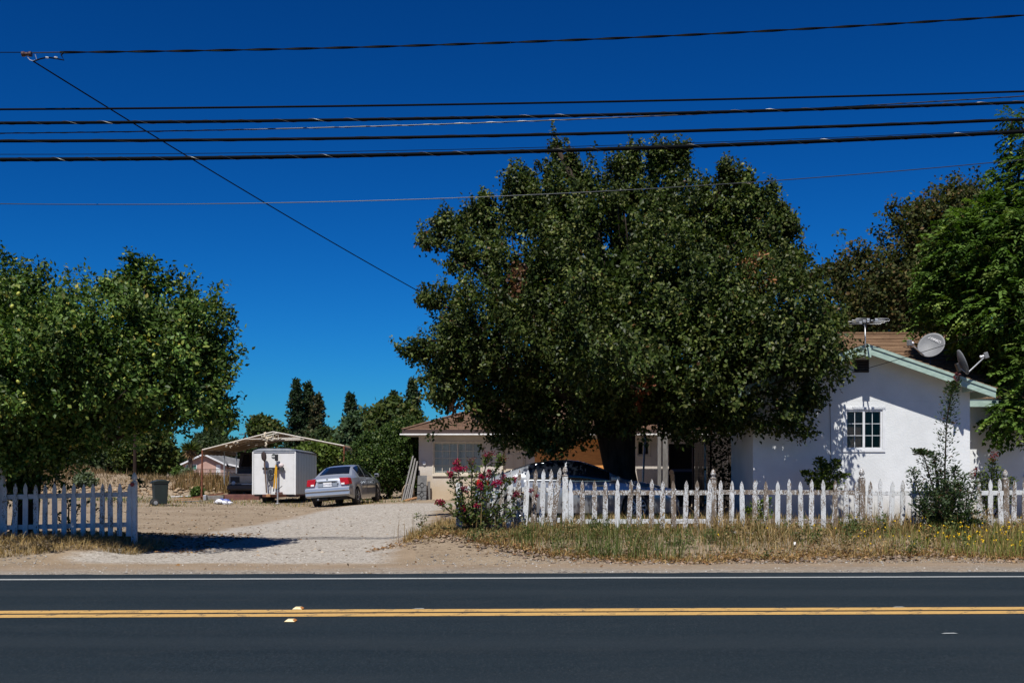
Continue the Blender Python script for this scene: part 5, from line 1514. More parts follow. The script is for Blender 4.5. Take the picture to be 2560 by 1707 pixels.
# lower grey wing to the right
wx0, wx1 = pk1 - .28, P(606, 0, DPk)[0]
box(wx0, wx1 - .4, DPk + 1.5, DPk + 8, -.8, P(0, 1166, DPk)[2]).build('side_wing', M['stucco_pink'], pink)
MB().add([(pkc, DPk + 6, zpk - .05), (wx0 - 1, DPk + .8, zz - .1), (wx1, DPk + .8, P(0, 1169, DPk)[2]), (P(590, 0, DPk)[0], DPk + 6, P(0, 1150, DPk)[2]),
          (pkc, DPk + 6, zpk - .3), (wx0 - 1, DPk + .8, zz - .3), (wx1, DPk + .8, P(0, 1169, DPk)[2] - .2), (P(590, 0, DPk)[0], DPk + 6, P(0, 1150, DPk)[2] - .2)],
         [(0, 1, 2, 3), (7, 6, 5, 4), (0, 4, 5, 1), (1, 5, 6, 2), (2, 6, 7, 3), (3, 7, 4, 0)]).build('wing_roof', M['shingle_grey'], pink)
MB().bar((pk1, DPk + .7, zz), (wx1, DPk + .7, P(0, 1169, DPk)[2]), .1, .25).build('wing_bargeboard', M['vinyl'], pink)

# pipe and chain link fence in front of it
DCF = 105.0
zc = P(0, 1173, DCF)[2]
gcf = -.6
cf_ = thing('chain_link_fence', 'dark chain link fence with pipe rails between the dirt heaps and the pink house', 'fence', (-25, DCF, gcf))
M['pipe_dark'] = pmat('pipe_dark', (.05, .04, .035), .6, .3)
fx0, fx1 = P(300, 0, DCF)[0], P(640, 0, DCF)[0]
for z in (zc, zc - .35, gcf + .1):
    MB().tube([(fx0, DCF, z), (fx1, DCF, z)], .03, 6).build('rail', M['pipe_dark'], cf_)
k = 0
x = fx0
while x < fx1:
    MB().tube([(x, DCF, gcf - .1), (x, DCF, zc + .03)], .035, 6).build('post', M['pipe_dark'], cf_); x += 1.75
wm = MB()
x = fx0
while x < fx1:
    wm.bar((x, DCF + .01, gcf), (min(x + .9, fx1), DCF + .01, zc - .02), .008, .008)
    wm.bar((x, DCF + .012, zc - .02), (min(x + .9, fx1), DCF + .012, gcf), .008, .008); x += .12
w_ = wm.build('wire_mesh', M['galv'], cf_, fix=False); w_['kind'] = 'stuff'

# far utility poles
def upole(px, ptop, D, label, arm=True):
    x, zt = P(px, 0, D)[0], P(0, ptop, D)[2]
    t = thing('utility_pole', label, 'utility pole', (x, D, -.75))
    M.setdefault('pole_wood', pmat('pole_wood', (.03, .02, .016), .95, spec=.1))
    MB().tube([(x, D, -.8), (x, D, zt)], [.17, .12], 8).build('pole', M['pole_wood'], t)
    if arm:
        za = P(0, ptop + 5, D)[2]
        MB().bar((x - 15 * D / F_PX, D - .15, za), (x + 15 * D / F_PX, D - .15, za), .12, .14).build('crossarm', M['pole_wood'], t)
        for s in (-13, -6, 6, 13):
            MB().lathe([(.05, 0), (.08, .06), (.05, .14)], Matrix.Translation((x + s * D / F_PX, D - .15, za + .07)), 8).build('insulator', M['galv'], t)
upole(613, 1081, 190, 'distant utility pole with crossarm above the carport')
upole(337, 1085, 88, 'thin dark pole beside the dark trees left of the pink house', arm=False)

# ================================================================== carport
cp = thing('carport', 'tattered tan canvas carport on a pipe frame over the truck and trailer', 'carport', (-10.2, 50, 0))
DA = 46.0
M['tarp'] = pmat('tarp', (.30, .20, .11), .85, col2=(.20, .125, .065), vs=3, bs=12, bstr=.4, bdist=.03)
M['tarp_torn'] = pmat('tarp_torn', (.52, .45, .34), .85, col2=(.4, .34, .25), vs=10)
M['pipe_white'] = pmat('pipe_white', (.62, .58, .50), .45, col2=(.45, .40, .33), vs=10)
fl_, pk_, frt = P(506, 1124, DA), P(683, 1079, DA), P(860, 1114, DA)
dv = np.array([-.85, 9.0, 0.0])
cl_, cr_ = fl_ + [0, 0, 0], frt
N_ = 6
for i in range(N_):
    t_ = i / (N_ - 1); o = dv * t_
    for a, b in ((fl_, pk_), (pk_, frt)):
        MB().tube([a + o, b + o], .026, 6).build('roof_pipe', M['pipe_white'], cp)
    zg = 0.0
    for c, px_ in ((fl_, 'l'), (frt, 'r')):
        m_ = M['rust'] if i == 0 else M['galv']
        if i in (0, 3, 5):
            MB().tube([c + o + [0, 0, -.02], np.array([(c + o)[0] + (-.04 if i == 0 and px_ == 'l' else 0), (c + o)[1], zg - .05])], .032 if i else .04, 8).build('post', m_, cp)
    if i < 4:
        MB().tube([fl_ * .42 + pk_ * .58 + o, frt * .42 + pk_ * .58 + o], .018, 6).build('tie_pipe', M['pipe_white'], cp)
        MB().tube([(fl_ * .42 + pk_ * .58) * .5 + (frt * .42 + pk_ * .58) * .5 + o, pk_ + o], .014, 6).build('king_pipe', M['pipe_white'], cp)
for a in (fl_, pk_, frt, fl_ * .5 + pk_ * .5, frt * .5 + pk_ * .5):
    MB().tube([a, a + dv], .022, 6).build('purlin', M['pipe_white'], cp)
def tarp(a, b, skip, name='canvas', lift=.035, seed=1):
    rg_ = np.random.default_rng(seed)
    nu, nv = 26, 36
    vs = np.zeros((nu, nv, 3)); al = np.ones((nu, nv), bool)
    for i in range(nu):
        for j in range(nv):
            u_, v_ = i / (nu - 1), j / (nv - 1)
            sagz = -.07 * math.sin(math.pi * ((v_ * 5) % 1)) - .05 * math.sin(math.pi * ((u_ * 2) % 1))
            vs[i, j] = a + (b - a) * u_ + dv * v_ + [0, 0, lift + sagz * .8]
    fs = []
    for i in range(nu - 1):
        for j in range(nv - 1):
            if skip(i / (nu - 1), j / (nv - 1), rg_): continue
            k_ = i * nv + j; fs.append((k_, k_ + 1, k_ + nv + 1, k_ + nv))
    me = bpy.data.meshes.new(name); me.from_pydata([tuple(p) for p in vs.reshape(-1, 3)], [], fs); me.update()
    me.polygons.foreach_set('use_smooth', np.ones(len(me.polygons), bool))
    o = link(name, me, M['tarp'], cp)
    sd = o.modifiers.new('thick', 'SOLIDIFY'); sd.thickness = .008
    return o
tarp(fl_, pk_, lambda u, v, r: (u > .80 - .25 * v and v < .30 + r.uniform(-.08, .08) and u > .74) or (r.random() < .006), seed=4)
tarp(pk_, frt, lambda u, v, r: (u < .30 + r.uniform(-.1, .1) and v < .45 + r.uniform(-.1, .1)), seed=5)
# side valances
for c, s in ((fl_, -1), (frt, 1)):
    q = MB(); n = 24
    vs, fs = [], []
    for i in range(n + 1):
        p = c + dv * (i / n)
        w = .02 * math.sin(i * 1.9)
        vs += [p + [s * .03, 0, .03], p + [s * .035 + w, 0, -.22 + .015 * math.sin(i * 2.3)], p + [s * .04, 0, .03], p + [s * .045 + w, 0, -.22 + .015 * math.sin(i * 2.3)]]
    for i in range(n):
        k_ = i * 4; fs += [(k_, k_ + 4, k_ + 5, k_ + 1), (k_ + 3, k_ + 7, k_ + 6, k_ + 2), (k_ + 1, k_ + 5, k_ + 7, k_ + 3), (k_ + 2, k_ + 6, k_ + 4, k_)]
    q.add(vs, fs).build('valance', M['tarp'], cp, smooth=True)
# torn rags hanging from the front
rg = np.random.default_rng(31)
for (px, py, w, h) in ((662, 1088, 5, 14), (668, 1098, 8, 12), (676, 1095, 7, 7), (690, 1097, 9, 6), (656, 1093, 6, 5), (592, 1108, 7, 7), (566, 1115, 4, 5), (577, 1116, 4, 4), (700, 1096, 6, 4), (665, 1112, 3, 14), (585, 1107, 5, 4)):
    s = DA / F_PX; c = P(px, py, DA - .03); k_ = 5
    vs, fs = [], []
    for i in range(k_):
        for j in range(4):
            vs.append(c + [(j / 3 - .5) * w * s * (1 - .35 * i / k_) + rg.normal(0, .012), rg.normal(0, .04), h * s * (.5 - i / (k_ - 1)) + rg.normal(0, .02)])
    for i in range(k_ - 1):
        for j in range(3):
            a = i * 4 + j; fs.append((a, a + 1, a + 5, a + 4))
    o = MB().add(vs, fs).build('torn_rag', M['tarp_torn'], cp, smooth=True, fix=False)
    sd = o.modifiers.new('thick', 'SOLIDIFY'); sd.thickness = .02

# timber sill along the carport front
bm0, bm1 = P(518, 1244, 45.6), P(640, 1246, 45.6)
t = MB().box(bm0[0], P(560, 0, 45.6)[0], 45.5, 45.75, -.02, .19).build('timber_beam', M['wood_grey'], None, bevel=.01); tag(t, 'grey timber lying on the ground by the carport post', 'timber')
t = MB().box(P(560, 0, 45.6)[0] + .03, P(648, 0, 45.6)[0], 45.55, 45.85, -.02, .24).build('timber_beam', M['wood_red'], None, bevel=.01); tag(t, 'dark red timber lying on the ground under the carport', 'timber')
t = MB().box(P(511, 0, 45.5)[0], P(517, 0, 45.5)[0] + .02, 45.3, 45.6, -.02, .22).build('concrete_block', M['galv'], None, bevel=.01); tag(t, 'small grey concrete block at the foot of the rusty carport post', 'block')
t = MB().bar((P(480, 0, 45.9)[0], 45.9, .10), (P(560, 0, 46.1)[0], 46.1, .27), .06, .05).build('rusty_pipe', M['rust'], None); tag(t, 'rusty orange steel bar lying behind the grey timber', 'steel bar')

# ================================================================== trailer
DTr = 42.0
tr_w = 1.66
tx0 = P(632, 0, DTr)[0]; tx1 = P(738, 0, DTr)[0]; tcx = (tx0 + tx1) / 2; hwid = (tx1 - tx0) / 2
trl = thing('cargo_trailer', 'white box trailer with a rounded dark roof cap parked beside the silver car', 'trailer', (tcx, DTr, 0), local=True)
trl.rotation_euler = (R(-1.2), 0, 0)
M['trailer_white'] = pmat('trailer_white', (.62, .62, .61), .4, col2=(.54, .54, .52), vs=3, lo=.25, hi=.55)
zb_, zt_ = P(0, 1236, DTr)[2], P(0, 1129, DTr)[2]
tl_ = 4.6
MB().box(-hwid, hwid, 0, tl_, zb_, zt_).build('body', M['trailer_white'], trl, bevel=.02)
cap_prof = [(0.03, zt_ + .001), (0.0, zt_ + .05), (.05, zt_ + .115), (.22, zt_ + .155), (tl_ - .1, zt_ + .155), (tl_, zt_ + .05), (tl_, zt_ + .001)]
M['roof_cap_dark'] = pmat('roof_cap_dark', (.06, .075, .10), .5, col2=(.16, .17, .18), vs=4)
q = MB()
yy = np.linspace(0, 1, 9)
vs, fs = [], []
for k_ in range(11):
    a = -1 + 2 * k_ / 10; hgt = (1 - abs(a) ** 8) * .085 + .045
    for (y_, f) in ((0.0, .35), (.05, .8), (.25, 1.0), (tl_ - .05, 1.0), (tl_ + .01, .4)):
        vs.append((a * (hwid + .005), y_ - .012, zt_ + .012 + hgt * f))
for k_ in range(10):
    for j in range(4):
        a = k_ * 5 + j; fs.append((a, a + 1, a + 6, a + 5))
n0 = len(vs)
bot = [(sx * (hwid + .005), y_, zt_ + .003) for sx in (-1, 1) for y_ in (-.012, tl_ + .0)]
vs += bot
fs += [tuple([k_ * 5 for k_ in range(11)]) + (n0 + 2, n0), tuple([k_ * 5 + 4 for k_ in range(10, -1, -1)]) + (n0 + 1, n0 + 3),
       (0, n0, n0 + 1, 4, 3, 2, 1), (50, 51, 52, 53, 54, n0 + 3, n0 + 2)]
q.add(vs, fs).build('roof_cap', M['roof_cap_dark'], trl, smooth=False)
box(-hwid - .012, hwid + .012, -.02, -.002, zt_ - .035, zt_ + .001).build('roof_trim', M['galv'], trl)
for sx in (-1, 1):
    MB().bar((sx * hwid, -.012, zb_), (sx * hwid, -.012, zt_), .03, .05).build('corner_trim', M['trailer_white'], trl)
rv = MB()
for k_ in range(24):
    z = zb_ + .06 + (zt_ - zb_ - .12) * k_ / 23
    for xx_ in (-hwid + .07, hwid - .07): rv.box(xx_ - .006, xx_ + .006, -.006, .002, z - .006, z + .006)
rv_ = rv.build('rivets', M['galv'], trl, fix=False); rv_['kind'] = 'stuff'
for k_ in range(1, 8):
    box(hwid + .001, hwid + .006, tl_ * k_ / 8, tl_ * k_ / 8 + .012, zb_ + .03, zt_ - .03).build('panel_seam', M['galv'], trl)
box(-hwid + .05, hwid - .05, .05, tl_ - .05, zb_ - .06, zb_ - .002).build('chassis', M['black'], trl)
box(hwid - .06, hwid + .004, .05, tl_ - .05, zb_ - .06, zb_ - .003).build('side_rail', M['wood_red'], trl)
for sx in (-1, 1):
    wheel(trl, sx * (hwid - .06), 2.9, .33, 1 if sx > 0 else -1, 5) if False else None
for sx in (-1, 1):
    T_ = Matrix.Translation((sx * (hwid - .16), 2.5, .33)) @ Matrix.Rotation(R(90), 4, 'Y')
    ty = MB().lathe([(.2, -.1), (.31, -.1), (.33, -.07), (.33, .07), (.31, .1), (.2, .1)], T_, 26).build('tyre', M['rubber'], trl)
    MB().lathe([(.19, -.06), (.2, .08), (.16, .085), (.001, .06)], T_, 20).build('rim', M['galv'], ty)
# near-side spare wheel shadowed under the nose, tongue, jack
T_ = Matrix.Translation((-.45, .7, .29)) @ Matrix.Rotation(R(90), 4, 'Y')
MB().lathe([(.18, -.12), (.28, -.12), (.30, -.09), (.30, .09), (.28, .12), (.18, .12), (.001, .1)], T_, 24).build('spare_tyre', M['rubber'], trl)
for sx in (-1, 1):
    MB().bar((sx * .5, .2, zb_ - .04), (0.02, -1.0, zb_ - .04), .06, .09).build('tongue_bar', M['rust'], trl)
box(-.06, .10, -1.12, -.92, zb_ - .08, zb_ + .03).build('coupler', M['wood_tan'], trl, bevel=.02)
jx = P(694, 0, DTr - .95)[0] - tcx
MB().tube([(jx, -.95, .05), (jx, -.95, 1.0)], .03, 10).build('jack_post', M['galv'], trl)
MB().lathe([(.09, .0), (.09, .015), (.03, .04)], Matrix.Translation((jx, -.95, .0)), 12).build('jack_foot', M['galv'], trl)
MB().tube([(jx, -.97, .55), (jx + .06, -.99, .58), (jx + .18, -.99, .68)], .012, 6).build('jack_handle', M['black'], trl)
box(.06, .34, -.10, -.02, zb_ + .02, zb_ + .10).build('front_step', M['wood_red'], trl, bevel=.01)
# tool rack bar
rz = P(0, 1171, DTr)[2]
rbx0, rbx1 = P(657, 0, DTr)[0] - tcx, P(711, 0, DTr)[0] - tcx
box(rbx0, rbx1, -.10, -.05, rz - .045, rz + .045).build('tool_rack', M['black'], trl, bevel=.008)
for f in (.1, .5, .9): box(rbx0 + (rbx1 - rbx0) * f - .02, rbx0 + (rbx1 - rbx0) * f + .02, -.05, -.002, rz - .02, rz + .02).build('rack_bracket', M['black'], trl)
# round badge
bx_, bz_ = P(684, 0, DTr)[0] - tcx, P(0, 1140, DTr)[2]
M['badge_green'] = pmat('badge_green', (.015, .03, .025), .5)
bd = MB().lathe([(.095, 0), (.095, .006), (.001, .006)], Matrix.Translation((bx_, -.003, bz_)) @ Matrix.Rotation(R(90), 4, 'X'), 26).build('round_badge', M['badge_green'], trl)
box(bx_ - .088, bx_ + .088, -.0125, -.0095, bz_ - .026, bz_ + .026).build('badge_band', M['print_white'], bd)
text_mesh('WELLS', .055, 'badge_lettering', M['badge_green'], bd, Matrix.Translation((bx_, -.0135, bz_)) @ Matrix.Rotation(R(90), 4, 'X'))
text_mesh('CARGO', .034, 'badge_lettering', M['print_white'], bd, Matrix.Translation((bx_, -.0105, bz_ - .052)) @ Matrix.Rotation(R(90), 4, 'X'))

# tools leaning on the rack
def tw3(px, py, d): return P(px, py, d)
sh = thing('shovel', 'round point shovel standing blade up against the trailer front', 'shovel', tw3(666, 1233, DTr - .2))
hb, ht = tw3(666.5, 1232, DTr - .22), tw3(661, 1150, DTr - .14)
M['wood_handle'] = pmat('wood_handle', (.13, .085, .06), .7)
MB().tube([hb, (hb + ht) / 2, ht], [.03, .03, .026], 8).build('handle', M['wood_handle'], sh)
vs, fs = [], []
prof = [(-.0, .03), (.06, .085), (.14, .10), (.24, .10), (.31, .075), (.355, .03), (.37, .004)]
for z, w in prof:
    for k_ in range(5):
        a = (k_ / 4 - .5) * 2
        vs.append(ht + np.array([a * w - .03 * z / .37, -.02 + .035 * (a * a - 1) * .8, z - .03]))
for i in range(len(prof) - 1):
    for k_ in range(4):
        a = i * 5 + k_; fs.append((a, a + 1, a + 6, a + 5))
M['blade'] = pmat('blade', (.06, .04, .035), .6, .4, col2=(.03, .022, .02))
o = MB().add(vs, fs).build('blade', M['blade'], sh, smooth=True); sd = o.modifiers.new('thick', 'SOLIDIFY'); sd.thickness = .006
M['yellow_handle'] = pmat('yellow_handle', (.62, .33, .015), .45)
for k_, (a, b, lab, hd) in enumerate((((684, 1228), (690, 1162), 'yellow handled tool leaning on the trailer, left of the pair', True), ((690, 1228), (692, 1166), 'yellow handled tool leaning on the trailer, right of the pair', False))):
    p0, p1 = tw3(*a, DTr - .2 - .03 * k_), tw3(*b, DTr - .13 - .03 * k_)
    t = thing('long_handled_tool', lab, 'tool', p0, group='yellow tools on the trailer')
    pm_ = p0 * .88 + p1 * .12
    MB().tube([p0, pm_], .022, 8).build('grip', M['black'], t)
    MB().tube([pm_, p1], .03 if k_ == 0 else .024, 8).build('handle', M['yellow_handle'], t)
    if hd:
        p2 = p1 + np.array([.02, -.0, .16])
        MB().tube([p1, p2], .02, 8).build('socket', M['galv'], t)
        MB().box(p2[0] - .065, p2[0] + .065, p2[1] - .03, p2[1] + .02, p2[2], p2[2] + .26).build('head', M['black'], t, bevel=.02)
    else:
        MB().tube([p1, p1 + np.array([.01, 0, .12])], .018, 8).build('socket', M['black'], t)
hs = thing('coiled_strap', 'grey coil of hose hanging from the trailer tool rack', 'hose', tw3(676, 1195, DTr - .1))
M['hose_grey'] = pmat('hose_grey', (.045, .05, .055), .6)
for k_, (w, cx_) in enumerate(((5.0, 674.5), (4.0, 679), (5.5, 676.5))):
    pts = [tw3(cx_ + w * math.cos(a), 1186 + 13 * math.sin(a), DTr - .09 - .012 * k_) for a in np.linspace(0, 2 * math.pi, 22)]
    MB().tube(pts, .028, 6).build('hose_loop', M['hose_grey'], hs, smooth=True)
MB().tube([tw3(675, 1199, DTr - .09), tw3(674.5, 1225, DTr - .06)], .014, 6).build('hose_tail', M['hose_grey'], hs)
MB().tube([tw3(672, 1197, DTr - .09), tw3(669, 1209, DTr - .06)], .014, 6).build('hose_tail', M['hose_grey'], hs)
cpz = thing('cloth_cap', 'grey cap with white stuffing hung at the right end of the tool rack', 'cap', tw3(705, 1172, DTr - .1))
c = tw3(703, 1163, DTr - .12)
vs, fs = [], []
rg = np.random.default_rng(2)
for i in range(7):
    ph = math.pi * i / 6
    for k_ in range(10):
        a = 2 * math.pi * k_ / 10
        r_ = 1 + rg.normal(0, .1)
        vs.append(c + np.array([math.sin(ph) * math.cos(a) * .10 * r_, math.sin(ph) * math.sin(a) * .05, math.cos(ph) * .085 * r_]))
for i in range(6):
    for k_ in range(10):
        a, b = i * 10 + k_, i * 10 + (k_ + 1) % 10
        fs.append((a, b, b + 10, a + 10))
M['cloth_white'] = pmat('cloth_white', (.62, .55, .53), .9, col2=(.4, .33, .32), vs=30)
MB().add(vs, fs).build('stuffing', M['cloth_white'], cpz, smooth=True)
MB().add([tw3(697, 1171, DTr - .14), tw3(708, 1163, DTr - .14), tw3(708.5, 1180, DTr - .13), tw3(705, 1181, DTr - .13), tw3(697, 1171, DTr - .10), tw3(708, 1163, DTr - .10), tw3(708.5, 1180, DTr - .11), tw3(705, 1181, DTr - .11)],
         [(0, 1, 2, 3), (7, 6, 5, 4), (0, 4, 5, 1), (1, 5, 6, 2), (2, 6, 7, 3), (3, 7, 4, 0)]).build('brim', M['hose_grey'], cpz)

# ================================================================== old truck under the carport
tk = thing('old_truck', 'old cream-nosed truck with black grille parked under the carport', 'truck', (-11.6, 48, 0), local=True)
M['truck_cream'] = pmat('truck_cream', (.50, .45, .36), .5, col2=(.38, .33, .25), vs=4)
M['truck_dark'] = pmat('truck_dark', (.05, .045, .045), .6)
s48 = 48 / F_PX
lx = P(578, 0, 48)[0] + 11.6
hz0, hz1 = P(0, 1207, 48)[2], P(0, 1184, 48)[2]
MB().box(lx, lx + 1.55, -.4, 1.2, hz0, hz1 - .04).build('hood', M['truck_cream'], tk, bevel=.06)
MB().box(lx - .02, lx + 1.57, -.42, 1.2, hz1 - .045, hz1 + .01).build('hood_lip', M['truck_cream'], tk, bevel=.02)
gr = MB().box(lx + .07, lx + .47, -.43, -.39, hz0 + .03, hz1 - .13).build('grille', M['black'], tk)
for k_ in range(9): box(lx + .09 + k_ * .043, lx + .10 + k_ * .043, -.44, -.431, hz0 + .04, hz1 - .14).build('grille_bar', M['truck_dark'], gr)
box(lx - .02, lx + 1.6, -.41, -.36, hz0 - .035, hz0 - .001).build('chrome_strip', M['cream_trim'], tk)
MB().box(lx, lx + 1.6, -.35, 3.8, .34, hz0 - .04).build('frame', M['truck_dark'], tk, bevel=.03)
MB().box(lx - .03, lx + 1.7, -.62, -.42, .40, .60).build('bumper', M['truck_dark'], tk, bevel=.03)
MB().box(lx + .62, lx + 1.4, -.66, -.622, .62, .66).build('bumper_trim', M['galv'], tk)
MB().box(lx - .05, lx + 1.75, 1.2, 2.9, .6, 1.35).build('cab_lower', M['truck_dark'], tk, bevel=.05)
MB().prism([(1.2, 1.35), (2.9, 1.35), (2.8, 2.05), (1.6, 2.05)], 'x', lx, lx + 1.7).build('cab_upper', M['truck_dark'], tk, bevel=.05)
MB().add([(lx + .12, 1.215, 1.40), (lx + 1.58, 1.215, 1.40), (lx + 1.5, 1.54, 1.97), (lx + .2, 1.54, 1.97), (lx + .12, 1.235, 1.40), (lx + 1.58, 1.235, 1.40), (lx + 1.5, 1.56, 1.97), (lx + .2, 1.56, 1.97)],
         [(0, 1, 2, 3), (7, 6, 5, 4), (0, 4, 5, 1), (1, 5, 6, 2), (2, 6, 7, 3), (3, 7, 4, 0)]).build('windscreen', M['car_glass'], tk)
for sx in (.12, 1.5):
    for yy_ in (.35, 3.2):
        T_ = Matrix.Translation((lx + sx, yy_, .40)) @ Matrix.Rotation(R(90), 4, 'Y')
        ty = MB().lathe([(.2, -.12), (.38, -.12), (.40, -.09), (.40, .09), (.38, .12), (.2, .12)], T_, 24).build('tyre', M['rubber'], tk)
        MB().lathe([(.2, -.08), (.2, .1), (.001, .08)], T_, 16).build('rim', M['galv'], ty)
for sx in (.22, 1.3):
    MB().lathe([(.09, 0), (.09, .04), (.05, .05)], Matrix.Translation((lx + sx, -.42, .68)) @ Matrix.Rotation(R(90), 4, 'X'), 14).build('headlight', M['galv'], tk)

# ================================================================== bins
def bin_(name, label, x, y, z, h, w, rot, m, lid):
    t = thing(name, label, 'bin', (x, y, z), rot, local=True)
    a, b = w / 2 * .84, w / 2
    vs = [(-a, -a, .06), (a, -a, .06), (a, a, .06), (-a, a, .06), (-b, -b, h * .9), (b, -b, h * .9), (b, b, h * .9), (-b, b, h * .9)]
    MB().add(vs, [(3, 2, 1, 0), (4, 5, 6, 7), (0, 1, 5, 4), (1, 2, 6, 5), (2, 3, 7, 6), (3, 0, 4, 7)]).build('tub', m, t, bevel=.03)
    MB().box(-b - .02, b + .02, -b - .02, b + .02, h * .86, h * .905).build('rim', m, t, bevel=.01)
    MB().prism([(-b - .06, h * .905), (b + .03, h * .905), (b + .03, h * .93), (b * .4, h * .99), (-b * .5, h), (-b - .06, h * .94)], 'x', -b - .03, b + .03).build('lid', lid, t, bevel=.015)
    for k_ in (-1, 0, 1):
        MB().bar((k_ * a * .5, -a - .001, .15), (k_ * b * .5, -b - .001, h * .8), .02, .015).build('rib', m, t)
    MB().tube([(-b * .8, b + .06, h * .88), (b * .8, b + .06, h * .88)], .018, 8).build('handle_bar', m, t)
    for sx in (-1, 1):
        T_ = Matrix.Translation((sx * a, a * .9, .13)) @ Matrix.Rotation(R(90), 4, 'Y')
        ty = MB().lathe([(.04, -.03), (.12, -.03), (.13, -.01), (.13, .01), (.12, .03), (.04, .03)], T_, 18).build('wheel', M['rubber'], t)
        MB().lathe([(.07, -.035), (.075, .033), (.02, .036)], T_, 14).build('wheel_disc', M['galv'], ty)
    return t
M['bin_green'] = pmat('bin_green', (.013, .024, .022), .55, col2=(.009, .016, .016), vs=5)
M['bin_lid'] = pmat('bin_lid', (.014, .022, .018), .5)
db = EYE * F_PX / (1264 - HOR)
bin_('wheelie_bin', 'dark green wheeled bin standing alone on the dirt lot', P(400, 0, db)[0], db, 0.0, .96, .52, R(118), M['bin_green'], M['bin_lid'])
M['bin_black'] = pmat('bin_black', (.012, .012, .014), .5)
bin_('wheelie_bin', 'black wheeled bin in deep shade between the two houses', P(1704, 0, 33)[0], 33.0, .19, 1.2, .58, R(5), M['bin_black'], M['bin_black'])

# ================================================================== things along the cream house
lum = thing('lumber_pile', 'weathered planks leaning on the corner of the cream house', 'lumber', (P(1020, 0, 40.2)[0], 40.2, .17))
for k_ in range(5):
    a, b = P(1006 + 5.2 * k_, 1243, 39.9 - .07 * (k_ % 2)), P(1033 + 2.6 * k_, 1139 + 7 * ((k_ * 3) % 5), 40.8 - .07 * (k_ % 2))
    a[2] = .16
    MB().bar(a, b, .055, .045).build('plank', M['wood_grey'], lum)
irn = thing('iron_panel', 'grey board with wrought iron scroll panel leaning on the cream house wall', 'panel', (P(1055, 0, 40.6)[0], 40.6, .17))
ipx0, ipx1 = P(1043, 0, 40.5)[0], P(1066, 0, 40.5)[0]
MB().add([(ipx0, 40.35, .17), (ipx1, 40.35, .17), (ipx1, 40.75, 1.10), (ipx0, 40.75, 1.10), (ipx0, 40.38, .17), (ipx1, 40.38, .17), (ipx1, 40.78, 1.10), (ipx0, 40.78, 1.10)],
         [(0, 1, 2, 3), (7, 6, 5, 4), (0, 4, 5, 1), (1, 5, 6, 2), (2, 6, 7, 3), (3, 7, 4, 0)]).build('board', pmat('slate_board', (.10, .10, .10), .8, col2=(.06, .06, .06)), irn)
def ip(u, v): return (ipx0 + (ipx1 - ipx0) * u, 40.33 + .4 * v, .17 + .93 * v)
for (cx_, cy_) in ((.5, .25), (.5, .62)):
    MB().tube([ip(cx_ + .2 * math.cos(a), cy_ + .09 * math.sin(a)) for a in np.linspace(0, 2 * math.pi, 17)], .010, 5).build('iron_ring', M['black'], irn)
    for sx in (-1, 1): MB().tube([ip(cx_ + sx * .2, cy_), ip(cx_ + sx * .5, cy_)], .010, 5).build('iron_bar', M['black'], irn)
MB().tube([ip(.5, 0.02), ip(.5, .16)], .01, 5).build('iron_bar', M['black'], irn)
MB().tube([ip(.5, .34), ip(.5, .53)], .01, 5).build('iron_bar', M['black'], irn)
for (v_, u0, u1) in ((.40, 0, 1), (.10, 0, 1)): MB().tube([ip(u0, v_), ip(u1, v_)], .008, 5).build('iron_bar', M['black'], irn)
t = MB().box(P(1068, 0, 40.7)[0], P(1075, 0, 40.7)[0], 40.78, 40.85, .17, .88).build('grey_slab', M['wood_grey'], None); tag(t, 'narrow dark slab standing behind the iron panel by the cream house', 'slab')
M['beige_plastic'] = pmat('beige_plastic', (.30, .22, .14), .6)
dh = thing('pet_carrier', 'beige domed shell lying beside the leaning planks', 'shell', (P(1020, 0, 41)[0], 41.0, .17))
c = P(1021, 1225, 41.0)
vs, fs = [], []
for i in range(7):
    th = math.pi * i / 6
    for k_ in range(6):
        y_ = k_ / 5 * .6
        vs.append((c[0] - .25 * math.cos(th) * (1 - .1 * y_), 40.8 + y_, .17 + .62 * math.sin(th) ** .6 * (1 - .15 * y_) + .0))
for i in range(6):
    for k_ in range(5):
        a = i * 6 + k_; fs.append((a, a + 1, a + 7, a + 6))
o = MB().add(vs, fs).build('shell', M['beige_plastic'], dh, smooth=True); sd = o.modifiers.new('thick', 'SOLIDIFY'); sd.thickness = .04
MB().box(c[0] - .2, c[0] + .2, 41.2, 41.25, .17, .7).build('back_panel', M['black'], dh)
t = MB().bar((P(1012, 0, 39.4)[0], 39.3, .20), (P(1040, 0, 39.6)[0], 39.6, .30), .18, .05).build('loose_plank', M['wood_tan'], None, bevel=.008); tag(t, 'tan plank lying on the ground in front of the leaning boards', 'plank')
# leaning pole by the trunk
a, b = P(1604, 1215, 30), P(1613, 1088, 30.2); a[2] = .2
t = MB().tube([a, b], [.03, .028], 10).build('metal_pole', M['galv'], None, smooth=True); tag(t, 'grey metal pole leaning upright just right of the big tree trunk', 'pole')
a, b = P(1764, 1250, 29), P(1763, 1095, 29); a[2] = .2
t = MB().tube([a, b], [.025, .022], 8).build('white_stake', M['white_trim'], None, smooth=True); tag(t, 'thin pale stake in the shaded gap left of the white house', 'stake')

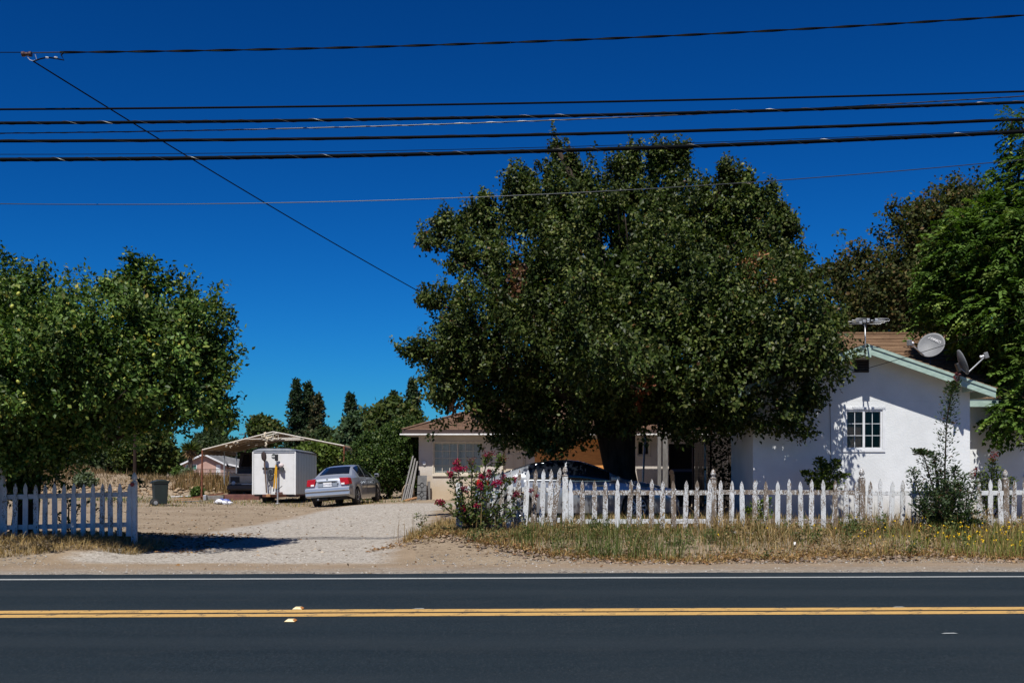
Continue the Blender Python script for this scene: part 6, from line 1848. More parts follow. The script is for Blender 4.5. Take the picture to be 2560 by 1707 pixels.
# rubbish heap by the carport
rb = thing('rubbish_heap', 'small heap of white and blue rubbish on the grass in front of the carport', 'rubbish', (P(557, 0, 41.5)[0], 41.5, 0))
rg = np.random.default_rng(19)
M['bag_blue'] = pmat('bag_blue', (.06, .09, .30), .4); M['bag_white'] = pmat('bag_white', (.75, .76, .8), .4)
M['crate_grey'] = pmat('crate_grey', (.16, .14, .12), .8)
box(P(537, 0, 41.6)[0], P(549, 0, 41.6)[0], 41.5, 41.9, -.02, .22).build('crate', M['crate_grey'], rb, bevel=.01)
for k_ in range(16):
    px = rg.uniform(541, 575); c = P(px, 0, 41.4 + rg.uniform(-.2, .3)); c[2] = .05 + .12 * rg.random() * (1 - abs(px - 558) / 22)
    vs, fs = [], []
    for i in range(5):
        ph = math.pi * i / 4
        for j in range(7):
            a = 2 * math.pi * j / 7; r_ = .09 * rg.uniform(.6, 1.4)
            vs.append(c + np.array([math.sin(ph) * math.cos(a) * r_ * 1.4, math.sin(ph) * math.sin(a) * r_, math.cos(ph) * r_ * .8]))
    for i in range(4):
        for j in range(7):
            a, b = i * 7 + j, i * 7 + (j + 1) % 7; fs.append((a, b, b + 7, a + 7))
    MB().add(vs, fs).build('rubbish_bag', (M['bag_white'], M['bag_white'], M['bag_blue'])[k_ % 3], rb)
# loose debris boards on the dirt
for k_, (px, py, ln, an, mt, lb_) in enumerate(((452, 1243, .9, .1, 'vinyl', 'white board lying on the dirt right of the green bin'), (484, 1247, 1.3, .15, 'wood_tan', 'rusty brown scrap board left of the carport post'), (470, 1252, 1.1, -.1, 'wood_tan', 'brown scrap strip on the dirt near the green bin'), (478, 1256, .8, .05, 'wood_grey', 'grey scrap strip lying in the dry grass near the green bin'))):
    d_ = EYE * F_PX / (py - HOR); c = P(px, 0, d_)
    z = float(gz(c[0], d_)) + .04
    t = MB().bar((c[0] - ln / 2, d_, z), (c[0] + ln / 2, d_ + an, z + .03), .14, .03).build('scrap_board', M[mt], None); tag(t, lb_, 'board', 'scrap on the dirt lot')
b0 = P(1690, 1330, 19.2); 
t = MB().bar((P(1818, 0, 19.3)[0], 19.35, .36), (P(1884, 0, 19.2)[0], 19.15, .34), .07, .03).build('fallen_picket', M['picket'], None); tag(t, 'broken white picket lying in the dry weeds in front of the fence', 'board')

# ================================================================== overhead wires
M['cable'] = pmat('cable', (.003, .004, .005), .8, spec=.06)
M['cable_grey'] = pmat('cable_grey', (.03, .036, .045), .35, .3)
M['lash'] = pmat('lash', (.07, .07, .07), .4, .7)
def wire(label, pts, d, r, m, lash=0.0, twist=None, x0=-700, x1=3300, cat='cable'):
    co = np.polyfit([p[0] for p in pts], [p[1] for p in pts], 2)
    pxs = np.linspace(x0, x1, 60)
    line = np.array([P(p, np.polyval(co, p), d) for p in pxs])
    t = thing('overhead_cable', label, cat, tuple(line[30]), group='overhead lines along the road')
    if twist is None:
        MB().tube(line, r, 8).build('cable', m, t, smooth=True)
    else:
        MB().tube(line, r * .5, 6).build('messenger', M['lash'], t)
        n = 1500
        f = np.linspace(0, 1, n); X = np.interp(f, np.linspace(0, 1, 60), line[:, 0]); Z = np.interp(f, np.linspace(0, 1, 60), line[:, 2])
        for ph in (0, math.pi):
            a = X / twist * 2 * math.pi + ph
            MB().tube(np.stack([X, d + np.cos(a) * r * 1.2, Z + np.sin(a) * r * 1.2], -1), r, 5).build('insulated_strand', M['cable'], t)
    if lash:
        n = 2200; f = np.linspace(0, 1, n); X = np.interp(f, np.linspace(0, 1, 60), line[:, 0]); Z = np.interp(f, np.linspace(0, 1, 60), line[:, 2])
        a = X / lash * 2 * math.pi
        MB().tube(np.stack([X, d + np.cos(a) * (r + .001), Z + np.sin(a) * (r + .001)], -1), .0035, 4).build('lashing_wire', M['lash'], t)
    return line
D1 = 18.0
wire('topmost twisted power cable running from the brown insulator to the right', [(160, 131), (261, 131), (805, 121), (1295, 107), (1720, 87), (2068, 70), (2560, 39)], D1, .0098, M['cable'], twist=1.3, x0=150)
co = None
ln = [P(p, 131.5 + (p - 70) * -.001 + (0 if p > 0 else 0), D1) for p in (-500, -200, 0, 72)]
t = thing('overhead_cable', 'thin wire entering from the left to the brown insulator', 'cable', tuple(ln[2]), group='overhead lines along the road')
MB().tube(ln, .007, 6).build('cable', M['cable'], t)
MB().tube([P(72, 133, D1), P(160, 131, D1)], .009, 6).build('cable', M['lash'], t)
wire('second line from the top, a thin plain dark cable', [(0, 274), (640, 268), (1295, 259), (2560, 229)], 18.4, .0177, M['cable'])
wire('thick lashed cable, third line from the top', [(0, 308), (640, 303), (1295, 292), (1785, 281), (2560, 256)], 18.4, .027, M['cable'], lash=.6)
wire('thin glinting wire crossing between the thick cables', [(0, 333), (640, 325), (936, 316), (1630, 290), (2560, 241)], 18.5, .0099, M['cable_grey'], lash=.54)
wire('thick cable second from the bottom of the bundle', [(0, 353), (640, 349), (1295, 339), (1985, 319), (2560, 299)], 18.4, .027, M['cable'], lash=1.5)
wire('hair-thin wire just above the lowest thick cable', [(0, 386), (640, 383), (980, 377), (1580, 362), (2560, 323)], 18.6, .0054, M['cable'])
wire('lowest and thickest lashed cable of the bundle', [(0, 399), (640, 394), (1295, 380), (1985, 355), (2560, 330)], 18.4, .034, M['cable'], lash=.57)
wire('lone thin wire far below the bundle, crossing the big tree', [(0, 510), (620, 508), (1250, 492), (1850, 457), (2492, 406)], 19.5, .0078, M['cable_grey'])
# insulator and service drop
ins = thing('wire_insulator', 'brown spool insulator where the service drop leaves the power line', 'insulator', tuple(P(66, 136, D1)))
M['brown_ceramic'] = pmat('brown_ceramic', (.06, .025, .02), .35)
c = P(67, 136, D1)
MB().lathe([(.017, -.079), (.043, -.079), (.043, -.043), (.03, -.02), (.03, .02), (.043, .043), (.043, .079), (.017, .079)], Matrix.Translation(Vector(c)) @ Matrix.Rotation(R(90), 4, 'Y'), 16).build('spool', M['brown_ceramic'], ins)
MB().tube([P(68, 142, D1), P(74, 150, D1), P(82, 153, D1), P(92, 150, D1), P(88, 137, D1)], .007, 6).build('clevis', M['galv'], ins)
MB().tube([P(83, 154, D1), P(100, 148, D1), P(118, 144, D1), P(140, 147, D1), P(160, 151, D1), P(153, 138, D1), P(160, 132, D1)], .0115, 6).build('jumper', M['cable'], ins)
for px in (118, 140): MB().tube([P(px - 4, 144, D1 - .01), P(px + 4, 145.5, D1 - .01)], .015, 6).build('clamp', M['galv'], ins)
def drop(label, A, B, sag, r, name='service_drop', n=50, m='cable', wob=0):
    pts = []
    for k_ in range(n):
        t_ = k_ / (n - 1)
        p = A * (1 - t_) + B * t_; p[2] -= 4 * sag * t_ * (1 - t_) + wob * math.sin(t_ * 190) * .006
        pts.append(p)
    t = thing(name, label, 'cable', tuple(pts[n // 2]))
    MB().tube(pts, r, 6).build('cable', M[m], t, smooth=True)
A, B = P(82, 153, D1), P(1560, 985, 40.6)
drop('service wire slanting down from the insulator to the big tree', A, B, .34, .012, wob=0)
drop('thin wire sloping across the gable wall past the satellite dishes', P(2700, 745, 20.5), P(1985, 968, 23.6), .10, .006, name='slack_wire')

# ================================================================== ground cover
def blades(name, label, n, xy, hr, w, pal, wts, seed, lean=.35, m='dry_blade', zoff=0.0, hfun=None):
    rng = np.random.default_rng(seed)
    p = xy(rng, n); n = len(p)
    z = gz(p[:, 0], p[:, 1]) + zoff - .01
    b = np.column_stack([p, z])
    h = rng.uniform(*hr, n) * (rng.random(n) * .6 + .5)
    if hfun is not None: h = h * hfun(p, rng)
    az = rng.uniform(0, 2 * math.pi, n); dr = np.stack([np.cos(az), np.sin(az), np.zeros(n)], -1)
    sd = np.stack([-np.sin(az), np.cos(az), np.zeros(n)], -1) * (w * rng.uniform(.6, 1.3, n))[:, None] * .5
    ln = (rng.random(n) ** 1.5 * lean * 2 * h)[:, None]
    mid = b + dr * ln * .35 + np.column_stack([np.zeros(n), np.zeros(n), h * .6])
    tip = b + dr * ln + np.column_stack([np.zeros(n), np.zeros(n), h])
    v = np.stack([b - sd, b + sd, mid + sd * .7, mid - sd * .7, tip], 1).reshape(-1, 3)
    i = np.arange(n) * 5
    t = np.concatenate([np.stack([i, i + 1, i + 2], -1), np.stack([i, i + 2, i + 3], -1), np.stack([i + 3, i + 2, i + 4], -1)])
    col = np.repeat(np.clip(pick(rng, n, pal, wts), 0, 1), 5, 0)
    o = link(name, np_mesh(name, v, t, col), M[m]); o['kind'] = 'stuff'; o['label'] = label
    return o
STRAW = [(.30, .205, .08), (.22, .145, .055), (.35, .26, .125), (.13, .12, .04), (.15, .085, .04)]
GRN = [(.055, .085, .02), (.085, .11, .03), (.12, .125, .04), (.16, .13, .05)]

def edge_front(x): return road_y(x, 15.55) + 2.0 + 1.75 * sm(1.4, -2.1, x) + .30 * vn(x, x * 0, .9, 41) + .25 * vn(x, x * 0, 3.1, 42)
def right_strip(rng, n):
    x = rng.uniform(-1.95, 14.5, n)
    y0 = edge_front(x)
    y = y0 + (20.4 - y0) * rng.random(n) ** .85
    k = vn(x, y, 1.6, 51) + rng.normal(0, .35, n)
    ok = k > -.35
    return np.stack([x, y], -1)[ok]
dens = lambda p, rng: (.35 + .75 * sm(-.4, .8, vn(p[:, 0], p[:, 1], 1.3, 52))) * (.55 + .6 * sm(.0, 2.0, p[:, 1] - edge_front(p[:, 0])))
blades('dry_weeds', 'dry straw coloured weeds along the front of the right picket fence', 30000, right_strip, (.07, .42), .010, STRAW, (4, 4, 2, 2, 1.5), 601, .8, hfun=dens)
blades('green_weeds', 'low olive green weeds mixed into the dry grass by the right fence', 22000, right_strip, (.08, .40), .010, GRN, (4, 4, 3, 1.5), 602, .6, 'leaf', hfun=lambda p, r: sm(.0, .9, vn(p[:, 0], p[:, 1], .8, 53)) + .25)
blades('litter_grass', 'flattened straw litter at the edge of the road shoulder', 7000, lambda r, n: (lambda x: np.stack([x, edge_front(x) + r.normal(.1, .22, n)], -1))(r.uniform(-1.9, 14.5, n)), (.02, .07), .02, STRAW, (3, 3, 2, .5, 2), 603, 2.2)
def tall(rng, n):
    x = rng.uniform(-2.2, 14, n); return np.stack([x, rng.uniform(18.6, 20.3, n)], -1)
blades('tall_stalks', 'tall thin dry stalks standing in front of the right fence', 300, tall, (.35, .7), .009, STRAW, (3, 3, 2, 1, 1), 604, .18)
# broad-leaved weed clumps standing in the strip
rng = np.random.default_rng(651)
wl_ = []
while len(wl_) < 150:
    x_ = rng.uniform(-1.8, 14.2); y_ = edge_front(np.array(x_)) + rng.random() * 2.3
    if y_ > 20.2: continue
    h_ = rng.uniform(.06, .2) * (1.25 if y_ > 18.8 else .8)
    wl_.append((x_, float(y_), float(gz(x_, y_)) + h_ * .7, rng.uniform(.06, .16), rng.uniform(.06, .14), h_))
for nm, lab, sl_, pl_, sd_ in (('weed_clumps', 'olive green weed clumps standing in the verge by the right fence', wl_[:95], [(.045, .065, .02), (.075, .095, .03), (.11, .12, .045)], 652), ('dead_weed_clumps', 'dead tan weed clumps standing in the verge by the right fence', wl_[95:], [(.24, .17, .08), (.17, .115, .055), (.30, .22, .11)], 653)):
    me, _ = crown_mesh(nm, sl_, len(sl_) * 9, 9, .055, .012, .045, pl_, (3, 3, 2), sd_, up=1.2, droop=-.3, twig=.12, core=.2, keep=.6, shell=.7)
    o = link(nm, me, M['leaf']); o['kind'] = 'stuff'; o['label'] = lab
# golden leaf litter along the front edge
blades('straw_mat', 'flattened golden straw along the front edge of the verge', 9000, lambda r, n: (lambda x: np.stack([x, edge_front(x) + np.abs(r.normal(.05, .3, n))], -1))(r.uniform(-1.9, 14.5, n)), (.03, .10), .014, [(.34, .22, .075), (.27, .16, .055), (.38, .27, .12), (.2, .11, .04)], (3, 3, 2, 2), 654, 1.8)
# behind the fence and along the walls
def yard(rng, n):
    x = rng.uniform(1.0, 14.5, n); y = rng.uniform(20.3, 24.9, n); return np.stack([x, y], -1)
blades('yard_grass', 'dry and green grass between the right fence and the white house', 13000, yard, (.08, .32), .014, STRAW[:3] + GRN[:3], (3, 3, 2, 2, 2, 2), 605, .4)
blades('yard_grass', 'dry grass behind the fence around the grey car', 6000, lambda r, n: np.stack([r.uniform(-1.8, 4, n), r.uniform(20.2, 27, n)], -1), (.06, .22), .014, STRAW, (3, 3, 2, 2, 1), 606, .4)
# left strip
def left_strip(rng, n):
    x = rng.uniform(-12.5, -6.4, n); e = 2.15 + .25 * vn(x, x * 0, 1.3, 61) + .9 * sm(-8.2, -6.4, x)
    y = road_y(x, 15.55) + e + rng.random(n) ** 1.3 * 2.3
    return np.stack([x, y], -1)
blades('dry_grass', 'golden dry grass in front of the left picket fence', 13000, left_strip, (.04, .2), .010, [(.33, .235, .09), (.26, .17, .065), (.38, .29, .14), (.16, .12, .04)], (4, 4, 3, 1.5), 607, 1.2)
blades('green_grass', 'green grass patch at the far left edge before the picket fence', 5000, lambda r, n: np.stack([-9.4 - r.random(n) ** .7 * 3, road_y(-10.5, 15.55) + 2.5 + r.random(n) * 1.9], -1), (.06, .22), .012, GRN, (4, 3, 1, 1), 608, .5, 'leaf')
# thin grass on the lot
def lot(rng, n):
    x = rng.uniform(-16, -3.6, n); y = 38.5 + rng.random(n) * 9.5
    k = vn(x, y * 2, .9, 71) + rng.normal(0, .25, n) - .6 * sm(-9, -5, x) * (y < 38.5)
    return np.stack([x, y], -1)[(k > .1)]
blades('lot_grass', 'patchy low grass on the dirt in front of the carport', 9000, lot, (.05, .17), .022, STRAW[:2] + GRN, (3, 2, 2, 3, 2, 2), 609, .6)
def lot2(rng, n):
    x = rng.uniform(-24, -13.5, n); y = rng.uniform(44, 51, n); k = vn(x, y * 2, .7, 72) + rng.normal(0, .2, n)
    return np.stack([x, y], -1)[k > .25]
blades('lot_grass', 'sparse green weeds on the dirt behind the green bin', 3500, lot2, (.05, .2), .03, GRN, (3, 3, 2, 1), 610, .6)
def mound(rng, n):
    x = rng.uniform(-30, -11, n); y = rng.uniform(52.3, 64, n); return np.stack([x, y], -1)
blades('tall_dry_grass', 'tall dry brown grass growing over the dirt heaps', 17000, mound, (.15, .5), .03, [(.20, .135, .065), (.155, .10, .045), (.26, .18, .09), (.10, .085, .035)], (4, 4, 2, 1.5), 611, .35, hfun=lambda p, r: .45 + .75 * sm(-.3, .8, vn(p[:, 0], p[:, 1], .8, 73)))
blades('heap_grass', 'matted dry grass over the front of the dirt heaps', 9000, lambda r, n: (lambda x, y: np.stack([x, y], -1)[vn(x, y, .9, 79) + r.normal(0, .3, n) > -.15])(r.uniform(-27, -15.5, n), r.uniform(51.6, 55, n)), (.1, .42), .03, [(.20, .135, .065), (.155, .10, .045), (.24, .17, .085), (.10, .085, .035)], (4, 4, 2, 1.5), 614, .6)
blades('tall_dry_grass', 'tall brown weeds in front of the pink house beside the carport', 6000, lambda r, n: np.stack([r.uniform(-16.0, -12.6, n), r.uniform(50.5, 56, n)], -1), (.2, .62), .03, [(.24, .15, .065), (.18, .11, .045), (.13, .10, .035)], (3, 3, 2), 612, .3)
def far(rng, n):
    x = rng.uniform(-60, 25, n); y = rng.uniform(62, 150, n); return np.stack([x, y], -1)
blades('far_grass', 'dry field grass beyond the dirt lot', 16000, far, (.3, .8), .12, [(.25, .17, .08), (.2, .13, .06), (.13, .11, .05)], (3, 3, 2), 613, .4)

def clods(name, label, n, xy, r, pal, seed, flat=.6, m='pebble'):
    rng = np.random.default_rng(seed)
    p = xy(rng, n); n = len(p)
    z = gz(p[:, 0], p[:, 1])
    rr = r[0] * (r[1] / r[0]) ** (rng.random(n) ** 2.2)
    oc = np.array([(1, 0, 0), (0, 1, 0), (-1, 0, 0), (0, -1, 0), (0, 0, 1), (0, 0, -.6)], float)
    fa = np.array([(0, 1, 4), (1, 2, 4), (2, 3, 4), (3, 0, 4), (1, 0, 5), (2, 1, 5), (3, 2, 5), (0, 3, 5)])
    a = rng.uniform(0, 6.28, n); c, s = np.cos(a), np.sin(a)
    v = oc[None] * rng.uniform(.7, 1.3, (n, 6, 1)) * rr[:, None, None] * np.array([1.15, 1, flat])
    v = np.stack([v[..., 0] * c[:, None] - v[..., 1] * s[:, None], v[..., 0] * s[:, None] + v[..., 1] * c[:, None], v[..., 2]], -1)
    v = v + np.column_stack([p, z + rr * .15])[:, None]
    t = (np.arange(n)[:, None, None] * 6 + fa[None]).reshape(-1, 3)
    o = link(name, np_mesh(name, v.reshape(-1, 3), t, np.repeat(np.clip(pick(rng, n, pal, np.ones(len(pal))), 0, 1), 6, 0)), M[m])
    o['kind'] = 'stuff'; o['label'] = label
    return o
m, nt, N, L, b = nodemat('pebble'); at = N.new('ShaderNodeAttribute'); at.attribute_name = 'Col'; L.new(at.outputs['Color'], b.inputs['Base Color']); b.inputs['Roughness'].default_value = .95; b.inputs['Specular IOR Level'].default_value = .15; M['pebble'] = m
STONE = [(.27, .245, .215), (.21, .185, .155), (.15, .13, .115), (.31, .29, .265), (.24, .185, .125)]
clods('pebbles', 'loose gravel along the road shoulder', 9000, lambda r, n: (lambda x: np.stack([x, road_y(x, 15.6) + r.random(n) ** 1.2 * 2.4], -1))(r.uniform(-11, 11, n)), (.008, .032), STONE, 701)
def drv(rng, n):
    y = 16.6 + rng.random(n) ** 1.2 * 21; x = -4.15 + rng.normal(0, 1.15, n) * (1 + .1 * (y - 17) / 10)
    ok = (dr_col(x, y)[..., 0] > rng.random(n) * .9)
    return np.stack([x, y], -1)[ok]
clods('driveway_gravel', 'pale crushed stone scattered over the driveway', 14000, drv, (.008, .032), [(.34, .31, .275), (.28, .25, .215), (.21, .18, .15), (.39, .37, .335)], 702)
clods('dirt_clods', 'broken clods of dry earth on the dirt heaps', 1500, lambda r, n: np.stack([r.uniform(-25, -12, n), r.normal(50.9, .7, n)], -1), (.03, .20), [(.25, .175, .105), (.20, .135, .078), (.30, .22, .14)], 703, .6)
clods('dirt_clods', 'small lumps of earth on the verge in front of the right fence', 2500, lambda r, n: (lambda x: np.stack([x, edge_front(x) + r.normal(-.1, .25, n)], -1))(r.uniform(-2.5, 14, n)), (.012, .06), [(.25, .18, .125), (.2, .145, .1), (.14, .105, .08)], 704)
clods('lot_stones', 'small stones and lumps of earth scattered over the dirt lot', 4200, lambda r, n: np.stack([r.uniform(-16, -1, n), 18 + r.random(n) ** 1.3 * 28], -1), (.012, .05), [(.24, .18, .125), (.17, .125, .085), (.32, .27, .21), (.11, .085, .06)], 705)
# fallen leaves and twigs
def fallen(name, label, n, xy, size, pal, seed):
    rng = np.random.default_rng(seed); p = xy(rng, n); n = len(p)
    b0 = np.column_stack([p, gz(p[:, 0], p[:, 1]) + .012 + rng.random(n) * .02])
    d = unit(rng.normal(size=(n, 3)) * [1, 1, .15]); nn = unit(rng.normal(size=(n, 3)) * .35 + [0, 0, 1])
    v, t = leaves(b0, d, nn, size * rng.uniform(.6, 1.3, n), size * .3 * np.ones(n))
    o = link(name, np_mesh(name, v, t, np.repeat(pick(rng, n, pal, np.ones(len(pal))), 4, 0)), M['dry_blade']); o['kind'] = 'stuff'; o['label'] = label
DEAD = [(.24, .13, .05), (.17, .085, .035), (.32, .20, .09), (.08, .05, .03)]
fallen('fallen_leaves', 'dead leaves scattered along the verge and driveway mouth', 2600, lambda r, n: (lambda x: np.stack([x, edge_front(x) + r.normal(.25, .35, n)], -1))(r.uniform(-2.6, 14, n)), .08, DEAD, 711)
fallen('fallen_leaves', 'leaf litter on the shaded ground under the lemon tree', 2400, lambda r, n: np.stack([r.uniform(-11, -5.5, n), r.uniform(18.7, 24, n)], -1), .08, DEAD, 712)
fallen('fallen_leaves', 'stray dead leaves on the gravel driveway and shoulder', 260, lambda r, n: np.stack([r.uniform(-9, 2, n), r.uniform(16, 30, n)], -1), .07, DEAD, 713)
# yellow wildflowers
rng = np.random.default_rng(721)
n = 620
x = np.concatenate([rng.normal(11.2, 1.6, 470), rng.normal(8.0, 1.4, 150)]); y = edge_front(x) + rng.random(n) * 1.7
b0 = np.column_stack([x, y, gz(x, y) + rng.uniform(.12, .36, n)])
v, t = leaves(np.repeat(b0, 2, 0), unit(rng.normal(size=(2 * n, 3)) + [0, 0, .3]), unit(rng.normal(size=(2 * n, 3)) + [0, -1, .6]), np.full(2 * n, .030), np.full(2 * n, .014))
o = link('yellow_wildflowers', np_mesh('yellow_wildflowers', v, t, np.tile(np.array([.72, .46, .012]), (8 * n, 1))), M['petal']); o['kind'] = 'stuff'; o['label'] = 'small yellow flowers dotting the weeds at the lower right'
blades('flowering_weeds', 'bright green weeds under the yellow flowers at the lower right', 9000, lambda r, n: (lambda x: np.stack([x, edge_front(x) + r.random(n) * 1.8], -1))(r.normal(10.8, 1.9, n)), (.10, .42), .011, [(.12, .15, .03), (.17, .18, .045), (.24, .21, .07)], (3, 3, 2), 722, .35, 'leaf')

# ================================================================== shrubs by the fence
def shrub(name, label, stems, D, seed, leaf, pal, wts, per=60, spread=.05, base=None, flowers=None, group=None, cat='shrub'):
    """stems: list of px paths (list of (px,py,ddepth)); leaves in pairs along them"""
    rng = np.random.default_rng(seed)
    b0 = P(stems[0][0][0], stems[0][0][1], D + stems[0][0][2])
    t = thing(name, label, cat, tuple(b0), group=group)
    q = MB(); bs, ds, ns, ls = [], [], [], []
    for st in stems:
        pts = [P(a, b_, D + c) for a, b_, c in st]
        k = len(pts)
        q.tube(pts, list(np.linspace(.018, .006, k)), 6)
        pa = np.array(pts); m_ = per if len(st[0]) == 3 else per
        seg = np.linalg.norm(np.diff(pa, axis=0), axis=1).sum()
        nl = int(per * seg)
        u = rng.uniform(.1, 1.0, nl)
        p = np.stack([np.interp(u, np.linspace(0, 1, k), pa[:, i]) for i in range(3)], -1)
        ax = unit(pa[-1] - pa[0])
        az = rng.uniform(0, 6.28, nl)
        o1 = np.stack([np.cos(az), np.sin(az), rng.normal(.25, .25, nl)], -1)
        r_ = (leaf[2] * (1.15 - .75 * u))[:, None] * rng.random((nl, 1))
        bs.append(p + o1 * r_ * [1, 1, .4]); ds.append(unit(o1 + ax * .4 + rng.normal(0, .25, (nl, 3)))); ns.append(unit(rng.normal(0, .45, (nl, 3)) + [0, -.3, 1])); ls.append(leaf[0] * rng.uniform(.6, 1.2, nl))
    b_, d_, n_, l_ = (np.concatenate(z) for z in (bs, ds, ns, ls))
    v, tr = leaves(b_, d_, n_, l_, l_ * leaf[1] / leaf[0])
    link('foliage', np_mesh('foliage', v, tr, np.repeat(np.clip(pick(rng, len(b_), pal, wts), 0, 1), 4, 0)), M['leaf'], t)
    q.build('stems', M['bark'], t)
    for (px, py, dd, rx, ry, col, nf) in (flowers or []):
        nf = int(nf * .8)
        c = P(px, py, D + dd); s = D / F_PX
        u = unit(rng.normal(size=(nf, 3))) * rng.random((nf, 1)) ** .4 * np.array([rx * s, rx * s, ry * s]) + c
        v, tr = leaves(u, unit(rng.normal(size=(nf, 3))), unit(rng.normal(size=(nf, 3)) + [0, -.6, .6]), rng.uniform(.02, .045, nf), np.full(nf, .013))
        cc = np.array(col) * rng.uniform(.55, 1.3, (nf, 1))
        link('flower_panicle', np_mesh('flower_panicle', v, tr, np.repeat(np.clip(cc, 0, 1), 4, 0)), M['petal'], t)
    return t
MAG = (.25, .006, .040); MAGD = (.15, .015, .035); SEED = (.12, .045, .03)
PAL_M = [(.05, .08, .022), (.08, .115, .035), (.12, .14, .05), (.10, .07, .03)]
cst = [[(1180, 1318, 0), (1160, 1260, -.1), (1140, 1150, -.1)], [(1185, 1318, 0), (1178, 1230, 0), (1180, 1155, 0)], [(1190, 1318, 0), (1200, 1240, 0), (1215, 1160, .05), (1222, 1140, .05)], [(1190, 1318, 0), (1230, 1270, -.15), (1262, 1215, -.2), (1275, 1195, -.2)],
       [(1180, 1318, 0), (1140, 1290, -.2), (1110, 1265, -.3), (1095, 1258, -.3)], [(1195, 1318, 0), (1240, 1280, -.1), (1300, 1240, -.05)], [(1175, 1318, 0), (1150, 1270, -.15), (1135, 1210, -.15), (1128, 1185, -.15)], [(1190, 1318, 0), (1215, 1270, -.2), (1222, 1215, -.2)], [(1185, 1318, 0), (1195, 1230, .1), (1245, 1170, .1), (1255, 1140, .1)], [(1195, 1318, 0), (1260, 1300, -.2), (1290, 1270, -.2)], [(1180, 1318, 0), (1160, 1290, -.2), (1150, 1240, -.2)]]
shrub('crape_myrtle', 'flowering shrub with magenta blooms at the driveway end of the picket fence', cst, 19.7, 801, (.075, .022, .16), PAL_M, (3, 4, 2, 1), per=190,
      flowers=[(1142, 1160, -.15, 12, 16, MAG, 160), (1150, 1172, -.2, 22, 8, MAG, 220), (1128, 1185, -.2, 8, 9, MAG, 90), (1100, 1255, -.3, 14, 8, MAG, 190), (1160, 1270, -.2, 8, 8, MAG, 90), (1194, 1262, -.15, 9, 6, MAG, 100), (1202, 1190, -.15, 9, 8, MAG, 110), (1222, 1185, -.2, 7, 14, MAG, 130), (1242, 1208, -.25, 15, 10, MAG, 230), (1258, 1196, -.2, 8, 12, MAGD, 90), (1286, 1197, -.1, 5, 11, MAG, 90), (1202, 1214, -.2, 8, 10, MAG, 110), (1290, 1236, -.1, 12, 10, MAGD, 120), (1328, 1226, .0, 7, 6, MAGD, 60), (1160, 1222, -.2, 9, 9, MAGD, 110), (1342, 1240, 0, 5, 6, MAGD, 50),
               (1180, 1152, 0, 12, 12, SEED, 90), (1222, 1136, .05, 18, 8, MAGD, 80), (1258, 1148, .1, 13, 12, SEED, 70), (1228, 1133, .05, 8, 6, SEED, 40)])
PAL_S = [(.030, .052, .024), (.048, .075, .034), (.075, .10, .05), (.09, .05, .035)]
sst = [[(2350, 1330, 0), (2330, 1270, -.25), (2322, 1215, -.25)], [(2385, 1330, 0), (2400, 1250, -.2), (2396, 1205, -.2)], [(2360, 1330, 0), (2372, 1260, -.3), (2368, 1200, -.3)], [(2340, 1330, 0), (2310, 1290, -.1), (2290, 1262, -.1)], [(2365, 1330, 0), (2355, 1240, .15), (2352, 1175, .15)], [(2370, 1330, 0), (2385, 1230, .15), (2388, 1165, .15)], [(2362, 1330, 0), (2362, 1180, 0), (2366, 1060, 0), (2378, 985, 0), (2385, 955, 0)], [(2355, 1330, 0), (2335, 1230, -.1), (2310, 1140, -.1), (2296, 1125, -.1)], [(2365, 1330, 0), (2390, 1240, 0), (2412, 1185, 0)], [(2350, 1330, 0), (2300, 1240, -.2), (2280, 1170, -.2)], [(2370, 1330, 0), (2420, 1270, -.1), (2440, 1200, -.1)], [(2365, 1330, 0), (2345, 1200, .1), (2330, 1130, .1)], [(2370, 1330, 0), (2400, 1290, -.4), (2440, 1280, -.4)], [(2355, 1330, 0), (2380, 1270, -.35), (2390, 1225, -.35)], [(2360, 1330, 0), (2320, 1290, -.3), (2300, 1250, -.3)], [(2380, 1330, 0), (2425, 1300, -.5), (2450, 1310, -.5)], [(2370, 1330, 0), (2350, 1280, -.45), (2345, 1235, -.4)], [(2375, 1330, 0), (2410, 1310, -.5), (2415, 1255, -.5)]]
shrub('tall_shrub', 'dark shrub with one tall feathery spike growing through the right fence', sst, 19.8, 802, (.062, .017, .26), PAL_S, (3, 4, 2, .7), per=430,
      flowers=[(2388, 955, 0, 9, 20, (.16, .035, .03), 130), (2392, 935, 0, 5, 8, (.12, .04, .035), 40)])
rst = [[(2480, 1290, 0), (2478, 1200, 0), (2482, 1150, 0)], [(2475, 1290, 0), (2495, 1220, .1), (2490, 1170, .1)], [(2470, 1290, 0), (2455, 1215, .1), (2450, 1180, .1)], [(2485, 1290, 0), (2515, 1240, -.1), (2530, 1190, -.1)], [(2480, 1290, 0), (2465, 1240, .2), (2470, 1190, .2)]]
shrub('red_plume_shrub', 'leafy shrub with dark red plumes left of the last fence post', rst, 20.6, 803, (.065, .02, .22), PAL_B if False else [(.05, .075, .02), (.08, .11, .03), (.11, .13, .04)], (3, 3, 2), per=260,
      flowers=[(2484, 1143, 0, 11, 16, (.15, .02, .015), 120), (2433, 1187, .1, 9, 14, (.15, .02, .015), 90), (2440, 1175, .1, 7, 8, (.13, .025, .02), 50)])
vst = [[(2060, 1235, 0), (2055, 1180, 0), (2047, 1145, 0)], [(2065, 1235, 0), (2080, 1180, 0), (2090, 1150, 0)], [(2060, 1235, 0), (2030, 1190, .1), (2010, 1178, .1)], [(2070, 1235, 0), (2100, 1195, .1), (2112, 1185, .1)], [(2060, 1235, 0), (2040, 1210, .2), (2020, 1200, .2)], [(2065, 1235, 0), (2060, 1190, .2), (2068, 1160, .2)]]
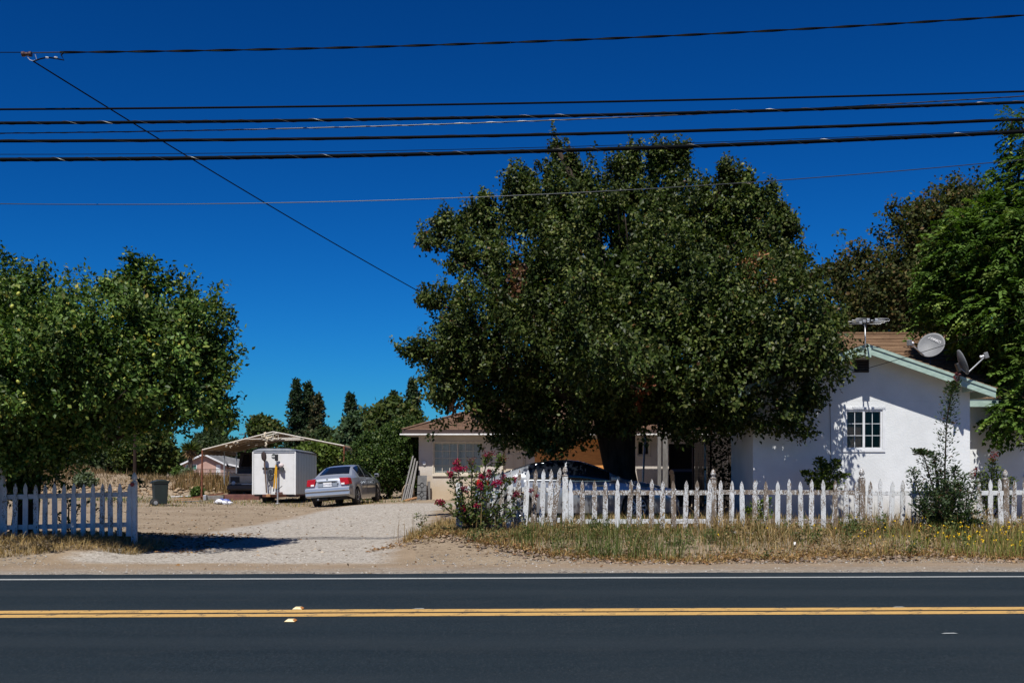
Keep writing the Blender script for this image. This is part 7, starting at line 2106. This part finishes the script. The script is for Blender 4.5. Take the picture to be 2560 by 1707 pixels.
shrub('rose_bush', 'leafy bush against the white wall below the window', vst, 24.0, 804, (.075, .03, .24), [(.04, .06, .014), (.07, .10, .025), (.12, .14, .04)], (4, 3, 1.5), per=420)
gst = [[(1895, 1310, 0), (1890, 1280, 0), (1885, 1255, 0)], [(1910, 1310, 0), (1915, 1270, 0), (1920, 1245, 0)], [(1880, 1310, 0), (1870, 1285, .1), (1866, 1270, .1)], [(1905, 1310, 0), (1900, 1270, .1), (1902, 1250, .1)]]
shrub('low_bush', 'bright yellow-green low bush seen through the pickets right of the middle post', gst, 22.0, 805, (.06, .025, .16), [(.10, .16, .02), (.15, .21, .03)], (3, 3), per=300)
# vine leaves in the shaded gap by the white house
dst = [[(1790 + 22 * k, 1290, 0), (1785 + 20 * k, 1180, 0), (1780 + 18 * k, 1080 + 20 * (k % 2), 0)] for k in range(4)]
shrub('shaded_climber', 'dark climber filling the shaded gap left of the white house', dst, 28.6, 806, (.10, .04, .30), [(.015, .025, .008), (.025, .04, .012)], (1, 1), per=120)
# small shrubs on the lot
for k, (px, py, w, h, D, lab) in enumerate(((470, 1192, 16, 14, 55.5, 'grey green bush on the dirt heap below the pink house window'), (448, 1182, 12, 9, 58, 'bright green bush on the heap at the corner of the pink house'), (215, 1200, 22, 14, 52, 'grey sagebrush on the heap behind the left fence'), (494, 1232, 6, 6, 48, 'small green weed clump behind the carport post'))):
    lb = [lobe(px, py, w, h, 0, w * D / F_PX, D)]
    x, y = lb[0][0], D
    t = thing('lot_bush', lab, 'bush', (x, y, float(gz(x, y))), group='bushes on the dirt heaps')
    pl_ = [(.10, .13, .075), (.14, .165, .10)] if k in (0, 2) else [(.05, .08, .02), (.08, .12, .03)]
    me, _ = crown_mesh('foliage', lb, 140, 16, .14, .045, .08, pl_, (1, 1), 900 + k, twig=.2)
    link('foliage', me, M['leaf'], t)
    q = MB(); rg = np.random.default_rng(k)
    for j in range(4): limb(q, (x, y, float(gz(x, y)) - .1), np.array(lb[0][:3]) + rg.normal(0, .15, 3), .02, .008, .1, 4, rg, 5)
    q.build('stems', M['bark'], t)
# drooping citrus twigs in front of the left fence
shrub('citrus_sucker', 'dark leafy citrus shoots growing up through the left picket fence', [[(170, 1325, 0), (172, 1270, 0), (168, 1245, 0)], [(175, 1325, 0), (195, 1270, .1), (215, 1255, .1)], [(172, 1325, 0), (150, 1300, -.15), (140, 1280, -.15)], [(230, 1330, 0), (238, 1280, 0), (236, 1255, 0)]], 19.9, 811, (.085, .03, .10), PAL_C[:3], (2, 2, 1), per=60)
shrub('citrus_sucker', 'leafy citrus sprig hanging beside the end post of the left fence', [[(335, 1185, 0), (345, 1200, 0), (352, 1215, 0)], [(340, 1195, 0), (352, 1205, 0), (362, 1218, 0)]], 20.2, 812, (.11, .035, .05), PAL_C[:3], (2, 2, 1), per=60)
# litter bits
for k, (px, py, mt, lab) in enumerate(((1987, 1385, 'print_white', 'scrap of white paper at the edge of the weeds'),)):
    d_ = EYE * F_PX / (py - HOR) * .985; c = P(px, 0, d_); z = float(gz(c[0], d_)) + .03
    t = MB().add([(c[0] - .02, d_, z), (c[0] + .01, d_ - .02, z + .01), (c[0] + .03, d_ + .05, z + .05), (c[0] - .005, d_ + .06, z + .045), (c[0] - .02, d_, z + .006), (c[0] + .01, d_ - .02, z + .016), (c[0] + .03, d_ + .05, z + .056), (c[0] - .005, d_ + .06, z + .051)],
                 [(3, 2, 1, 0), (4, 5, 6, 7), (0, 1, 5, 4), (1, 2, 6, 5), (2, 3, 7, 6), (3, 0, 4, 7)]).build('litter_scrap', M[mt], None); tag(t, lab, 'litter')
